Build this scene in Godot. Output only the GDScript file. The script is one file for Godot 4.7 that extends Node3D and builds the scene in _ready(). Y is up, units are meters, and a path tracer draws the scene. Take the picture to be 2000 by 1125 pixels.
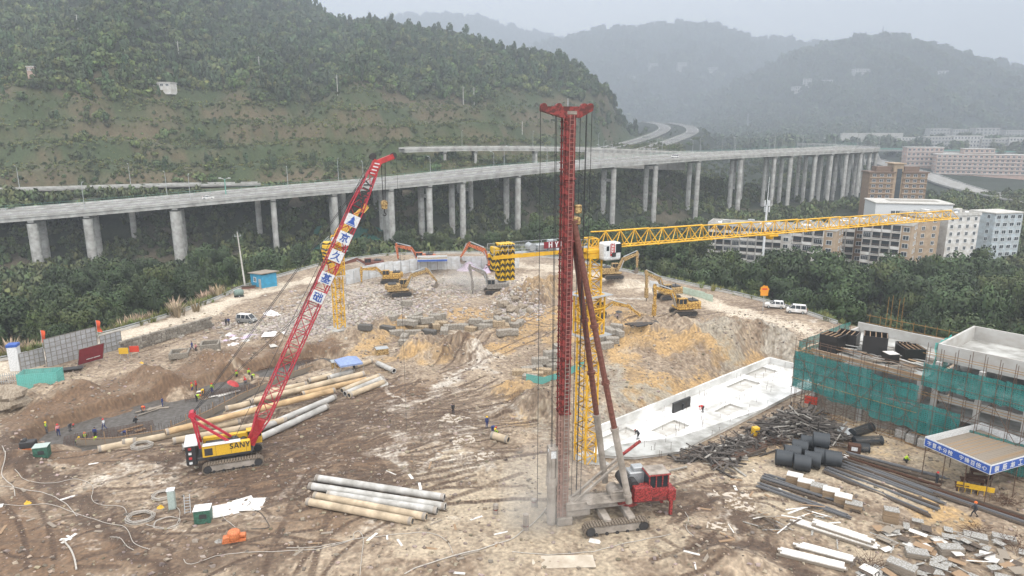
extends Node3D
# A hillside construction site below a motorway viaduct, overcast day. y is up, metres.

var rng := RandomNumberGenerator.new()
var used := {}
var M := {}
var tex := {}

func _ready() -> void:
	rng.seed = 4711
	make_camera()
	make_sky()
	make_textures()
	make_materials()
	make_ground()
	make_hills()
	make_viaduct()
	make_far_roads()
	make_town()
	make_trees()
	make_edge()
	make_pits()
	make_machines()
	make_yard()
	make_scaffold_house()
	make_foreground()
	make_people()
	make_dust()

func make_camera() -> void:
	var c := Camera3D.new()
	c.name = "camera"
	add_child(c)
	c.position = Vector3(0,40,0)
	c.rotation_degrees.x = -13.0
	c.fov = 45.75
	c.near = .5
	c.far = 8000.0
	c.current = true

func make_sky() -> void:
	var pm := ProceduralSkyMaterial.new()
	pm.sky_top_color = Color(.97,.975,.985)
	pm.sky_horizon_color = Color(.89,.90,.92)
	pm.sky_curve = .25
	pm.ground_bottom_color = Color(.42,.42,.41)
	pm.ground_horizon_color = Color(.80,.82,.84)
	pm.sun_angle_max = 1.0
	pm.use_debanding = false
	pm.sky_energy_multiplier = 1.6
	var sky := Sky.new()
	sky.sky_material = pm
	var e := Environment.new()
	e.background_mode = Environment.BG_SKY
	e.sky = sky
	e.tonemap_mode = Environment.TONE_MAPPER_LINEAR
	e.tonemap_exposure = 1.12
	e.sdfgi_enabled = true
	e.ssao_enabled = true
	e.ssil_enabled = true
	e.fog_enabled = true
	e.fog_density = .00028
	e.fog_light_color = Color(.88,.91,.94)
	e.volumetric_fog_enabled = true
	e.volumetric_fog_density = .0
	var w := WorldEnvironment.new()
	w.name = "environment"
	w.environment = e
	add_child(w)
	var s := DirectionalLight3D.new()
	s.name = "sun"
	s.light_color = Color(1.0,.96,.9)
	s.light_energy = .5
	s.light_angular_distance = 11.0
	s.shadow_enabled = true
	s.rotation_degrees = Vector3(-58,28,0)
	add_child(s)

# ---------------------------------------------------------------- helpers
class MB:
	var v := PackedVector3Array()
	var n := PackedVector3Array()
	var c := PackedColorArray()
	var uv := PackedVector2Array()
	var ix := PackedInt32Array()
	var col := Color(1,1,1)
	func quad(a: Vector3,b: Vector3,d: Vector3,e: Vector3,outw: Vector3) -> void:
		var m := (d - a).cross(b - a)
		if m.length_squared() < 1e-12:
			m = (e - a).cross(d - a)
		m = m.normalized()
		var flip := m.dot(outw) < .0
		if flip:
			m = -m
		var i := v.size()
		v.append_array(PackedVector3Array([a,b,d,e]))
		n.append_array(PackedVector3Array([m,m,m,m]))
		c.append_array(PackedColorArray([col,col,col,col]))
		uv.append_array(PackedVector2Array([Vector2(0,1),Vector2(1,1),Vector2(1,0),Vector2(0,0)]))
		if flip:
			ix.append_array(PackedInt32Array([i,i+2,i+1,i,i+3,i+2]))
		else:
			ix.append_array(PackedInt32Array([i,i+1,i+2,i,i+2,i+3]))
	func tri(a: Vector3,b: Vector3,d: Vector3,outw: Vector3) -> void:
		var m := (d - a).cross(b - a).normalized()
		var flip := m.dot(outw) < .0
		if flip:
			m = -m
		var i := v.size()
		v.append_array(PackedVector3Array([a,b,d]))
		n.append_array(PackedVector3Array([m,m,m]))
		c.append_array(PackedColorArray([col,col,col]))
		uv.append_array(PackedVector2Array([Vector2(0,1),Vector2(1,1),Vector2(1,0)]))
		ix.append_array(PackedInt32Array([i,i+2,i+1] if flip else [i,i+1,i+2]))
	func hexa(p: Array) -> void:   # 8 corners: bottom 0-3 round, top 4-7 above them
		var mid := Vector3.ZERO
		for q in p:
			mid += q*.125
		for f in [[0,1,2,3],[4,5,6,7],[0,1,5,4],[1,2,6,5],[2,3,7,6],[3,0,4,7]]:
			quad(p[f[0]],p[f[1]],p[f[2]],p[f[3]],(p[f[0]]+p[f[2]])*.5 - mid)
	func box(at: Vector3,s: Vector3,b := Basis.IDENTITY) -> MB:
		var h := s*.5
		var p := []
		for k in [[-1,-1,-1],[1,-1,-1],[1,-1,1],[-1,-1,1],[-1,1,-1],[1,1,-1],[1,1,1],[-1,1,1]]:
			p.append(at+b*Vector3(k[0]*h.x,k[1]*h.y,k[2]*h.z))
		hexa(p)
		return self
	func cbox(at: Vector3,s: Vector3,ch := .04,b := Basis.IDENTITY) -> MB:   # box with its twelve edges chamfered
		var h := s*.5
		var i := h - Vector3(ch,ch,ch)
		var ax := [Vector3.RIGHT,Vector3.UP,Vector3.BACK]
		for a in 3:
			var u: Vector3 = ax[(a+1) % 3]
			var w: Vector3 = ax[(a+2) % 3]
			for sg in [-1.0,1.0]:
				var o: Vector3 = ax[a]*h[a]*sg
				var iu: Vector3 = u*i[(a+1) % 3]
				var iw: Vector3 = w*i[(a+2) % 3]
				quad(at+b*(o - iu - iw),at+b*(o+iu - iw),at+b*(o+iu+iw),at+b*(o - iu+iw),b*(ax[a]*sg))
				for s2 in [-1.0,1.0]:
					var o2: Vector3 = u*s2*h[(a+1) % 3]
					var p1: Vector3 = o+iu*s2
					var p2: Vector3 = ax[a]*i[a]*sg+o2
					quad(at+b*(p1 - iw),at+b*(p1+iw),at+b*(p2+iw),at+b*(p2 - iw),b*(ax[a]*sg+u*s2))
		for x in [-1.0,1.0]:
			for y in [-1.0,1.0]:
				for z in [-1.0,1.0]:
					tri(at+b*Vector3(x*h.x,y*i.y,z*i.z),at+b*Vector3(x*i.x,y*h.y,z*i.z),at+b*Vector3(x*i.x,y*i.y,z*h.z),b*Vector3(x,y,z))
		return self
	func bar(a: Vector3,b: Vector3,w: float,h := -1.0,up := Vector3.UP) -> MB:
		var d := (b - a)
		var l := d.length()
		if l < 1e-5:
			return self
		d /= l
		if absf(d.dot(up)) > .98:
			up = Vector3.BACK if absf(d.z) < .9 else Vector3.RIGHT
		var x := d.cross(up).normalized()
		var y := x.cross(d).normalized()
		box((a+b)*.5,Vector3(w,h if h > .0 else w,l),Basis(x,y,-d))
		return self
	func tube(a: Vector3,b: Vector3,r0: float,r1 := -1.0,seg := 8,caps := true) -> MB:
		if r1 < .0:
			r1 = r0
		var d := (b - a).normalized()
		var x := d.cross(Vector3.UP if absf(d.y) < .95 else Vector3.RIGHT).normalized()
		var y := x.cross(d)
		var i := v.size()
		var sl := (r0 - r1)/maxf((b - a).length(),1e-5)
		for k in seg+1:
			var t := TAU*k/seg
			var o := x*cos(t)+y*sin(t)
			v.append(a+o*r0)
			v.append(b+o*r1)
			var m := (o+d*sl).normalized()
			n.append(m)
			n.append(m)
			c.append(col)
			c.append(col)
			uv.append(Vector2(float(k)/seg,1))
			uv.append(Vector2(float(k)/seg,0))
		var w := (v[i+2] - v[i]).cross(v[i+1] - v[i]).dot(n[i]) < .0
		for k in seg:
			var p := i+k*2
			if w:
				ix.append_array(PackedInt32Array([p,p+2,p+1,p+2,p+3,p+1]))
			else:
				ix.append_array(PackedInt32Array([p,p+1,p+2,p+2,p+1,p+3]))
		if caps:
			for e in [[a,r0,-d],[b,r1,d]]:
				if e[1] > 1e-4:
					disc(e[0],e[1],x,y,e[2],seg)
		return self
	func disc(at: Vector3,r: float,x: Vector3,y: Vector3,outw: Vector3,seg: int) -> void:
		var i := v.size()
		v.append(at)
		n.append(outw)
		c.append(col)
		uv.append(Vector2(.5,.5))
		for k in seg:
			var t := TAU*k/seg
			v.append(at+(x*cos(t)+y*sin(t))*r)
			n.append(outw)
			c.append(col)
			uv.append(Vector2(.5+.5*cos(t),.5+.5*sin(t)))
		var flip := (v[i+2] - v[i]).cross(v[i+1] - v[i]).dot(outw) < .0
		for k in seg:
			var p := i+1+k
			var q := i+1+(k+1) % seg
			ix.append_array(PackedInt32Array([i,q,p] if flip else [i,p,q]))
	func ring(at: Vector3,ro: float,ri: float,axis: Vector3,seg := 14) -> void:   # flat annulus, pipe end
		var x := axis.cross(Vector3.UP if absf(axis.y) < .95 else Vector3.RIGHT).normalized()
		var y := x.cross(axis)
		for k in seg:
			var t0 := TAU*k/seg
			var t1 := TAU*(k+1)/seg
			var a := x*cos(t0)+y*sin(t0)
			var b := x*cos(t1)+y*sin(t1)
			quad(at+a*ri,at+a*ro,at+b*ro,at+b*ri,axis)
	func path(p: PackedVector3Array,r: float,seg := 5) -> MB:   # a hose or cable
		for k in p.size() - 1:
			tube(p[k],p[k+1],r,r,seg,k == 0 or k == p.size() - 2)
		return self
	func prism(poly: PackedVector2Array,d: float,xf := Transform3D.IDENTITY) -> MB:   # polygon in xy, thickness d along z, centred
		var t := Geometry2D.triangulate_polygon(poly)
		for s in [-.5,.5]:
			for k in range(0,t.size(),3):
				tri(xf*_p(poly[t[k]],d*s),xf*_p(poly[t[k+1]],d*s),xf*_p(poly[t[k+2]],d*s),xf.basis*Vector3(0,0,s))
		var cw := Geometry2D.is_polygon_clockwise(poly)
		for k in poly.size():
			var a := poly[k]
			var b := poly[(k+1) % poly.size()]
			var o := Vector3(b.y - a.y,a.x - b.x,0)*(-1.0 if cw else 1.0)
			quad(xf*_p(a,-d*.5),xf*_p(b,-d*.5),xf*_p(b,d*.5),xf*_p(a,d*.5),xf.basis*o)
		return self
	func _p(a: Vector2,z: float) -> Vector3:
		return Vector3(a.x,a.y,z)
	func lathe(prof: PackedVector2Array,seg := 12,xf := Transform3D.IDENTITY) -> MB:   # (radius, height) upwards, smooth
		var i := v.size()
		for j in prof.size():
			var t := prof[mini(j+1,prof.size() - 1)] - prof[maxi(j - 1,0)]
			var m := Vector2(t.y,-t.x).normalized()
			for k in seg+1:
				var a := TAU*k/seg
				v.append(xf*Vector3(prof[j].x*cos(a),prof[j].y,prof[j].x*sin(a)))
				n.append((xf.basis*Vector3(m.x*cos(a),m.y,m.x*sin(a))).normalized())
				c.append(col)
				uv.append(Vector2(float(k)/seg,float(j)/prof.size()))
		for j in prof.size() - 1:
			for k in seg:
				var p := i+j*(seg+1)+k
				var q := p+seg+1
				var g := n[p]+n[q+1]
				if (v[q+1] - v[p]).cross(v[p+1] - v[p]).dot(g)+(v[q] - v[p]).cross(v[q+1] - v[p]).dot(g) < .0:
					ix.append_array(PackedInt32Array([p,q,p+1,p+1,q,q+1]))
				else:
					ix.append_array(PackedInt32Array([p,p+1,q,p+1,q+1,q]))
		return self
	func mesh(m: Material = null) -> ArrayMesh:
		var am := ArrayMesh.new()
		into(am,m)
		return am
	func into(am: ArrayMesh,m: Material = null) -> ArrayMesh:
		if v.is_empty():
			return am
		var a := []
		a.resize(Mesh.ARRAY_MAX)
		a[Mesh.ARRAY_VERTEX] = v
		a[Mesh.ARRAY_NORMAL] = n
		a[Mesh.ARRAY_COLOR] = c
		a[Mesh.ARRAY_TEX_UV] = uv
		a[Mesh.ARRAY_INDEX] = ix
		am.add_surface_from_arrays(Mesh.PRIMITIVE_TRIANGLES,a)
		if m:
			am.surface_set_material(am.get_surface_count() - 1,m)
		return am

func mb(col := Color(1,1,1)) -> MB:
	var b := MB.new()
	b.col = col
	return b

func numbered(called: String) -> String:
	var k: int = used.get(called,0)
	used[called] = k+1
	return called if k == 0 else "%s_%03d" % [called,k]

func tag(o: Node3D,label: String,category: String,group := "",kind := "") -> Node3D:
	if label != "":
		o.set_meta("label",label)
	if category != "":
		o.set_meta("category",category)
	if group != "":
		o.set_meta("group",group)
	if kind != "":
		o.set_meta("kind",kind)
	return o

func thing(called: String,label: String,category: String,at := Vector3.ZERO,turn := .0,group := "") -> Node3D:
	var o := Node3D.new()
	o.name = numbered(called)
	add_child(o)
	o.position = at
	o.rotation.y = turn
	return tag(o,label,category,group)

func part(parent: Node3D,called: String,m: Mesh,mat: Material = null,xf := Transform3D.IDENTITY) -> MeshInstance3D:
	var o := MeshInstance3D.new()
	o.name = called
	o.mesh = m
	if mat:
		o.material_override = mat
	parent.add_child(o,true)
	o.transform = xf
	return o

func solo(called: String,label: String,category: String,m: Mesh,mat: Material,at := Vector3.ZERO,turn := .0,group := "") -> MeshInstance3D:
	var o := MeshInstance3D.new()
	o.name = numbered(called)
	o.mesh = m
	if mat:
		o.material_override = mat
	add_child(o)
	o.position = at
	o.rotation.y = turn
	tag(o,label,category,group)
	return o

func structure(called: String,m: Mesh,mat: Material = null) -> MeshInstance3D:
	var o := MeshInstance3D.new()
	o.name = called
	o.mesh = m
	if mat:
		o.material_override = mat
	add_child(o)
	o.set_meta("kind","structure")
	return o

func stuff(called: String,label: String,m: Mesh,mat: Material,places: Array,tints: Array = [],parent: Node3D = null) -> MultiMeshInstance3D:
	var mm := MultiMesh.new()
	mm.transform_format = MultiMesh.TRANSFORM_3D
	mm.use_colors = tints.size() > 0
	mm.mesh = m
	mm.instance_count = places.size()
	for i in places.size():
		mm.set_instance_transform(i,places[i])
		if tints.size() > 0:
			mm.set_instance_color(i,tints[i])
	var o := MultiMeshInstance3D.new()
	o.name = numbered(called) if parent == null else called
	o.multimesh = mm
	if mat:
		o.material_override = mat
	if parent:
		parent.add_child(o,true)
	else:
		add_child(o)
		o.set_meta("label",label)
		o.set_meta("category",called.replace("_"," "))
	o.set_meta("kind","stuff")
	return o

func xf_to(a: Vector3,b: Vector3,w := 1.0,up := Vector3.UP) -> Transform3D:   # unit mesh along +y from 0 to 1 laid from a to b, scaled w across
	var d := b - a
	var l := d.length()
	d /= l
	if absf(d.dot(up)) > .98:
		up = Vector3.RIGHT
	var x := up.cross(d).normalized()
	return Transform3D(Basis(x*w,d*l,x.cross(d)*w),a)

func yaw(deg: float) -> Basis:
	return Basis(Vector3.UP,deg_to_rad(deg))

func pl(x: float,p: Array) -> float:   # piecewise linear through Vector2(x, value)
	if x <= p[0].x:
		return p[0].y
	for i in range(1,p.size()):
		if x < p[i].x:
			return lerpf(p[i - 1].y,p[i].y,(x - p[i - 1].x)/(p[i].x - p[i - 1].x))
	return p[-1].y

func rr(a: float,b: float) -> float:
	return rng.randf_range(a,b)

# ---------------------------------------------------------------- textures and materials
func noise_tex(called: String,freq: float,octaves: int,lo: Color,hi: Color,seed_: int,size := 512,kind := FastNoiseLite.TYPE_SIMPLEX_SMOOTH,mid := -1.0) -> void:
	var f := FastNoiseLite.new()
	f.noise_type = kind
	f.seed = seed_
	f.frequency = freq
	f.fractal_octaves = octaves
	f.fractal_gain = .6
	var im := f.get_seamless_image(size,size)
	im.convert(Image.FORMAT_L8)
	var d := im.get_data()
	var out := PackedByteArray()
	out.resize(size*size*3)
	for i in size*size:
		var t := d[i]/255.0
		if mid >= .0:
			t = smoothstep(mid - .12,mid+.12,t)
		out[i*3] = mini(255,int(lerpf(lo.r,hi.r,t)*255.0))
		out[i*3+1] = mini(255,int(lerpf(lo.g,hi.g,t)*255.0))
		out[i*3+2] = mini(255,int(lerpf(lo.b,hi.b,t)*255.0))
	tex[called] = ImageTexture.create_from_image(Image.create_from_data(size,size,false,Image.FORMAT_RGB8,out))

func make_textures() -> void:
	noise_tex("grain",.03,5,Color(.72,.72,.72),Color(1,1,1),3,256)
	noise_tex("dirt",.016,6,Color(.62,.57,.50),Color(1.08,1.08,1.08),8,256)
	noise_tex("dust",.010,6,Color(.80,.77,.73),Color(1.0,1.0,1.0),21,256)
	noise_tex("mud",.02,6,Color(.58,.52,.45),Color(1.05,1.05,1.05),66,256,FastNoiseLite.TYPE_SIMPLEX_SMOOTH,.5)
	noise_tex("stain",.008,6,Color(.70,.69,.67),Color(1.1,1.1,1.1),61,256)
	noise_tex("rust",.02,6,Color(.60,.48,.38),Color(1,1,1),15,256)
	noise_tex("speck",.16,3,Color(.7,.68,.65),Color(1,1,1),31,256)
	noise_tex("leafy",.05,4,Color(.45,.5,.45),Color(1,1,1),41,256)
	noise_tex("bumps",.06,5,Color(0,0,0),Color(1,1,1),51,256)

# name, linear base colour, roughness, metallic, grain texture, metres per repeat
func mt(called: String,r: float,g: float,b: float,rough := .8,metal := .0,grain := "grain",rep := 3.0) -> StandardMaterial3D:
	var m := StandardMaterial3D.new()
	m.resource_name = called
	m.albedo_color = Color(r,g,b).linear_to_srgb()
	m.roughness = rough
	m.metallic = metal
	if grain != "":
		m.albedo_texture = tex[grain]
		m.uv1_triplanar = true
		m.uv1_world_triplanar = true
		m.uv1_scale = Vector3.ONE/rep
	M[called] = m
	return m

func make_materials() -> void:
	mt("concrete",.38,.38,.365,.9,.0,"stain",9.0)
	mt("concrete_deck",.30,.30,.295,.9,.0,"dust",14.0)
	mt("concrete_pale",.50,.50,.485,.9,.0,"dust",5.0)
	mt("concrete_white",.70,.70,.69,.95,.0,"stain",13.0)
	mt("concrete_wet",.085,.078,.072,.6,.0,"dirt",4.0)
	mt("asphalt",.19,.19,.19,.9,.0,"dust",9.0)
	mt("road_dust",.50,.45,.38,.95,.0,"dust",7.0)
	mt("white_paint",.75,.75,.74,.5,.0,"grain",2.0)
	mt("crane_yellow",.72,.42,.025,.45,.0,"dust",3.0)
	mt("machine_yellow",.50,.31,.07,.7,.0,"mud",2.4)
	mt("machine_ochre",.40,.28,.12,.8,.0,"mud",2.0)
	mt("machine_orange",.50,.14,.05,.7,.0,"mud",2.4)
	mt("machine_grey",.25,.24,.23,.7,.0,"dirt",2.0)
	mt("crane_red",.42,.022,.045,.45,.0,"dust",3.0)
	mt("bright_red",.42,.028,.03,.55,.0,"stain",2.0)
	mt("mast_red",.20,.026,.022,.6,.0,"mud",4.0)
	mt("rig_red",.31,.032,.03,.7,.0,"mud",1.6)
	mt("mast_dusty",.25,.15,.12,.85,.0,"stain",3.0)
	mt("stay_brown",.19,.075,.055,.7,.0,"rust",2.0)
	mt("dusty_steel",.30,.265,.23,.9,.0,"stain",4.0)
	mt("dark_steel",.045,.045,.048,.6,.3,"dust",1.5)
	mt("track_steel",.20,.17,.14,.85,.1,"dirt",1.0)
	mt("cable",.03,.03,.032,.6,.2,"",1.0)
	mt("black_paint",.022,.022,.024,.5,.0,"dust",2.0)
	mt("stripe_black",.02,.02,.02,.5,.0,"",1.0)
	mt("cab_white",.72,.73,.73,.4,.0,"grain",2.0)
	mt("glass_dark",.02,.025,.03,.12,.0,"",1.0)
	mt("pile_grey",.44,.43,.41,.9,.0,"stain",5.0)
	mt("pile_tan",.47,.38,.27,.9,.0,"stain",5.0)
	mt("pile_ochre",.48,.33,.18,.9,.0,"stain",5.0)
	mt("pile_bore",.09,.085,.08,.95,.0,"",1.0)  # shade inside the hollow pile ends, put into a dark colour
	mt("block_grey",.30,.285,.26,.95,.0,"dirt",1.7)
	mt("block_tan",.38,.31,.22,.95,.0,"dirt",1.7)
	mt("block_dark",.10,.095,.09,.95,.0,"dust",1.5)
	mt("stone_wall",.20,.185,.165,.95,.0,"dirt",1.2)
	mt("stone_wall_b",.25,.235,.21,.95,.0,"dirt",1.2)
	mt("mortar",.12,.11,.10,.95,.0,"dust",1.0)
	mt("hoarding",.60,.63,.66,.5,.0,"dust",4.0)
	mt("gate_grey",.36,.38,.40,.55,.1,"dust",3.0)
	mt("red_panel",.22,.018,.028,.7,.0,"dust",1.5)
	mt("sign_red",.62,.05,.02,.5,.0,"grain",1.0)
	mt("sign_yellow",.72,.43,.02,.5,.0,"grain",1.0)
	mt("sign_orange",.75,.30,.01,.5,.0,"grain",1.0)
	mt("flag_orange",.66,.09,.025,.85,.0,"grain",.6)
	mt("blue_paint",.03,.29,.50,.6,.0,"dust",3.0)
	mt("banner_blue",.03,.10,.40,.5,.0,"grain",2.0)
	mt("tent_blue",.22,.30,.52,.8,.0,"dust",1.5)
	mt("netting",.035,.27,.24,.85,.0,"grain",2.0)
	mt("fence_teal",.14,.42,.37,.85,.0,"grain",2.0)
	mt("scaffold_tube",.17,.12,.09,.7,.3,"rust",1.0)
	mt("scaffold_yellow",.40,.26,.08,.7,.1,"rust",1.0)
	mt("rebar",.15,.155,.168,.65,.2,"speck",.7)
	mt("rebar_pale",.13,.115,.10,.8,.2,"rust",.8)
	mt("rebar_rust",.11,.055,.032,.85,.2,"rust",.8)
	mt("rebar_scrap",.075,.065,.06,.8,.2,"rust",1.0)
	mt("coil_wire",.05,.058,.068,.55,.4,"speck",.6)
	mt("ply_white",.66,.655,.64,.6,.0,"dust",1.4)
	mt("ply_edge",.33,.24,.155,.9,.0,"speck",.5)
	mt("ply_grey",.33,.335,.335,.7,.0,"dirt",1.0)
	mt("ply_black",.014,.013,.013,.45,.0,"dust",2.0)
	mt("timber",.34,.23,.14,.9,.0,"speck",.8)
	mt("timber_grey",.29,.25,.205,.95,.0,"speck",.8)
	mt("green_box",.035,.13,.095,.6,.0,"dirt",1.5)
	mt("cabinet_grey",.42,.50,.46,.5,.0,"grain",1.0)
	mt("orange_paint",.60,.19,.07,.6,.0,"dirt",1.0)
	mt("hose",.44,.42,.39,.7,.0,"dust",.8)
	mt("rubber",.018,.018,.018,.8,.0,"dust",.8)
	mt("silver_paint",.30,.31,.31,.35,.4,"dust",2.0)
	mt("car_white",.70,.71,.72,.3,.0,"dust",3.0)
	mt("tail_red",.35,.01,.01,.3,.0,"",1.0)
	mt("lamp_clear",.6,.6,.58,.2,.0,"",1.0)
	mt("plastic_white",.70,.69,.72,.7,.0,"dust",.8)
	mt("plastic_violet",.50,.42,.56,.7,.0,"dust",.8)
	mt("galvanised",.45,.47,.48,.5,.3,"grain",1.0)
	mt("bark",.07,.055,.04,.95,.0,"speck",.6)
	mt("rock",.31,.27,.22,.95,.0,"dirt",1.3)
	mt("rock_pale",.47,.42,.37,.95,.0,"dirt",.9)
	mt("wall_beige",.40,.31,.22,.9,.0,"dust",7.0)
	mt("wall_white",.60,.60,.59,.9,.0,"dust",7.0)
	mt("wall_pink",.52,.38,.33,.9,.0,"dust",9.0)
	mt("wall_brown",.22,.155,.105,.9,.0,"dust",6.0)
	mt("wall_blue",.40,.46,.50,.9,.0,"dust",7.0)
	mt("wall_grey",.42,.42,.41,.9,.0,"dust",7.0)
	mt("roof_grey",.34,.335,.32,.95,.0,"dirt",4.0)
	mt("window_dark",.035,.045,.052,.15,.0,"",1.0)
	mt("window_frame",.55,.56,.56,.5,.0,"",1.0)
	mt("brown_frame",.12,.075,.05,.6,.0,"",1.0)
	mt("rail_green",.10,.25,.20,.6,.0,"",1.0)
	var vc := mt("tinted",1,1,1,.85,.0,"grain",.7)
	vc.vertex_color_use_as_albedo = true
	var lf := mt("leaf",1,1,1,.75,.0,"",1.0)
	lf.vertex_color_use_as_albedo = true
	lf.backlight_enabled = true
	lf.backlight = Color(.35,.4,.2)
	for k in 5:
		var tone: Array = [[1.0,1.0,1.0],[.75,.85,.8],[1.25,1.2,.9],[.95,1.1,1.0],[1.35,1.15,.95]][k]
		var l: StandardMaterial3D = lf.duplicate()
		l.resource_name = "leaf_tone_%d" % k
		l.albedo_color = Color(minf(1.0,tone[0]*.64),minf(1.0,tone[1]*.62),tone[2]*.62).linear_to_srgb()
		M["leaf%d" % k] = l
	var cc := mt("copy_tint",1,1,1,.95,.0,"dust",1.1)
	cc.vertex_color_use_as_albedo = true

# ---------------------------------------------------------------- the site: one relief sheet, painted by soil kind
const SX0 := -125.0
const SX1 := 115.0
const SZ0 := -240.0
const SZ1 := -40.0
const CELL := .5
const GW := 481
const GH := 401
const TW := 1536
const TH := 1280
const MW := 768
const MH := 640
var hs := PackedFloat32Array()
var EDGE: Array = [Vector2(-91.6,-116.1),Vector2(-86.6,-125.4),Vector2(-79.9,-136.6),Vector2(-73,-157.3),Vector2(-70.8,-173.6),Vector2(-64.4,-191.2),Vector2(-55.8,-209.1),Vector2(-40.5,-221.6),Vector2(-17.2,-225.5),Vector2(0,-222.6),Vector2(17.9,-213.4),Vector2(36.6,-191.2),Vector2(47.7,-177.2),Vector2(57.3,-165),Vector2(65.4,-150.7),Vector2(69.6,-139.6)]+[Vector2(88,-128),Vector2(120,-112),Vector2(150,-60),Vector2(150,60),Vector2(-170,60),Vector2(-170,-60),Vector2(-120,-95)]
var edge_grid := PackedFloat32Array()
var PIT_LEFT: Array = [Vector2(-64.9,-83.9),Vector2(-65.8,-89.8),Vector2(-61.3,-95.7),Vector2(-54.5,-103.7),Vector2(-44.1,-116.3),Vector2(-36.7,-122.8),Vector2(-31.5,-120.4),Vector2(-32.6,-114.7),Vector2(-37.5,-107.5),Vector2(-41.8,-98.7),Vector2(-44.2,-91.6),Vector2(-46.9,-85.1),Vector2(-52.4,-82.7),Vector2(-58.2,-82.4)]
var PIT_SLAB: Array = [Vector2(10.2,-81.7),Vector2(12,-90.2),Vector2(24.2,-100.9),Vector2(48.1,-121.9),Vector2(55.3,-116.5),Vector2(52.9,-107),Vector2(44.5,-102.2),Vector2(32.6,-91.8),Vector2(22.3,-82.7),Vector2(15.9,-81)]
var SLAB: Array = [Vector2(10.7,-82.7),Vector2(12.4,-90.1),Vector2(24,-99.9),Vector2(47.6,-120.1),Vector2(53.3,-113.9),Vector2(51.5,-107.7),Vector2(44.5,-103),Vector2(33,-92.8),Vector2(22.2,-83.7),Vector2(16.1,-82.1)]

func poly_dist(p: Vector2,poly: Array) -> float:   # negative inside
	var best := 1e9
	var inside := false
	var j := poly.size() - 1
	for i in poly.size():
		var a: Vector2 = poly[i]
		var b: Vector2 = poly[j]
		if (a.y > p.y) != (b.y > p.y) and p.x < (b.x - a.x)*(p.y - a.y)/(b.y - a.y)+a.x:
			inside = not inside
		best = minf(best,p.distance_squared_to(Geometry2D.get_closest_point_to_segment(p,a,b)))
		j = i
	return -sqrt(best) if inside else sqrt(best)

func edge_d(x: float,z: float) -> float:   # distance outside the plateau's rim, negative on the plateau
	var u := clampf((x+320.0)/4.0,.0,158.9)
	var w := clampf((z+400.0)/4.0,.0,108.9)
	var i := int(u)
	var j := int(w)
	var k := j*160+i
	return lerpf(lerpf(edge_grid[k],edge_grid[k+1],u - i),lerpf(edge_grid[k+160],edge_grid[k+161],u - i),w - j)

func gh(x: float,z: float) -> float:   # height of the built site
	if x <= SX0 or x >= SX1 - CELL or z <= SZ0 or z >= SZ1 - CELL:
		return .0
	var u := (x - SX0)/CELL
	var w := (z - SZ0)/CELL
	var i := int(u)
	var j := int(w)
	var k := j*GW+i
	return lerpf(lerpf(hs[k],hs[k+1],u - i),lerpf(hs[k+GW],hs[k+GW+1],u - i),w - j)

func on(p: Vector3,up := .0) -> Vector3:
	return Vector3(p.x,gh(p.x,p.z)+up,p.z)

func dig(poly: Array,floor_y: float,bank: float) -> void:
	var lo := Vector2(1e9,1e9)
	var hi := -lo
	for p in poly:
		lo = lo.min(p)
		hi = hi.max(p)
	for j in range(maxi(0,int((lo.y - SZ0 - bank)/CELL)),mini(GH,int((hi.y - SZ0+bank)/CELL)+2)):
		for i in range(maxi(0,int((lo.x - SX0 - bank)/CELL)),mini(GW,int((hi.x - SX0+bank)/CELL)+2)):
			var d := poly_dist(Vector2(SX0+i*CELL,SZ0+j*CELL),poly)
			if d < bank:
				hs[j*GW+i] = lerpf(floor_y,hs[j*GW+i],smoothstep(.0,1.0,clampf(d/bank,.0,1.0)))

func mound(at: Vector2,rx: float,rz: float,turn: float,h: float,rough := .35) -> void:
	var f := FastNoiseLite.new()
	f.frequency = .22
	f.fractal_octaves = 4
	f.seed = int(at.x*7.0)
	var r := maxf(rx,rz)*1.2
	for j in range(maxi(0,int((at.y - r - SZ0)/CELL)),mini(GH,int((at.y+r - SZ0)/CELL)+1)):
		for i in range(maxi(0,int((at.x - r - SX0)/CELL)),mini(GW,int((at.x+r - SX0)/CELL)+1)):
			var p := Vector2(SX0+i*CELL,SZ0+j*CELL)
			var q := (p - at).rotated(-deg_to_rad(turn))
			var d := Vector2(q.x/rx,q.y/rz).length()+f.get_noise_2dv(p*.5)*rough
			if d < 1.0:
				var s := 1.0 - d
				hs[j*GW+i] += h*(s*s*(3.0 - 2.0*s))*(1.0+f.get_noise_2dv(p*2.0)*rough)

var masks := {}
func blob(kind: String,pts: Array,width: float,strength := 1.0) -> void:   # soft stroke of a soil kind, width in metres
	if not masks.has(kind):
		var b := PackedByteArray()
		b.resize(MW*MH)
		masks[kind] = b
	var m: PackedByteArray = masks[kind]
	var px := (SX1 - SX0)/MW
	if pts.size() == 1:
		pts = [pts[0],pts[0]+Vector2(.05,0)]
	for s in pts.size() - 1:
		var a: Vector2 = pts[s]
		var e: Vector2 = pts[s+1]
		var lo := a.min(e) - Vector2(width,width)
		var hi := a.max(e)+Vector2(width,width)
		for j in range(maxi(0,int((lo.y - SZ0)/px)),mini(MH,int((hi.y - SZ0)/px)+1)):
			for i in range(maxi(0,int((lo.x - SX0)/px)),mini(MW,int((hi.x - SX0)/px)+1)):
				var p := Vector2(SX0+i*px,SZ0+j*px)
				var d := p.distance_to(Geometry2D.get_closest_point_to_segment(p,a,e))/width
				if d < 1.0:
					var val := int((1.0 - d*d)*strength*255.0)
					var k := j*MW+i
					if val > m[k]:
						m[k] = val
	masks[kind] = m

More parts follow.
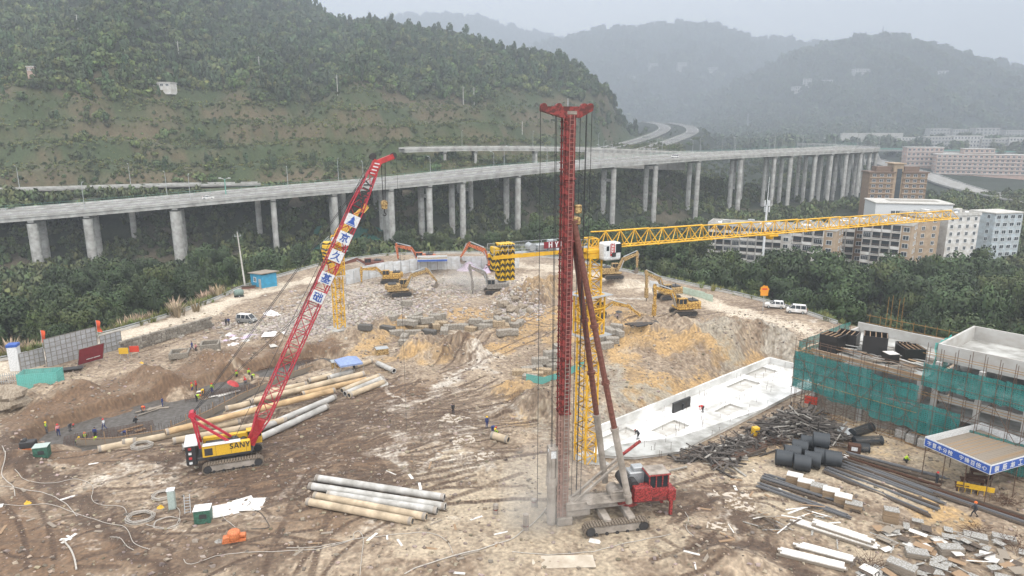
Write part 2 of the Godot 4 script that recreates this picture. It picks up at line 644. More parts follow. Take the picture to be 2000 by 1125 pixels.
var ruts := PackedByteArray()
func rut(pts: Array,width: float,depth := 1.0) -> void:   # one dark, pressed wheel or crawler mark
	var px := (SX1 - SX0)/TW
	for s in pts.size() - 1:
		var a: Vector2 = pts[s]
		var e: Vector2 = pts[s+1]
		var lo := a.min(e) - Vector2(width,width)
		var hi := a.max(e)+Vector2(width,width)
		var dir := (e - a).normalized()
		for j in range(maxi(0,int((lo.y - SZ0)/px)),mini(TH,int((hi.y - SZ0)/px)+1)):
			for i in range(maxi(0,int((lo.x - SX0)/px)),mini(TW,int((hi.x - SX0)/px)+1)):
				var p := Vector2(SX0+i*px,SZ0+j*px)
				var d := p.distance_to(Geometry2D.get_closest_point_to_segment(p,a,e))/width
				if d < 1.0:
					var lug := .78+.22*sin((p - a).dot(dir)*14.0)
					var val := int(minf(1.0,(1.0 - d*d)*1.6)*depth*lug*255.0)
					if val > ruts[j*TW+i]:
						ruts[j*TW+i] = val

func curve_pts(a: Vector2,b: Vector2,bend: float,steps := 8) -> Array:
	var out := []
	var side := (b - a).orthogonal()*bend
	for k in steps+1:
		var t := float(k)/steps
		out.append(a.lerp(b,t)+side*4.0*t*(1.0 - t))
	return out

func twin(a: Vector2,b: Vector2,bend: float,gauge: float,width: float,depth := 1.0) -> void:
	var c := curve_pts(a,b,bend)
	var o := (b - a).orthogonal().normalized()*gauge*.5
	for s in [-1.0,1.0]:
		rut(c.map(func(p): return p+o*s),width,depth)

func make_ground() -> void:
	edge_grid.resize(160*110)
	for j in 110:
		for i in 160:
			edge_grid[j*160+i] = poly_dist(Vector2(-320.0+i*4.0,-400.0+j*4.0),EDGE)
	hs.resize(GW*GH)
	var f := FastNoiseLite.new()
	f.seed = 5
	f.frequency = .035
	f.fractal_octaves = 5
	f.fractal_gain = .55
	for j in GH:
		for i in GW:
			var x := SX0+i*CELL
			var z := SZ0+j*CELL
			var d := edge_d(x,z)
			var h := f.get_noise_2d(x,z)*.6+f.get_noise_2d(x*9.0+300.0,z*9.0)*.16
			h *= smoothstep(-1.0,-10.0,d)*.9+.1
			if d > .0:
				h -= d*.55
			hs[j*GW+i] = h
	# the plateau behind the white slab, then the excavations, then heaps of spoil
	mound(Vector2(32.6,-126),30.0,14.0,18.0,4.4,.3)
	mound(Vector2(47.7,-126.7),14.0,9.0,30.0,2.4,.3)
	mound(Vector2(17,-119.8),14.0,9.0,.0,1.4,.3)
	dig(PIT_SLAB,-2.0,6.0)
	dig(PIT_LEFT,-1.8,1.4)
	for m in [[Vector2(-59,-106),14.0,3.6,24.0,1.5],[Vector2(-67.5,-99.4),10.0,4.0,10.0,1.6],[Vector2(-52.5,-114.7),12.0,3.4,28.0,1.5],[Vector2(-43.3,-125.4),10.0,3.0,24.0,1.3],
			[Vector2(-30.4,-129.4),8.0,5.0,10.0,1.5],[Vector2(-16,-119.8),7.0,6.0,.0,2.4],[Vector2(-9.4,-119.8),8.0,6.0,20.0,2.8],[Vector2(-24.5,-136.6),9.0,5.0,.0,1.6],[Vector2(5,-160.8),12.0,8.0,-20.0,3.4],[Vector2(-1.8,-153.4),6.0,4.0,.0,1.8],
			[Vector2(11.1,-168.9),7.0,6.0,.0,2.6],[Vector2(-4.1,-131.1),8.0,5.0,.0,1.2],[Vector2(4.5,-93.8),6.0,5.0,30.0,2.2],[Vector2(.8,-99.8),7.0,4.0,30.0,1.3],[Vector2(25.8,-144.5),9.0,4.0,.0,1.1],[Vector2(-26.9,-166.1),11.0,6.0,.0,1.3],
			[Vector2(-38,-158.3),13.0,8.0,.0,1.2],[Vector2(-18.8,-174.8),9.0,5.0,.0,1.4],[Vector2(28.7,-177.8),7.0,4.0,.0,1.2],[Vector2(37.6,-146.7),6.0,3.0,.0,.9],[Vector2(-73.6,-95.7),6.0,4.5,.0,1.6],[Vector2(-62,-77.8),7.0,5.0,.0,1.0],
			[Vector2(21.7,-56.8),5.0,3.0,.0,.7],[Vector2(18.7,-58),6.0,3.0,.0,.5],[Vector2(-61,-83.6),4.0,2.5,.0,.7],[Vector2(-35,-116.9),4.0,3.0,.0,1.0],[Vector2(-1.5,-91.9),4.0,2.0,20.0,.8]]:
		mound(m[0],m[1],m[2],m[3],m[4]*1.35,.5)
	paint_ground()
	var b := MB.new()
	var idx := PackedInt32Array()
	idx.resize(GW*GH)
	for j in GH:
		for i in GW:
			var k := j*GW+i
			var x := SX0+i*CELL
			var z := SZ0+j*CELL
			if edge_d(x,z) > 15.0:
				idx[k] = -1
				continue
			idx[k] = b.v.size()
			b.v.append(Vector3(x,hs[k],z))
			var l := hs[k - 1] if i > 0 else hs[k]
			var r := hs[k+1] if i < GW - 1 else hs[k]
			var u := hs[k - GW] if j > 0 else hs[k]
			var w := hs[k+GW] if j < GH - 1 else hs[k]
			b.n.append(Vector3((l - r)/(2.0*CELL),1.0,(u - w)/(2.0*CELL)).normalized())
			b.uv.append(Vector2(float(i)/(GW - 1),float(j)/(GH - 1)))
			b.c.append(Color(1,1,1))
	for j in GH - 1:
		for i in GW - 1:
			var p := idx[j*GW+i]
			var q := idx[j*GW+i+1]
			var r := idx[j*GW+i+GW]
			var s := idx[j*GW+i+GW+1]
			if p >= 0 and q >= 0 and r >= 0 and s >= 0:
				b.ix.append_array(PackedInt32Array([p,q,r,q,s,r]))
	structure("site_ground",b.mesh(M.site))
	scatter_rubble()

func paint_ground() -> void:
	ruts.resize(TW*TH)
	# haul road along the rim and the pale dusty working area round the pile driver
	blob("P",[Vector2(-88.7,-105.3),Vector2(-88.6,-112),Vector2(-83,-119.8),Vector2(-76.9,-131.1),Vector2(-70.1,-150.7),Vector2(-64.7,-167.8),Vector2(-56,-182.3),Vector2(-41.7,-194.8),Vector2(-23.4,-204.1),Vector2(-6.3,-207.4),Vector2(7.7,-202.5),Vector2(22,-191.2)],5.5,1.0)
	blob("P",[Vector2(22,-191.2),Vector2(33.6,-174.8),Vector2(43.5,-160.8),Vector2(52,-148.9),Vector2(58.6,-136.6),Vector2(62.5,-128.7)],6.0,.95)
	blob("P",[Vector2(8.9,-194.8),Vector2(5.8,-187.7),Vector2(0,-174.8),Vector2(-9.1,-168.9)],6.0,.7)
	for p in [[Vector2(-5.8,-70.4),7.0],[Vector2(0,-66.1),8.0],[Vector2(6.1,-60.5),7.0],[Vector2(0,-59.2),6.5],[Vector2(14.3,-60.5),6.0],[Vector2(-6.8,-62.3),5.0],[Vector2(22.1,-70.4),6.0],[Vector2(28.6,-77.8),6.0],[Vector2(.6,-75.2),6.0],[Vector2(-7.6,-77.8),4.0],[Vector2(38.2,-77.8),7.0],[Vector2(47.5,-83.6),7.0],[Vector2(28.3,-68.2),6.0],[Vector2(43.7,-70.4),7.0],[Vector2(54.1,-77.8),6.0],[Vector2(33.5,-62.3),5.0]]:
		blob("C",[p[0]],p[1]*1.15,1.0)
	for w in [[[Vector2(-31.8,-111.5),Vector2(-22.6,-119.8),Vector2(-10.7,-136.6)],2.0,.35],[[Vector2(-16.6,-93.8),Vector2(-10.8,-104.2),Vector2(-3.7,-116.9)],3.2,.85],[[Vector2(-17.7,-93.8),Vector2(-18.1,-98.7),Vector2(-17.9,-101.9)],.9,1.0],[[Vector2(-18.4,-80.6),Vector2(-14.2,-83.6),Vector2(-11.7,-85.1)],2.0,.9],[[Vector2(-15.9,-81.3),Vector2(-12.6,-77.1)],1.3,1.0],
			[[Vector2(-10.3,-79.2),Vector2(-8.8,-77.1)],1.0,1.0],[[Vector2(-4.9,-80.6),Vector2(-3.2,-77.8)],1.1,.8],[[Vector2(-8.6,-88.4),Vector2(-7,-85.9),Vector2(-4.2,-87.1)],1.6,.8],[[Vector2(-3,-91.9),Vector2(0,-91)],.9,.7],[[Vector2(-6.9,-76.5),Vector2(-4.2,-79.2)],1.2,.7],[[Vector2(-10.4,-79.9),Vector2(-7.9,-80.6)],1.0,1.0],[[Vector2(-47.4,-73.9),Vector2(-46.7,-77.1)],2.2,.7],[[Vector2(-44.1,-75.8),Vector2(-42.3,-74.6)],1.5,.7],
			[[Vector2(-50.2,-74.6),Vector2(-47.6,-72.1)],1.6,.55],[[Vector2(-24.1,-73.3),Vector2(-25.6,-70.4)],1.4,.7],[[Vector2(-29.2,-83.6),Vector2(-29.7,-79.2)],.7,.5],[[Vector2(-39.6,-68.2),Vector2(-36.9,-66.1)],.7,.5],[[Vector2(-35.5,-63.2),Vector2(-32,-61.4)],.8,.6],[[Vector2(-50.9,-65.6),Vector2(-47.1,-63.2)],1.2,.5],[[Vector2(-29.7,-64.6),Vector2(-24.9,-63.2)],1.6,.4],[[Vector2(23.3,-70.4),Vector2(24.7,-67.7),Vector2(26.4,-66.1)],1.6,.7],[[Vector2(21.5,-66.1),Vector2(22.2,-63.2)],.8,.7],
			[[Vector2(68.6,-158.3),Vector2(66.5,-142.5)],1.8,.6],[[Vector2(50.9,-132.9),Vector2(50,-119.8)],2.6,.5],[[Vector2(-41.7,-174.8),Vector2(-25.5,-184.3)],5.0,.5],[[Vector2(-42.8,-153.4),Vector2(-28.5,-153.4)],5.0,.35],[[Vector2(-17.3,-187.7),Vector2(-5.7,-184.3)],5.0,.6],[[Vector2(25.9,-163.4),Vector2(30.5,-161.3)],1.6,1.0],[[Vector2(-56.7,-129.4),Vector2(-49.8,-132.9)],2.4,.5],[[Vector2(-55.4,-136.6),Vector2(-46.2,-148.9)],2.5,.5],[[Vector2(28.7,-82.1),Vector2(32.4,-85.1)],2.0,.35],[[Vector2(10.5,-75.2),Vector2(19.9,-73.3)],2.5,.4],[[Vector2(-56,-75.8),Vector2(-54.7,-77.8)],1.5,.4],
			[[Vector2(-12,-87.6),Vector2(0,-95.7)],1.3,.5],[[Vector2(-22.2,-91.9),Vector2(-19.9,-95.7)],.8,.6],[[Vector2(-45.4,-61.4),Vector2(-42.5,-59.2)],.5,.5]]:
		blob("W",w[0],w[1],w[2])
	for y in [[[Vector2(19.3,-122.8),Vector2(31.1,-119.8),Vector2(44.3,-119.8)],4.5,1.0],[[Vector2(19.5,-106.5),Vector2(27.6,-105.3),Vector2(39.2,-112.8)],4.0,1.0],[[Vector2(-11.6,-148.9),Vector2(0,-136.6),Vector2(10.4,-148.9)],8.0,.9],[[Vector2(-28.3,-119.8),Vector2(-24.3,-129.4),Vector2(-22.5,-144.5)],4.0,.8],[[Vector2(-22.1,-116.9),Vector2(-13.8,-116.9)],3.0,.7],[[Vector2(21.4,-153.4),Vector2(32,-136.6),Vector2(47.9,-136.6)],7.0,.8],[[Vector2(0,-99.8),Vector2(7.1,-111.5),Vector2(9.1,-129.4)],4.0,.8],[[Vector2(17.9,-119.8),Vector2(21.1,-101.9),Vector2(31.3,-97.7)],4.0,.8],
			[[Vector2(30.1,-101.9),Vector2(39.7,-111.5)],5.0,1.0],[[Vector2(26.4,-119.8),Vector2(35.8,-119.8)],3.0,1.0],[[Vector2(38,-108.9),Vector2(43.3,-114.1)],3.0,.9],[[Vector2(-3.8,-119.8),Vector2(6.4,-136.6)],4.0,.9],[[Vector2(2.4,-158.3),Vector2(10.4,-168.9)],7.0,.6],[[Vector2(29.5,-80.6),Vector2(44.8,-85.1),Vector2(50.9,-77.8)],4.0,.45],[[Vector2(45.3,-68.2),Vector2(47.2,-64.2)],3.0,.8],[[Vector2(-25.9,-108.9),Vector2(-21.2,-111.5)],2.0,.6],[[Vector2(21.3,-136.6),Vector2(23.2,-122.8)],3.0,.9],[[Vector2(-.7,-88.4),Vector2(4.4,-90.1)],3.0,.5]]:
		blob("Y",y[0],y[1],y[2])
	for g in [[[Vector2(-42.8,-153.4),Vector2(-36.5,-168.9),Vector2(-26.9,-174.8),Vector2(-16.1,-174.8)],9.0,1.0],[[Vector2(-36,-144.5),Vector2(-28.5,-153.4)],7.0,1.0],[[Vector2(-20.9,-181),Vector2(-2.8,-184.3)],8.0,.8],[[Vector2(-54,-132.9),Vector2(-46.2,-148.9)],5.0,.7],[[Vector2(-42.5,-122.8),Vector2(-36.3,-132.9)],4.0,.7],[[Vector2(-37.4,-187.7),Vector2(-46.9,-168.9)],6.0,.8]]:
		blob("G",g[0],g[1],g[2])
	for g in [[[Vector2(16.8,-111.5),Vector2(18,-97.7),Vector2(17.1,-88.4)],3.0,.9],[[Vector2(22.4,-104.2),Vector2(23.4,-97.7)],3.0,.9],[[Vector2(39.5,-126),Vector2(38.8,-111.5)],3.0,.8],[[Vector2(51.9,-132.9),Vector2(49.8,-116.9),Vector2(49.4,-111.5)],4.0,1.0],[[Vector2(32,-136.6),Vector2(44.2,-134.7),Vector2(50.1,-136.6)],2.6,.9],[[Vector2(12.8,-93.8),Vector2(13.8,-85.1)],4.0,.8],[[Vector2(4.4,-90.1),Vector2(6.1,-83.6)],2.5,.6],[[Vector2(26.1,-95.7),Vector2(38.5,-105.3)],1.6,.7],[[Vector2(-12.2,-83.6),Vector2(-14.4,-80.6)],1.6,.3]]:
		blob("S",g[0],g[1],g[2])
	for r in [[[Vector2(-65.5,-85.1),Vector2(-65.6,-91.6),Vector2(-59.1,-98.5),Vector2(-51.4,-108),Vector2(-41.7,-120.4),Vector2(-35.4,-125.4)],2.8,1.0],[[Vector2(-68.3,-90.1),Vector2(-67.5,-95.7),Vector2(-63.4,-101.9)],4.0,.9],[[Vector2(-63.8,-104.2),Vector2(-56.7,-106.5),Vector2(-51.6,-116.9)],3.6,.7],[[Vector2(-56.6,-68.2),Vector2(-49.6,-61.4),Vector2(-42.9,-55.3)],4.0,.8],[[Vector2(-67.8,-83.6),Vector2(-56.3,-72.7)],3.0,.4],[[Vector2(-50.9,-119.8),Vector2(-38,-127.7)],3.0,.6],[[Vector2(-14.8,-126),Vector2(-6.6,-119.8)],4.0,.6],[[Vector2(-37.5,-79.2),Vector2(-28.1,-86.7),Vector2(-15.9,-99.8)],7.0,.7],[[Vector2(-31.1,-72.7),Vector2(-19.7,-80.6)],7.0,.75],[[Vector2(-49.4,-60.5),Vector2(-39.8,-58.8),Vector2(-32.9,-58)],5.0,.6],[[Vector2(-59.1,-80.6),Vector2(-44.5,-77.8)],3.0,.6],[[Vector2(-24.5,-60.5),Vector2(-20.9,-66.1)],5.0,.4],[[Vector2(-61.7,-80.6),Vector2(-42.6,-77.8)],3.0,.5]]:
		blob("R",r[0],r[1]*1.2,minf(1.0,r[2]+.15))
	for m in [[[Vector2(-68.3,-85.1),Vector2(-55.3,-73.9),Vector2(-45.2,-66.1),Vector2(-31.6,-55.3)],1.8,.8],[[Vector2(-45.2,-66.1),Vector2(-39.3,-60.5),Vector2(-34.8,-58.8)],1.6,.7],[[Vector2(-43.3,-77.8),Vector2(-37.4,-80.6),Vector2(-29.4,-82.1)],2.2,.7],[[Vector2(-25.6,-70.4),Vector2(-14.4,-72.7)],2.0,.6],[[Vector2(-18.4,-74.6),Vector2(-5.9,-72.1)],1.4,.5],[[Vector2(17.6,-66.1),Vector2(22.1,-70.4),Vector2(23.9,-65.1)],2.0,.7],[[Vector2(17.7,-58),Vector2(24.5,-60.5),Vector2(26.9,-56.4)],2.0,.7],[[Vector2(15.7,-70.4),Vector2(23.6,-71.6)],1.8,.7],[[Vector2(-25.2,-86.7),Vector2(-18.4,-95.7)],2.5,.5],[[Vector2(-64.8,-85.1),Vector2(-56.6,-87.6),Vector2(-46.2,-85.1)],2.0,.5],[[Vector2(-31.3,-58.8),Vector2(-23.6,-58)],2.5,.5],[[Vector2(35.1,-86.7),Vector2(44.1,-85.1)],3.0,.5]]:
		blob("M",m[0],m[1]*1.25,minf(1.0,m[2]+.2))
	blob("V",[Vector2(-98.1,-119.8),Vector2(-93.5,-132.9),Vector2(-83.8,-143.7),Vector2(-76.9,-166.1),Vector2(-74.2,-182.3),Vector2(-68.1,-202.5),Vector2(-59,-221.6),Vector2(-43,-235.7),Vector2(-18.2,-240.1),Vector2(0,-235.7),Vector2(18.9,-225.5),Vector2(38.4,-200.9),Vector2(49.8,-185.6),Vector2(59.7,-172.4),Vector2(68.2,-157.3),Vector2(74.8,-141.2)],7.0,1.0)
	# crawler and lorry marks
	for t in [[Vector2(-32,-73.3),Vector2(-11.4,-94.7),.03,3.8,.55],[Vector2(-30.6,-74.6),Vector2(-16.9,-106.5),-.04,3.8,.5],[Vector2(-30.7,-71.6),Vector2(-6.4,-77.8),.06,3.8,.5],[Vector2(-32.6,-70.4),Vector2(-23.3,-79.2),-.1,3.8,.5],[Vector2(-20.8,-55.3),Vector2(-21.7,-86.7),.03,4.4,.6],[Vector2(-18.9,-55.3),Vector2(-13.2,-66.1),.12,3.0,.4],
			[Vector2(-41.9,-72.7),Vector2(-32.6,-83.6),.05,3.8,.45],[Vector2(-38.4,-70.4),Vector2(-22.9,-73.3),-.08,3.2,.4],[Vector2(-25.4,-77.8),Vector2(-3.4,-106.5),.02,2.6,.4],[Vector2(-19.7,-80.6),Vector2(-7.1,-88.4),.2,2.6,.35],[Vector2(16,-66.1),Vector2(27.6,-72.7),.1,4.6,.6],[Vector2(14.4,-56.4),Vector2(24.6,-67.2),-.15,3.4,.5],[Vector2(-13.2,-111.5),Vector2(10.7,-153.4),.04,2.4,.4],
			[Vector2(-11.1,-107.7),Vector2(10.7,-136.6),.02,2.4,.4],[Vector2(-11.2,-144.5),Vector2(8.5,-136.6),.1,2.2,.4],[Vector2(19.2,-136.6),Vector2(59.4,-153.4),.05,2.6,.45],[Vector2(-70.7,-119.8),Vector2(-56.9,-140.4),.02,2.0,.35],[Vector2(-69,-153.4),Vector2(-15.5,-202.5),.07,2.0,.3],[Vector2(-57.6,-70.4),Vector2(-44.7,-57.2),.05,2.2,.4],[Vector2(-28.8,-56.4),Vector2(-18.8,-62.3),.1,2.6,.4],
			[Vector2(-38,-74.6),Vector2(-36.1,-93.8),-.06,3.8,.4],[Vector2(-24.2,-66.1),Vector2(-31.5,-80.6),.1,3.4,.4],[Vector2(25.4,-77.8),Vector2(37.4,-82.1),.1,2.4,.35],[Vector2(-59.8,-77.8),Vector2(-46.7,-82.1),.1,2.4,.35],[Vector2(-34,-57.2),Vector2(-29.5,-71.6),.15,2.6,.4]]:
		twin(t[0],t[1],t[2],t[3],t[4]*.68,rr(.6,1.0))
	for k in 40:
		var a := Vector2(rr(-45.0,-6.0),rr(-98.0,-60.0))
		blob("W",curve_pts(a,a+Vector2.from_angle(rr(-.95,.15))*rr(2,8),rr(-.1,.1),4),rr(.35,.6),rr(.4,.65))
	for k in 90:
		var a := Vector2(rr(-42.0,-10.0),rr(-96.0,-64.0))
		rut(curve_pts(a,a+Vector2.from_angle(rr(-.75,-.1))*rr(8,20),rr(-.08,.08),7),rr(.22,.45),rr(.5,1.0))
	for k in 230:
		var a := Vector2(rr(-52.0,-4.0),rr(-104.0,-56.0))
		var dir := Vector2.from_angle(rr(-.95,.25))*rr(3,14)
		if a.x+dir.x > -15.0 and a.y > -76.0:
			continue
		rut(curve_pts(a,a+dir,rr(-.12,.12),5),rr(.14,.34),rr(.35,1.0))
	for k in 40:
		var a := Vector2(rr(13.0,26.0),rr(-72.0,-57.0))
		rut(curve_pts(a,a+Vector2.from_angle(rr(-1.2,1.2))*rr(2,6),rr(-.2,.2),4),rr(.2,.5),rr(.3,.8))
	var na := FastNoiseLite.new()
	na.seed = 11
	na.frequency = .012
	na.fractal_octaves = 5
	na.fractal_gain = .6
	var nb := FastNoiseLite.new()
	nb.seed = 23
	nb.frequency = .13
	nb.fractal_octaves = 4
	nb.fractal_gain = .65
	var nc := FastNoiseLite.new()
	nc.seed = 31
	nc.frequency = .03
	nc.fractal_octaves = 5
	nc.fractal_gain = .7
	var nw := FastNoiseLite.new()
	nw.seed = 57
	nw.frequency = .02
	nw.fractal_octaves = 4
	var iw := nw.get_image(TW,TH,false,false,false)
	iw.convert(Image.FORMAT_L8)
	var dw := iw.get_data()
	var nf := FastNoiseLite.new()
	nf.seed = 71
	nf.frequency = .33
	nf.fractal_octaves = 3
	var jf := nf.get_image(TW,TH,false,false,false)
	jf.convert(Image.FORMAT_L8)
	var df := jf.get_data()
	var ia := na.get_image(TW,TH,false,false,false)
	var ib := nb.get_image(TW,TH,false,false,false)
	var ic := nc.get_image(TW,TH,false,false,true)
	for im in [ia,ib,ic]:
		im.convert(Image.FORMAT_L8)
	var da := ia.get_data()
	var db := ib.get_data()
	var dc := ic.get_data()
	var out := PackedByteArray()
	out.resize(TW*TH*3)
	var rel := PackedByteArray()
	rel.resize(TW*TH)
	# soil colours as the eye sees them: crust, damp earth, then each kind
	var kinds := ["R","C","Y","G","S","M","W","V","P"]
	var cols := [Vector3(112,87,66),Vector3(192,178,156),Vector3(192,158,108),Vector3(192,182,170),Vector3(164,158,146),Vector3(82,64,51),Vector3(212,206,197),Vector3(74,80,48),Vector3(222,210,192)]
	var hard := [.7,.6,.6,.9,1.1,1.0,.9,.8,.5]
	var ms := []
	for k in kinds:
		ms.append(masks[k])
	var crust := Vector3(184,168,147)
	var damp := Vector3(112,94,78)
	for j in TH:
		for i in TW:
			var q := j*TW+i
			var a := da[q]/255.0
			var b := db[q]/255.0
			var c3 := dc[q]/255.0
			var col := damp.lerp(crust,clampf((a*.45+b*.75+c3*.35 - .5)*2.0,.0,1.0))
			var mk := clampi((j+int((b - .5)*26.0+(dw[q] - 127)*.22))/2,0,MH - 1)*MW+clampi((i+int((c3 - .5)*26.0+(dw[TW*TH - 1 - q] - 127)*.22))/2,0,MW - 1)
			var rv := ruts[q]/255.0
			for k in 9:
				if k == 6 and rv > .0:
					col = col.lerp(Vector3(76,58,45),clampf(rv*(b*1.8+c3*.8 - .35),.0,.92))
				var m: int = ms[k][mk]
				if m > 0:
					var t := clampf((m/255.0+(b - .5)*hard[k]+(a - .5)*.7 - .25)*1.35,.0,.85)
					if k == 6:
						t *= 1.0 - rv*.75
					col = col.lerp(cols[k]*(.80+.34*(.5*c3+.5*b)),t)
			col *= .71+df[q]*.0020
			out[q*3] = clampi(int(col.x),0,255)
			out[q*3+1] = clampi(int(col.y),0,255)
			out[q*3+2] = clampi(int(col.z),0,255)
			rel[q] = clampi(int((.22+.3*b+.3*c3+.12*df[q]/255.0 - .3*rv)*255.0),0,255)
	var m := StandardMaterial3D.new()
	m.resource_name = "site_soil"
	m.albedo_texture = ImageTexture.create_from_image(Image.create_from_data(TW,TH,false,Image.FORMAT_RGB8,out))
	m.roughness = .95
	m.heightmap_enabled = true
	m.heightmap_texture = ImageTexture.create_from_image(Image.create_from_data(TW,TH,false,Image.FORMAT_L8,rel))
	m.heightmap_scale = 60.0
	m.detail_enabled = true
	m.detail_albedo = tex["speck"]
	m.detail_blend_mode = BaseMaterial3D.BLEND_MODE_MUL
	m.detail_uv_layer = BaseMaterial3D.DETAIL_UV_2
	m.uv2_triplanar = true
	m.uv2_world_triplanar = true
	m.uv2_scale = Vector3.ONE/2.7
	M["site"] = m

func stone_mesh(seed_: int,flat := 1.0) -> ArrayMesh:   # broken rock, about one metre across
	var r := RandomNumberGenerator.new()
	r.seed = seed_
	var b := mb()
	var p := []
	for k in [[-1,-1,-1],[1,-1,-1],[1,-1,1],[-1,-1,1],[-1,1,-1],[1,1,-1],[1,1,1],[-1,1,1]]:
		p.append(Vector3(k[0]*r.randf_range(.28,.55),k[1]*r.randf_range(.25,.5)*flat,k[2]*r.randf_range(.28,.55)))
	var top := Vector3(r.randf_range(-.2,.2),.62*flat,r.randf_range(-.2,.2))
	var mid := Vector3.ZERO
	for f in [[0,1,5,4],[1,2,6,5],[2,3,7,6],[3,0,4,7],[0,1,2,3]]:
		b.tri(p[f[0]],p[f[1]],p[f[2]],(p[f[0]]+p[f[2]])*.5 - mid)
		b.tri(p[f[0]],p[f[2]],p[f[3]],(p[f[0]]+p[f[2]])*.5 - mid)
	for f in [[4,5],[5,6],[6,7],[7,4]]:
		b.tri(p[f[0]],p[f[1]],top,Vector3.UP+p[f[0]]*.5)
	return b.mesh()

func scatter_rubble() -> void:
	var pl_ := []
	var tn := []
	var pl2 := []
	var tn2 := []
	# broken concrete and pale rock where the demolition excavators work
	for k in 22000:
		var c: Array = [[Vector2(-37.3,-160.8),9.0,9.0],[Vector2(-22.5,-171.8),8.0,8.0],[Vector2(-41,-146.7),9.0,6.0],[Vector2(-9.4,-174.8),7.0,6.0],[Vector2(-27.7,-148.9),8.0,5.0],[Vector2(-46.9,-136.6),7.0,4.0],[Vector2(1.2,-151.1),3.0,3.0]][k % 7]
		var g := Vector2(c[0].x+rng.randfn()*c[1],c[0].y+rng.randfn()*c[2])
		if edge_d(g.x,g.y) > -9.0 or poly_dist(g,PIT_LEFT) < 1.0:
			continue
		var s := .10+.6*pow(rng.randf(),5.0)
		pl_.append(Transform3D(Basis.from_euler(Vector3(rr(-.5,.5),rr(0,TAU),rr(-.5,.5))).scaled(Vector3(s*rr(.7,1.5),s*rr(.5,1.0),s)),Vector3(g.x,gh(g.x,g.y)+s*.15,g.y)))
		var t := rr(.24,.50)
		tn.append(Color(t,t*rr(.86,.96),t*rr(.76,.92)))
	# clods and pebbles over the rest of the site
	for k in 42000:
		var g := Vector2(rr(-90.0,75.0),rr(-150.0,-50.0))
		if poly_dist(g,PIT_SLAB) < 2.0 or poly_dist(g,PIT_LEFT) < .5 or edge_d(g.x,g.y) > -7.0:
			continue
		var s := .05+.34*pow(rng.randf(),6.0)
		pl2.append(Transform3D(Basis.from_euler(Vector3(rr(-.5,.5),rr(0,TAU),rr(-.5,.5))).scaled(Vector3(s*rr(.7,1.5),s*rr(.5,1.0),s)),Vector3(g.x,gh(g.x,g.y)+s*.1,g.y)))
		var t := rr(.10,.38)
		tn2.append(Color(t,t*rr(.78,.9),t*rr(.6,.78)))
	stuff("rubble","pale broken concrete and rock rubble round the demolition excavators",stone_mesh(3),M.copy_tint,pl_,tn)
	stuff("pebbles","small brown clods and pebbles strewn over the muddy site",stone_mesh(5),M.copy_tint,pl2,tn2)

# ---------------------------------------------------------------- valley, hills and woods
var VIA: Array = [Vector2(-320,-205),Vector2(-184,-245),Vector2(-93,-275),Vector2(-34,-303),Vector2(17,-350),Vector2(76,-390),Vector2(134,-415),Vector2(213,-440),Vector2(330,-470)]
var RIDGE_A: Array = [Vector2(-490.51,215.7),Vector2(-412.39,194.57),Vector2(-311.29,176.35),Vector2(-182.77,147.15),Vector2(-155.14,129.22),Vector2(-113.3,125.96),Vector2(-66,117.46),Vector2(0,99.56),Vector2(42.22,92.94),Vector2(62.64,76.9),Vector2(82.54,62.79),Vector2(102,47.42),Vector2(112.89,37.1),Vector2(129.2,29.25),Vector2(202.47,22.12)]
var RIDGE_B: Array = [Vector2(209.32,15.26),Vector2(280.17,48.25),Vector2(347.46,78.02),Vector2(411.35,108.02),Vector2(473.77,141.26),Vector2(536.89,174.62),Vector2(601.28,188.92),Vector2(674.93,201.37),Vector2(742.44,187.13),Vector2(801.66,167.44),Vector2(852.89,154.43),Vector2(904.03,139.25),Vector2(1115.32,152.58)]
var RIDGE_C: Array = [Vector2(0,210.31),Vector2(121.25,261.04),Vector2(219.72,289.31),Vector2(326.25,295.25),Vector2(467.13,312.65),Vector2(567.03,300.61),Vector2(683.82,258.87),Vector2(754.81,261.58),Vector2(855.74,249.39),Vector2(1074.15,213.98),Vector2(1434.51,200.29)]
var RIDGE_D: Array = [Vector2(-883.7,355.1),Vector2(-606.35,401.49),Vector2(-468.01,436.5),Vector2(-389.64,447.51),Vector2(-233.63,454.84),Vector2(-97.53,432.82),Vector2(58.74,388.54),Vector2(235.73,351.37),Vector2(591.03,317.72),Vector2(1784.54,242.23)]
var hill_noise := FastNoiseLite.new()

func ridge(x: float,z: float,crest: Array,zf: float,zr: float,hf: float,seed_: float) -> float:
	# from a foot line at depth zf up to a crest at depth zr, falling away behind it; gullies run down the slope
	var t := (zf - z)/(zf - zr)
	if t <= .0:
		return -999.0
	var gully := absf(hill_noise.get_noise_2d(x*.55+seed_,z*.12)) - .22
	var hr := pl(x,crest)
	if t < 1.0:
		var s := lerpf(t,smoothstep(.0,1.0,t),.6)
		return hf+(hr - hf)*(s+gully*.32*sin(PI*t))
	return hr - (t - 1.0)*(hr - hf)*.55

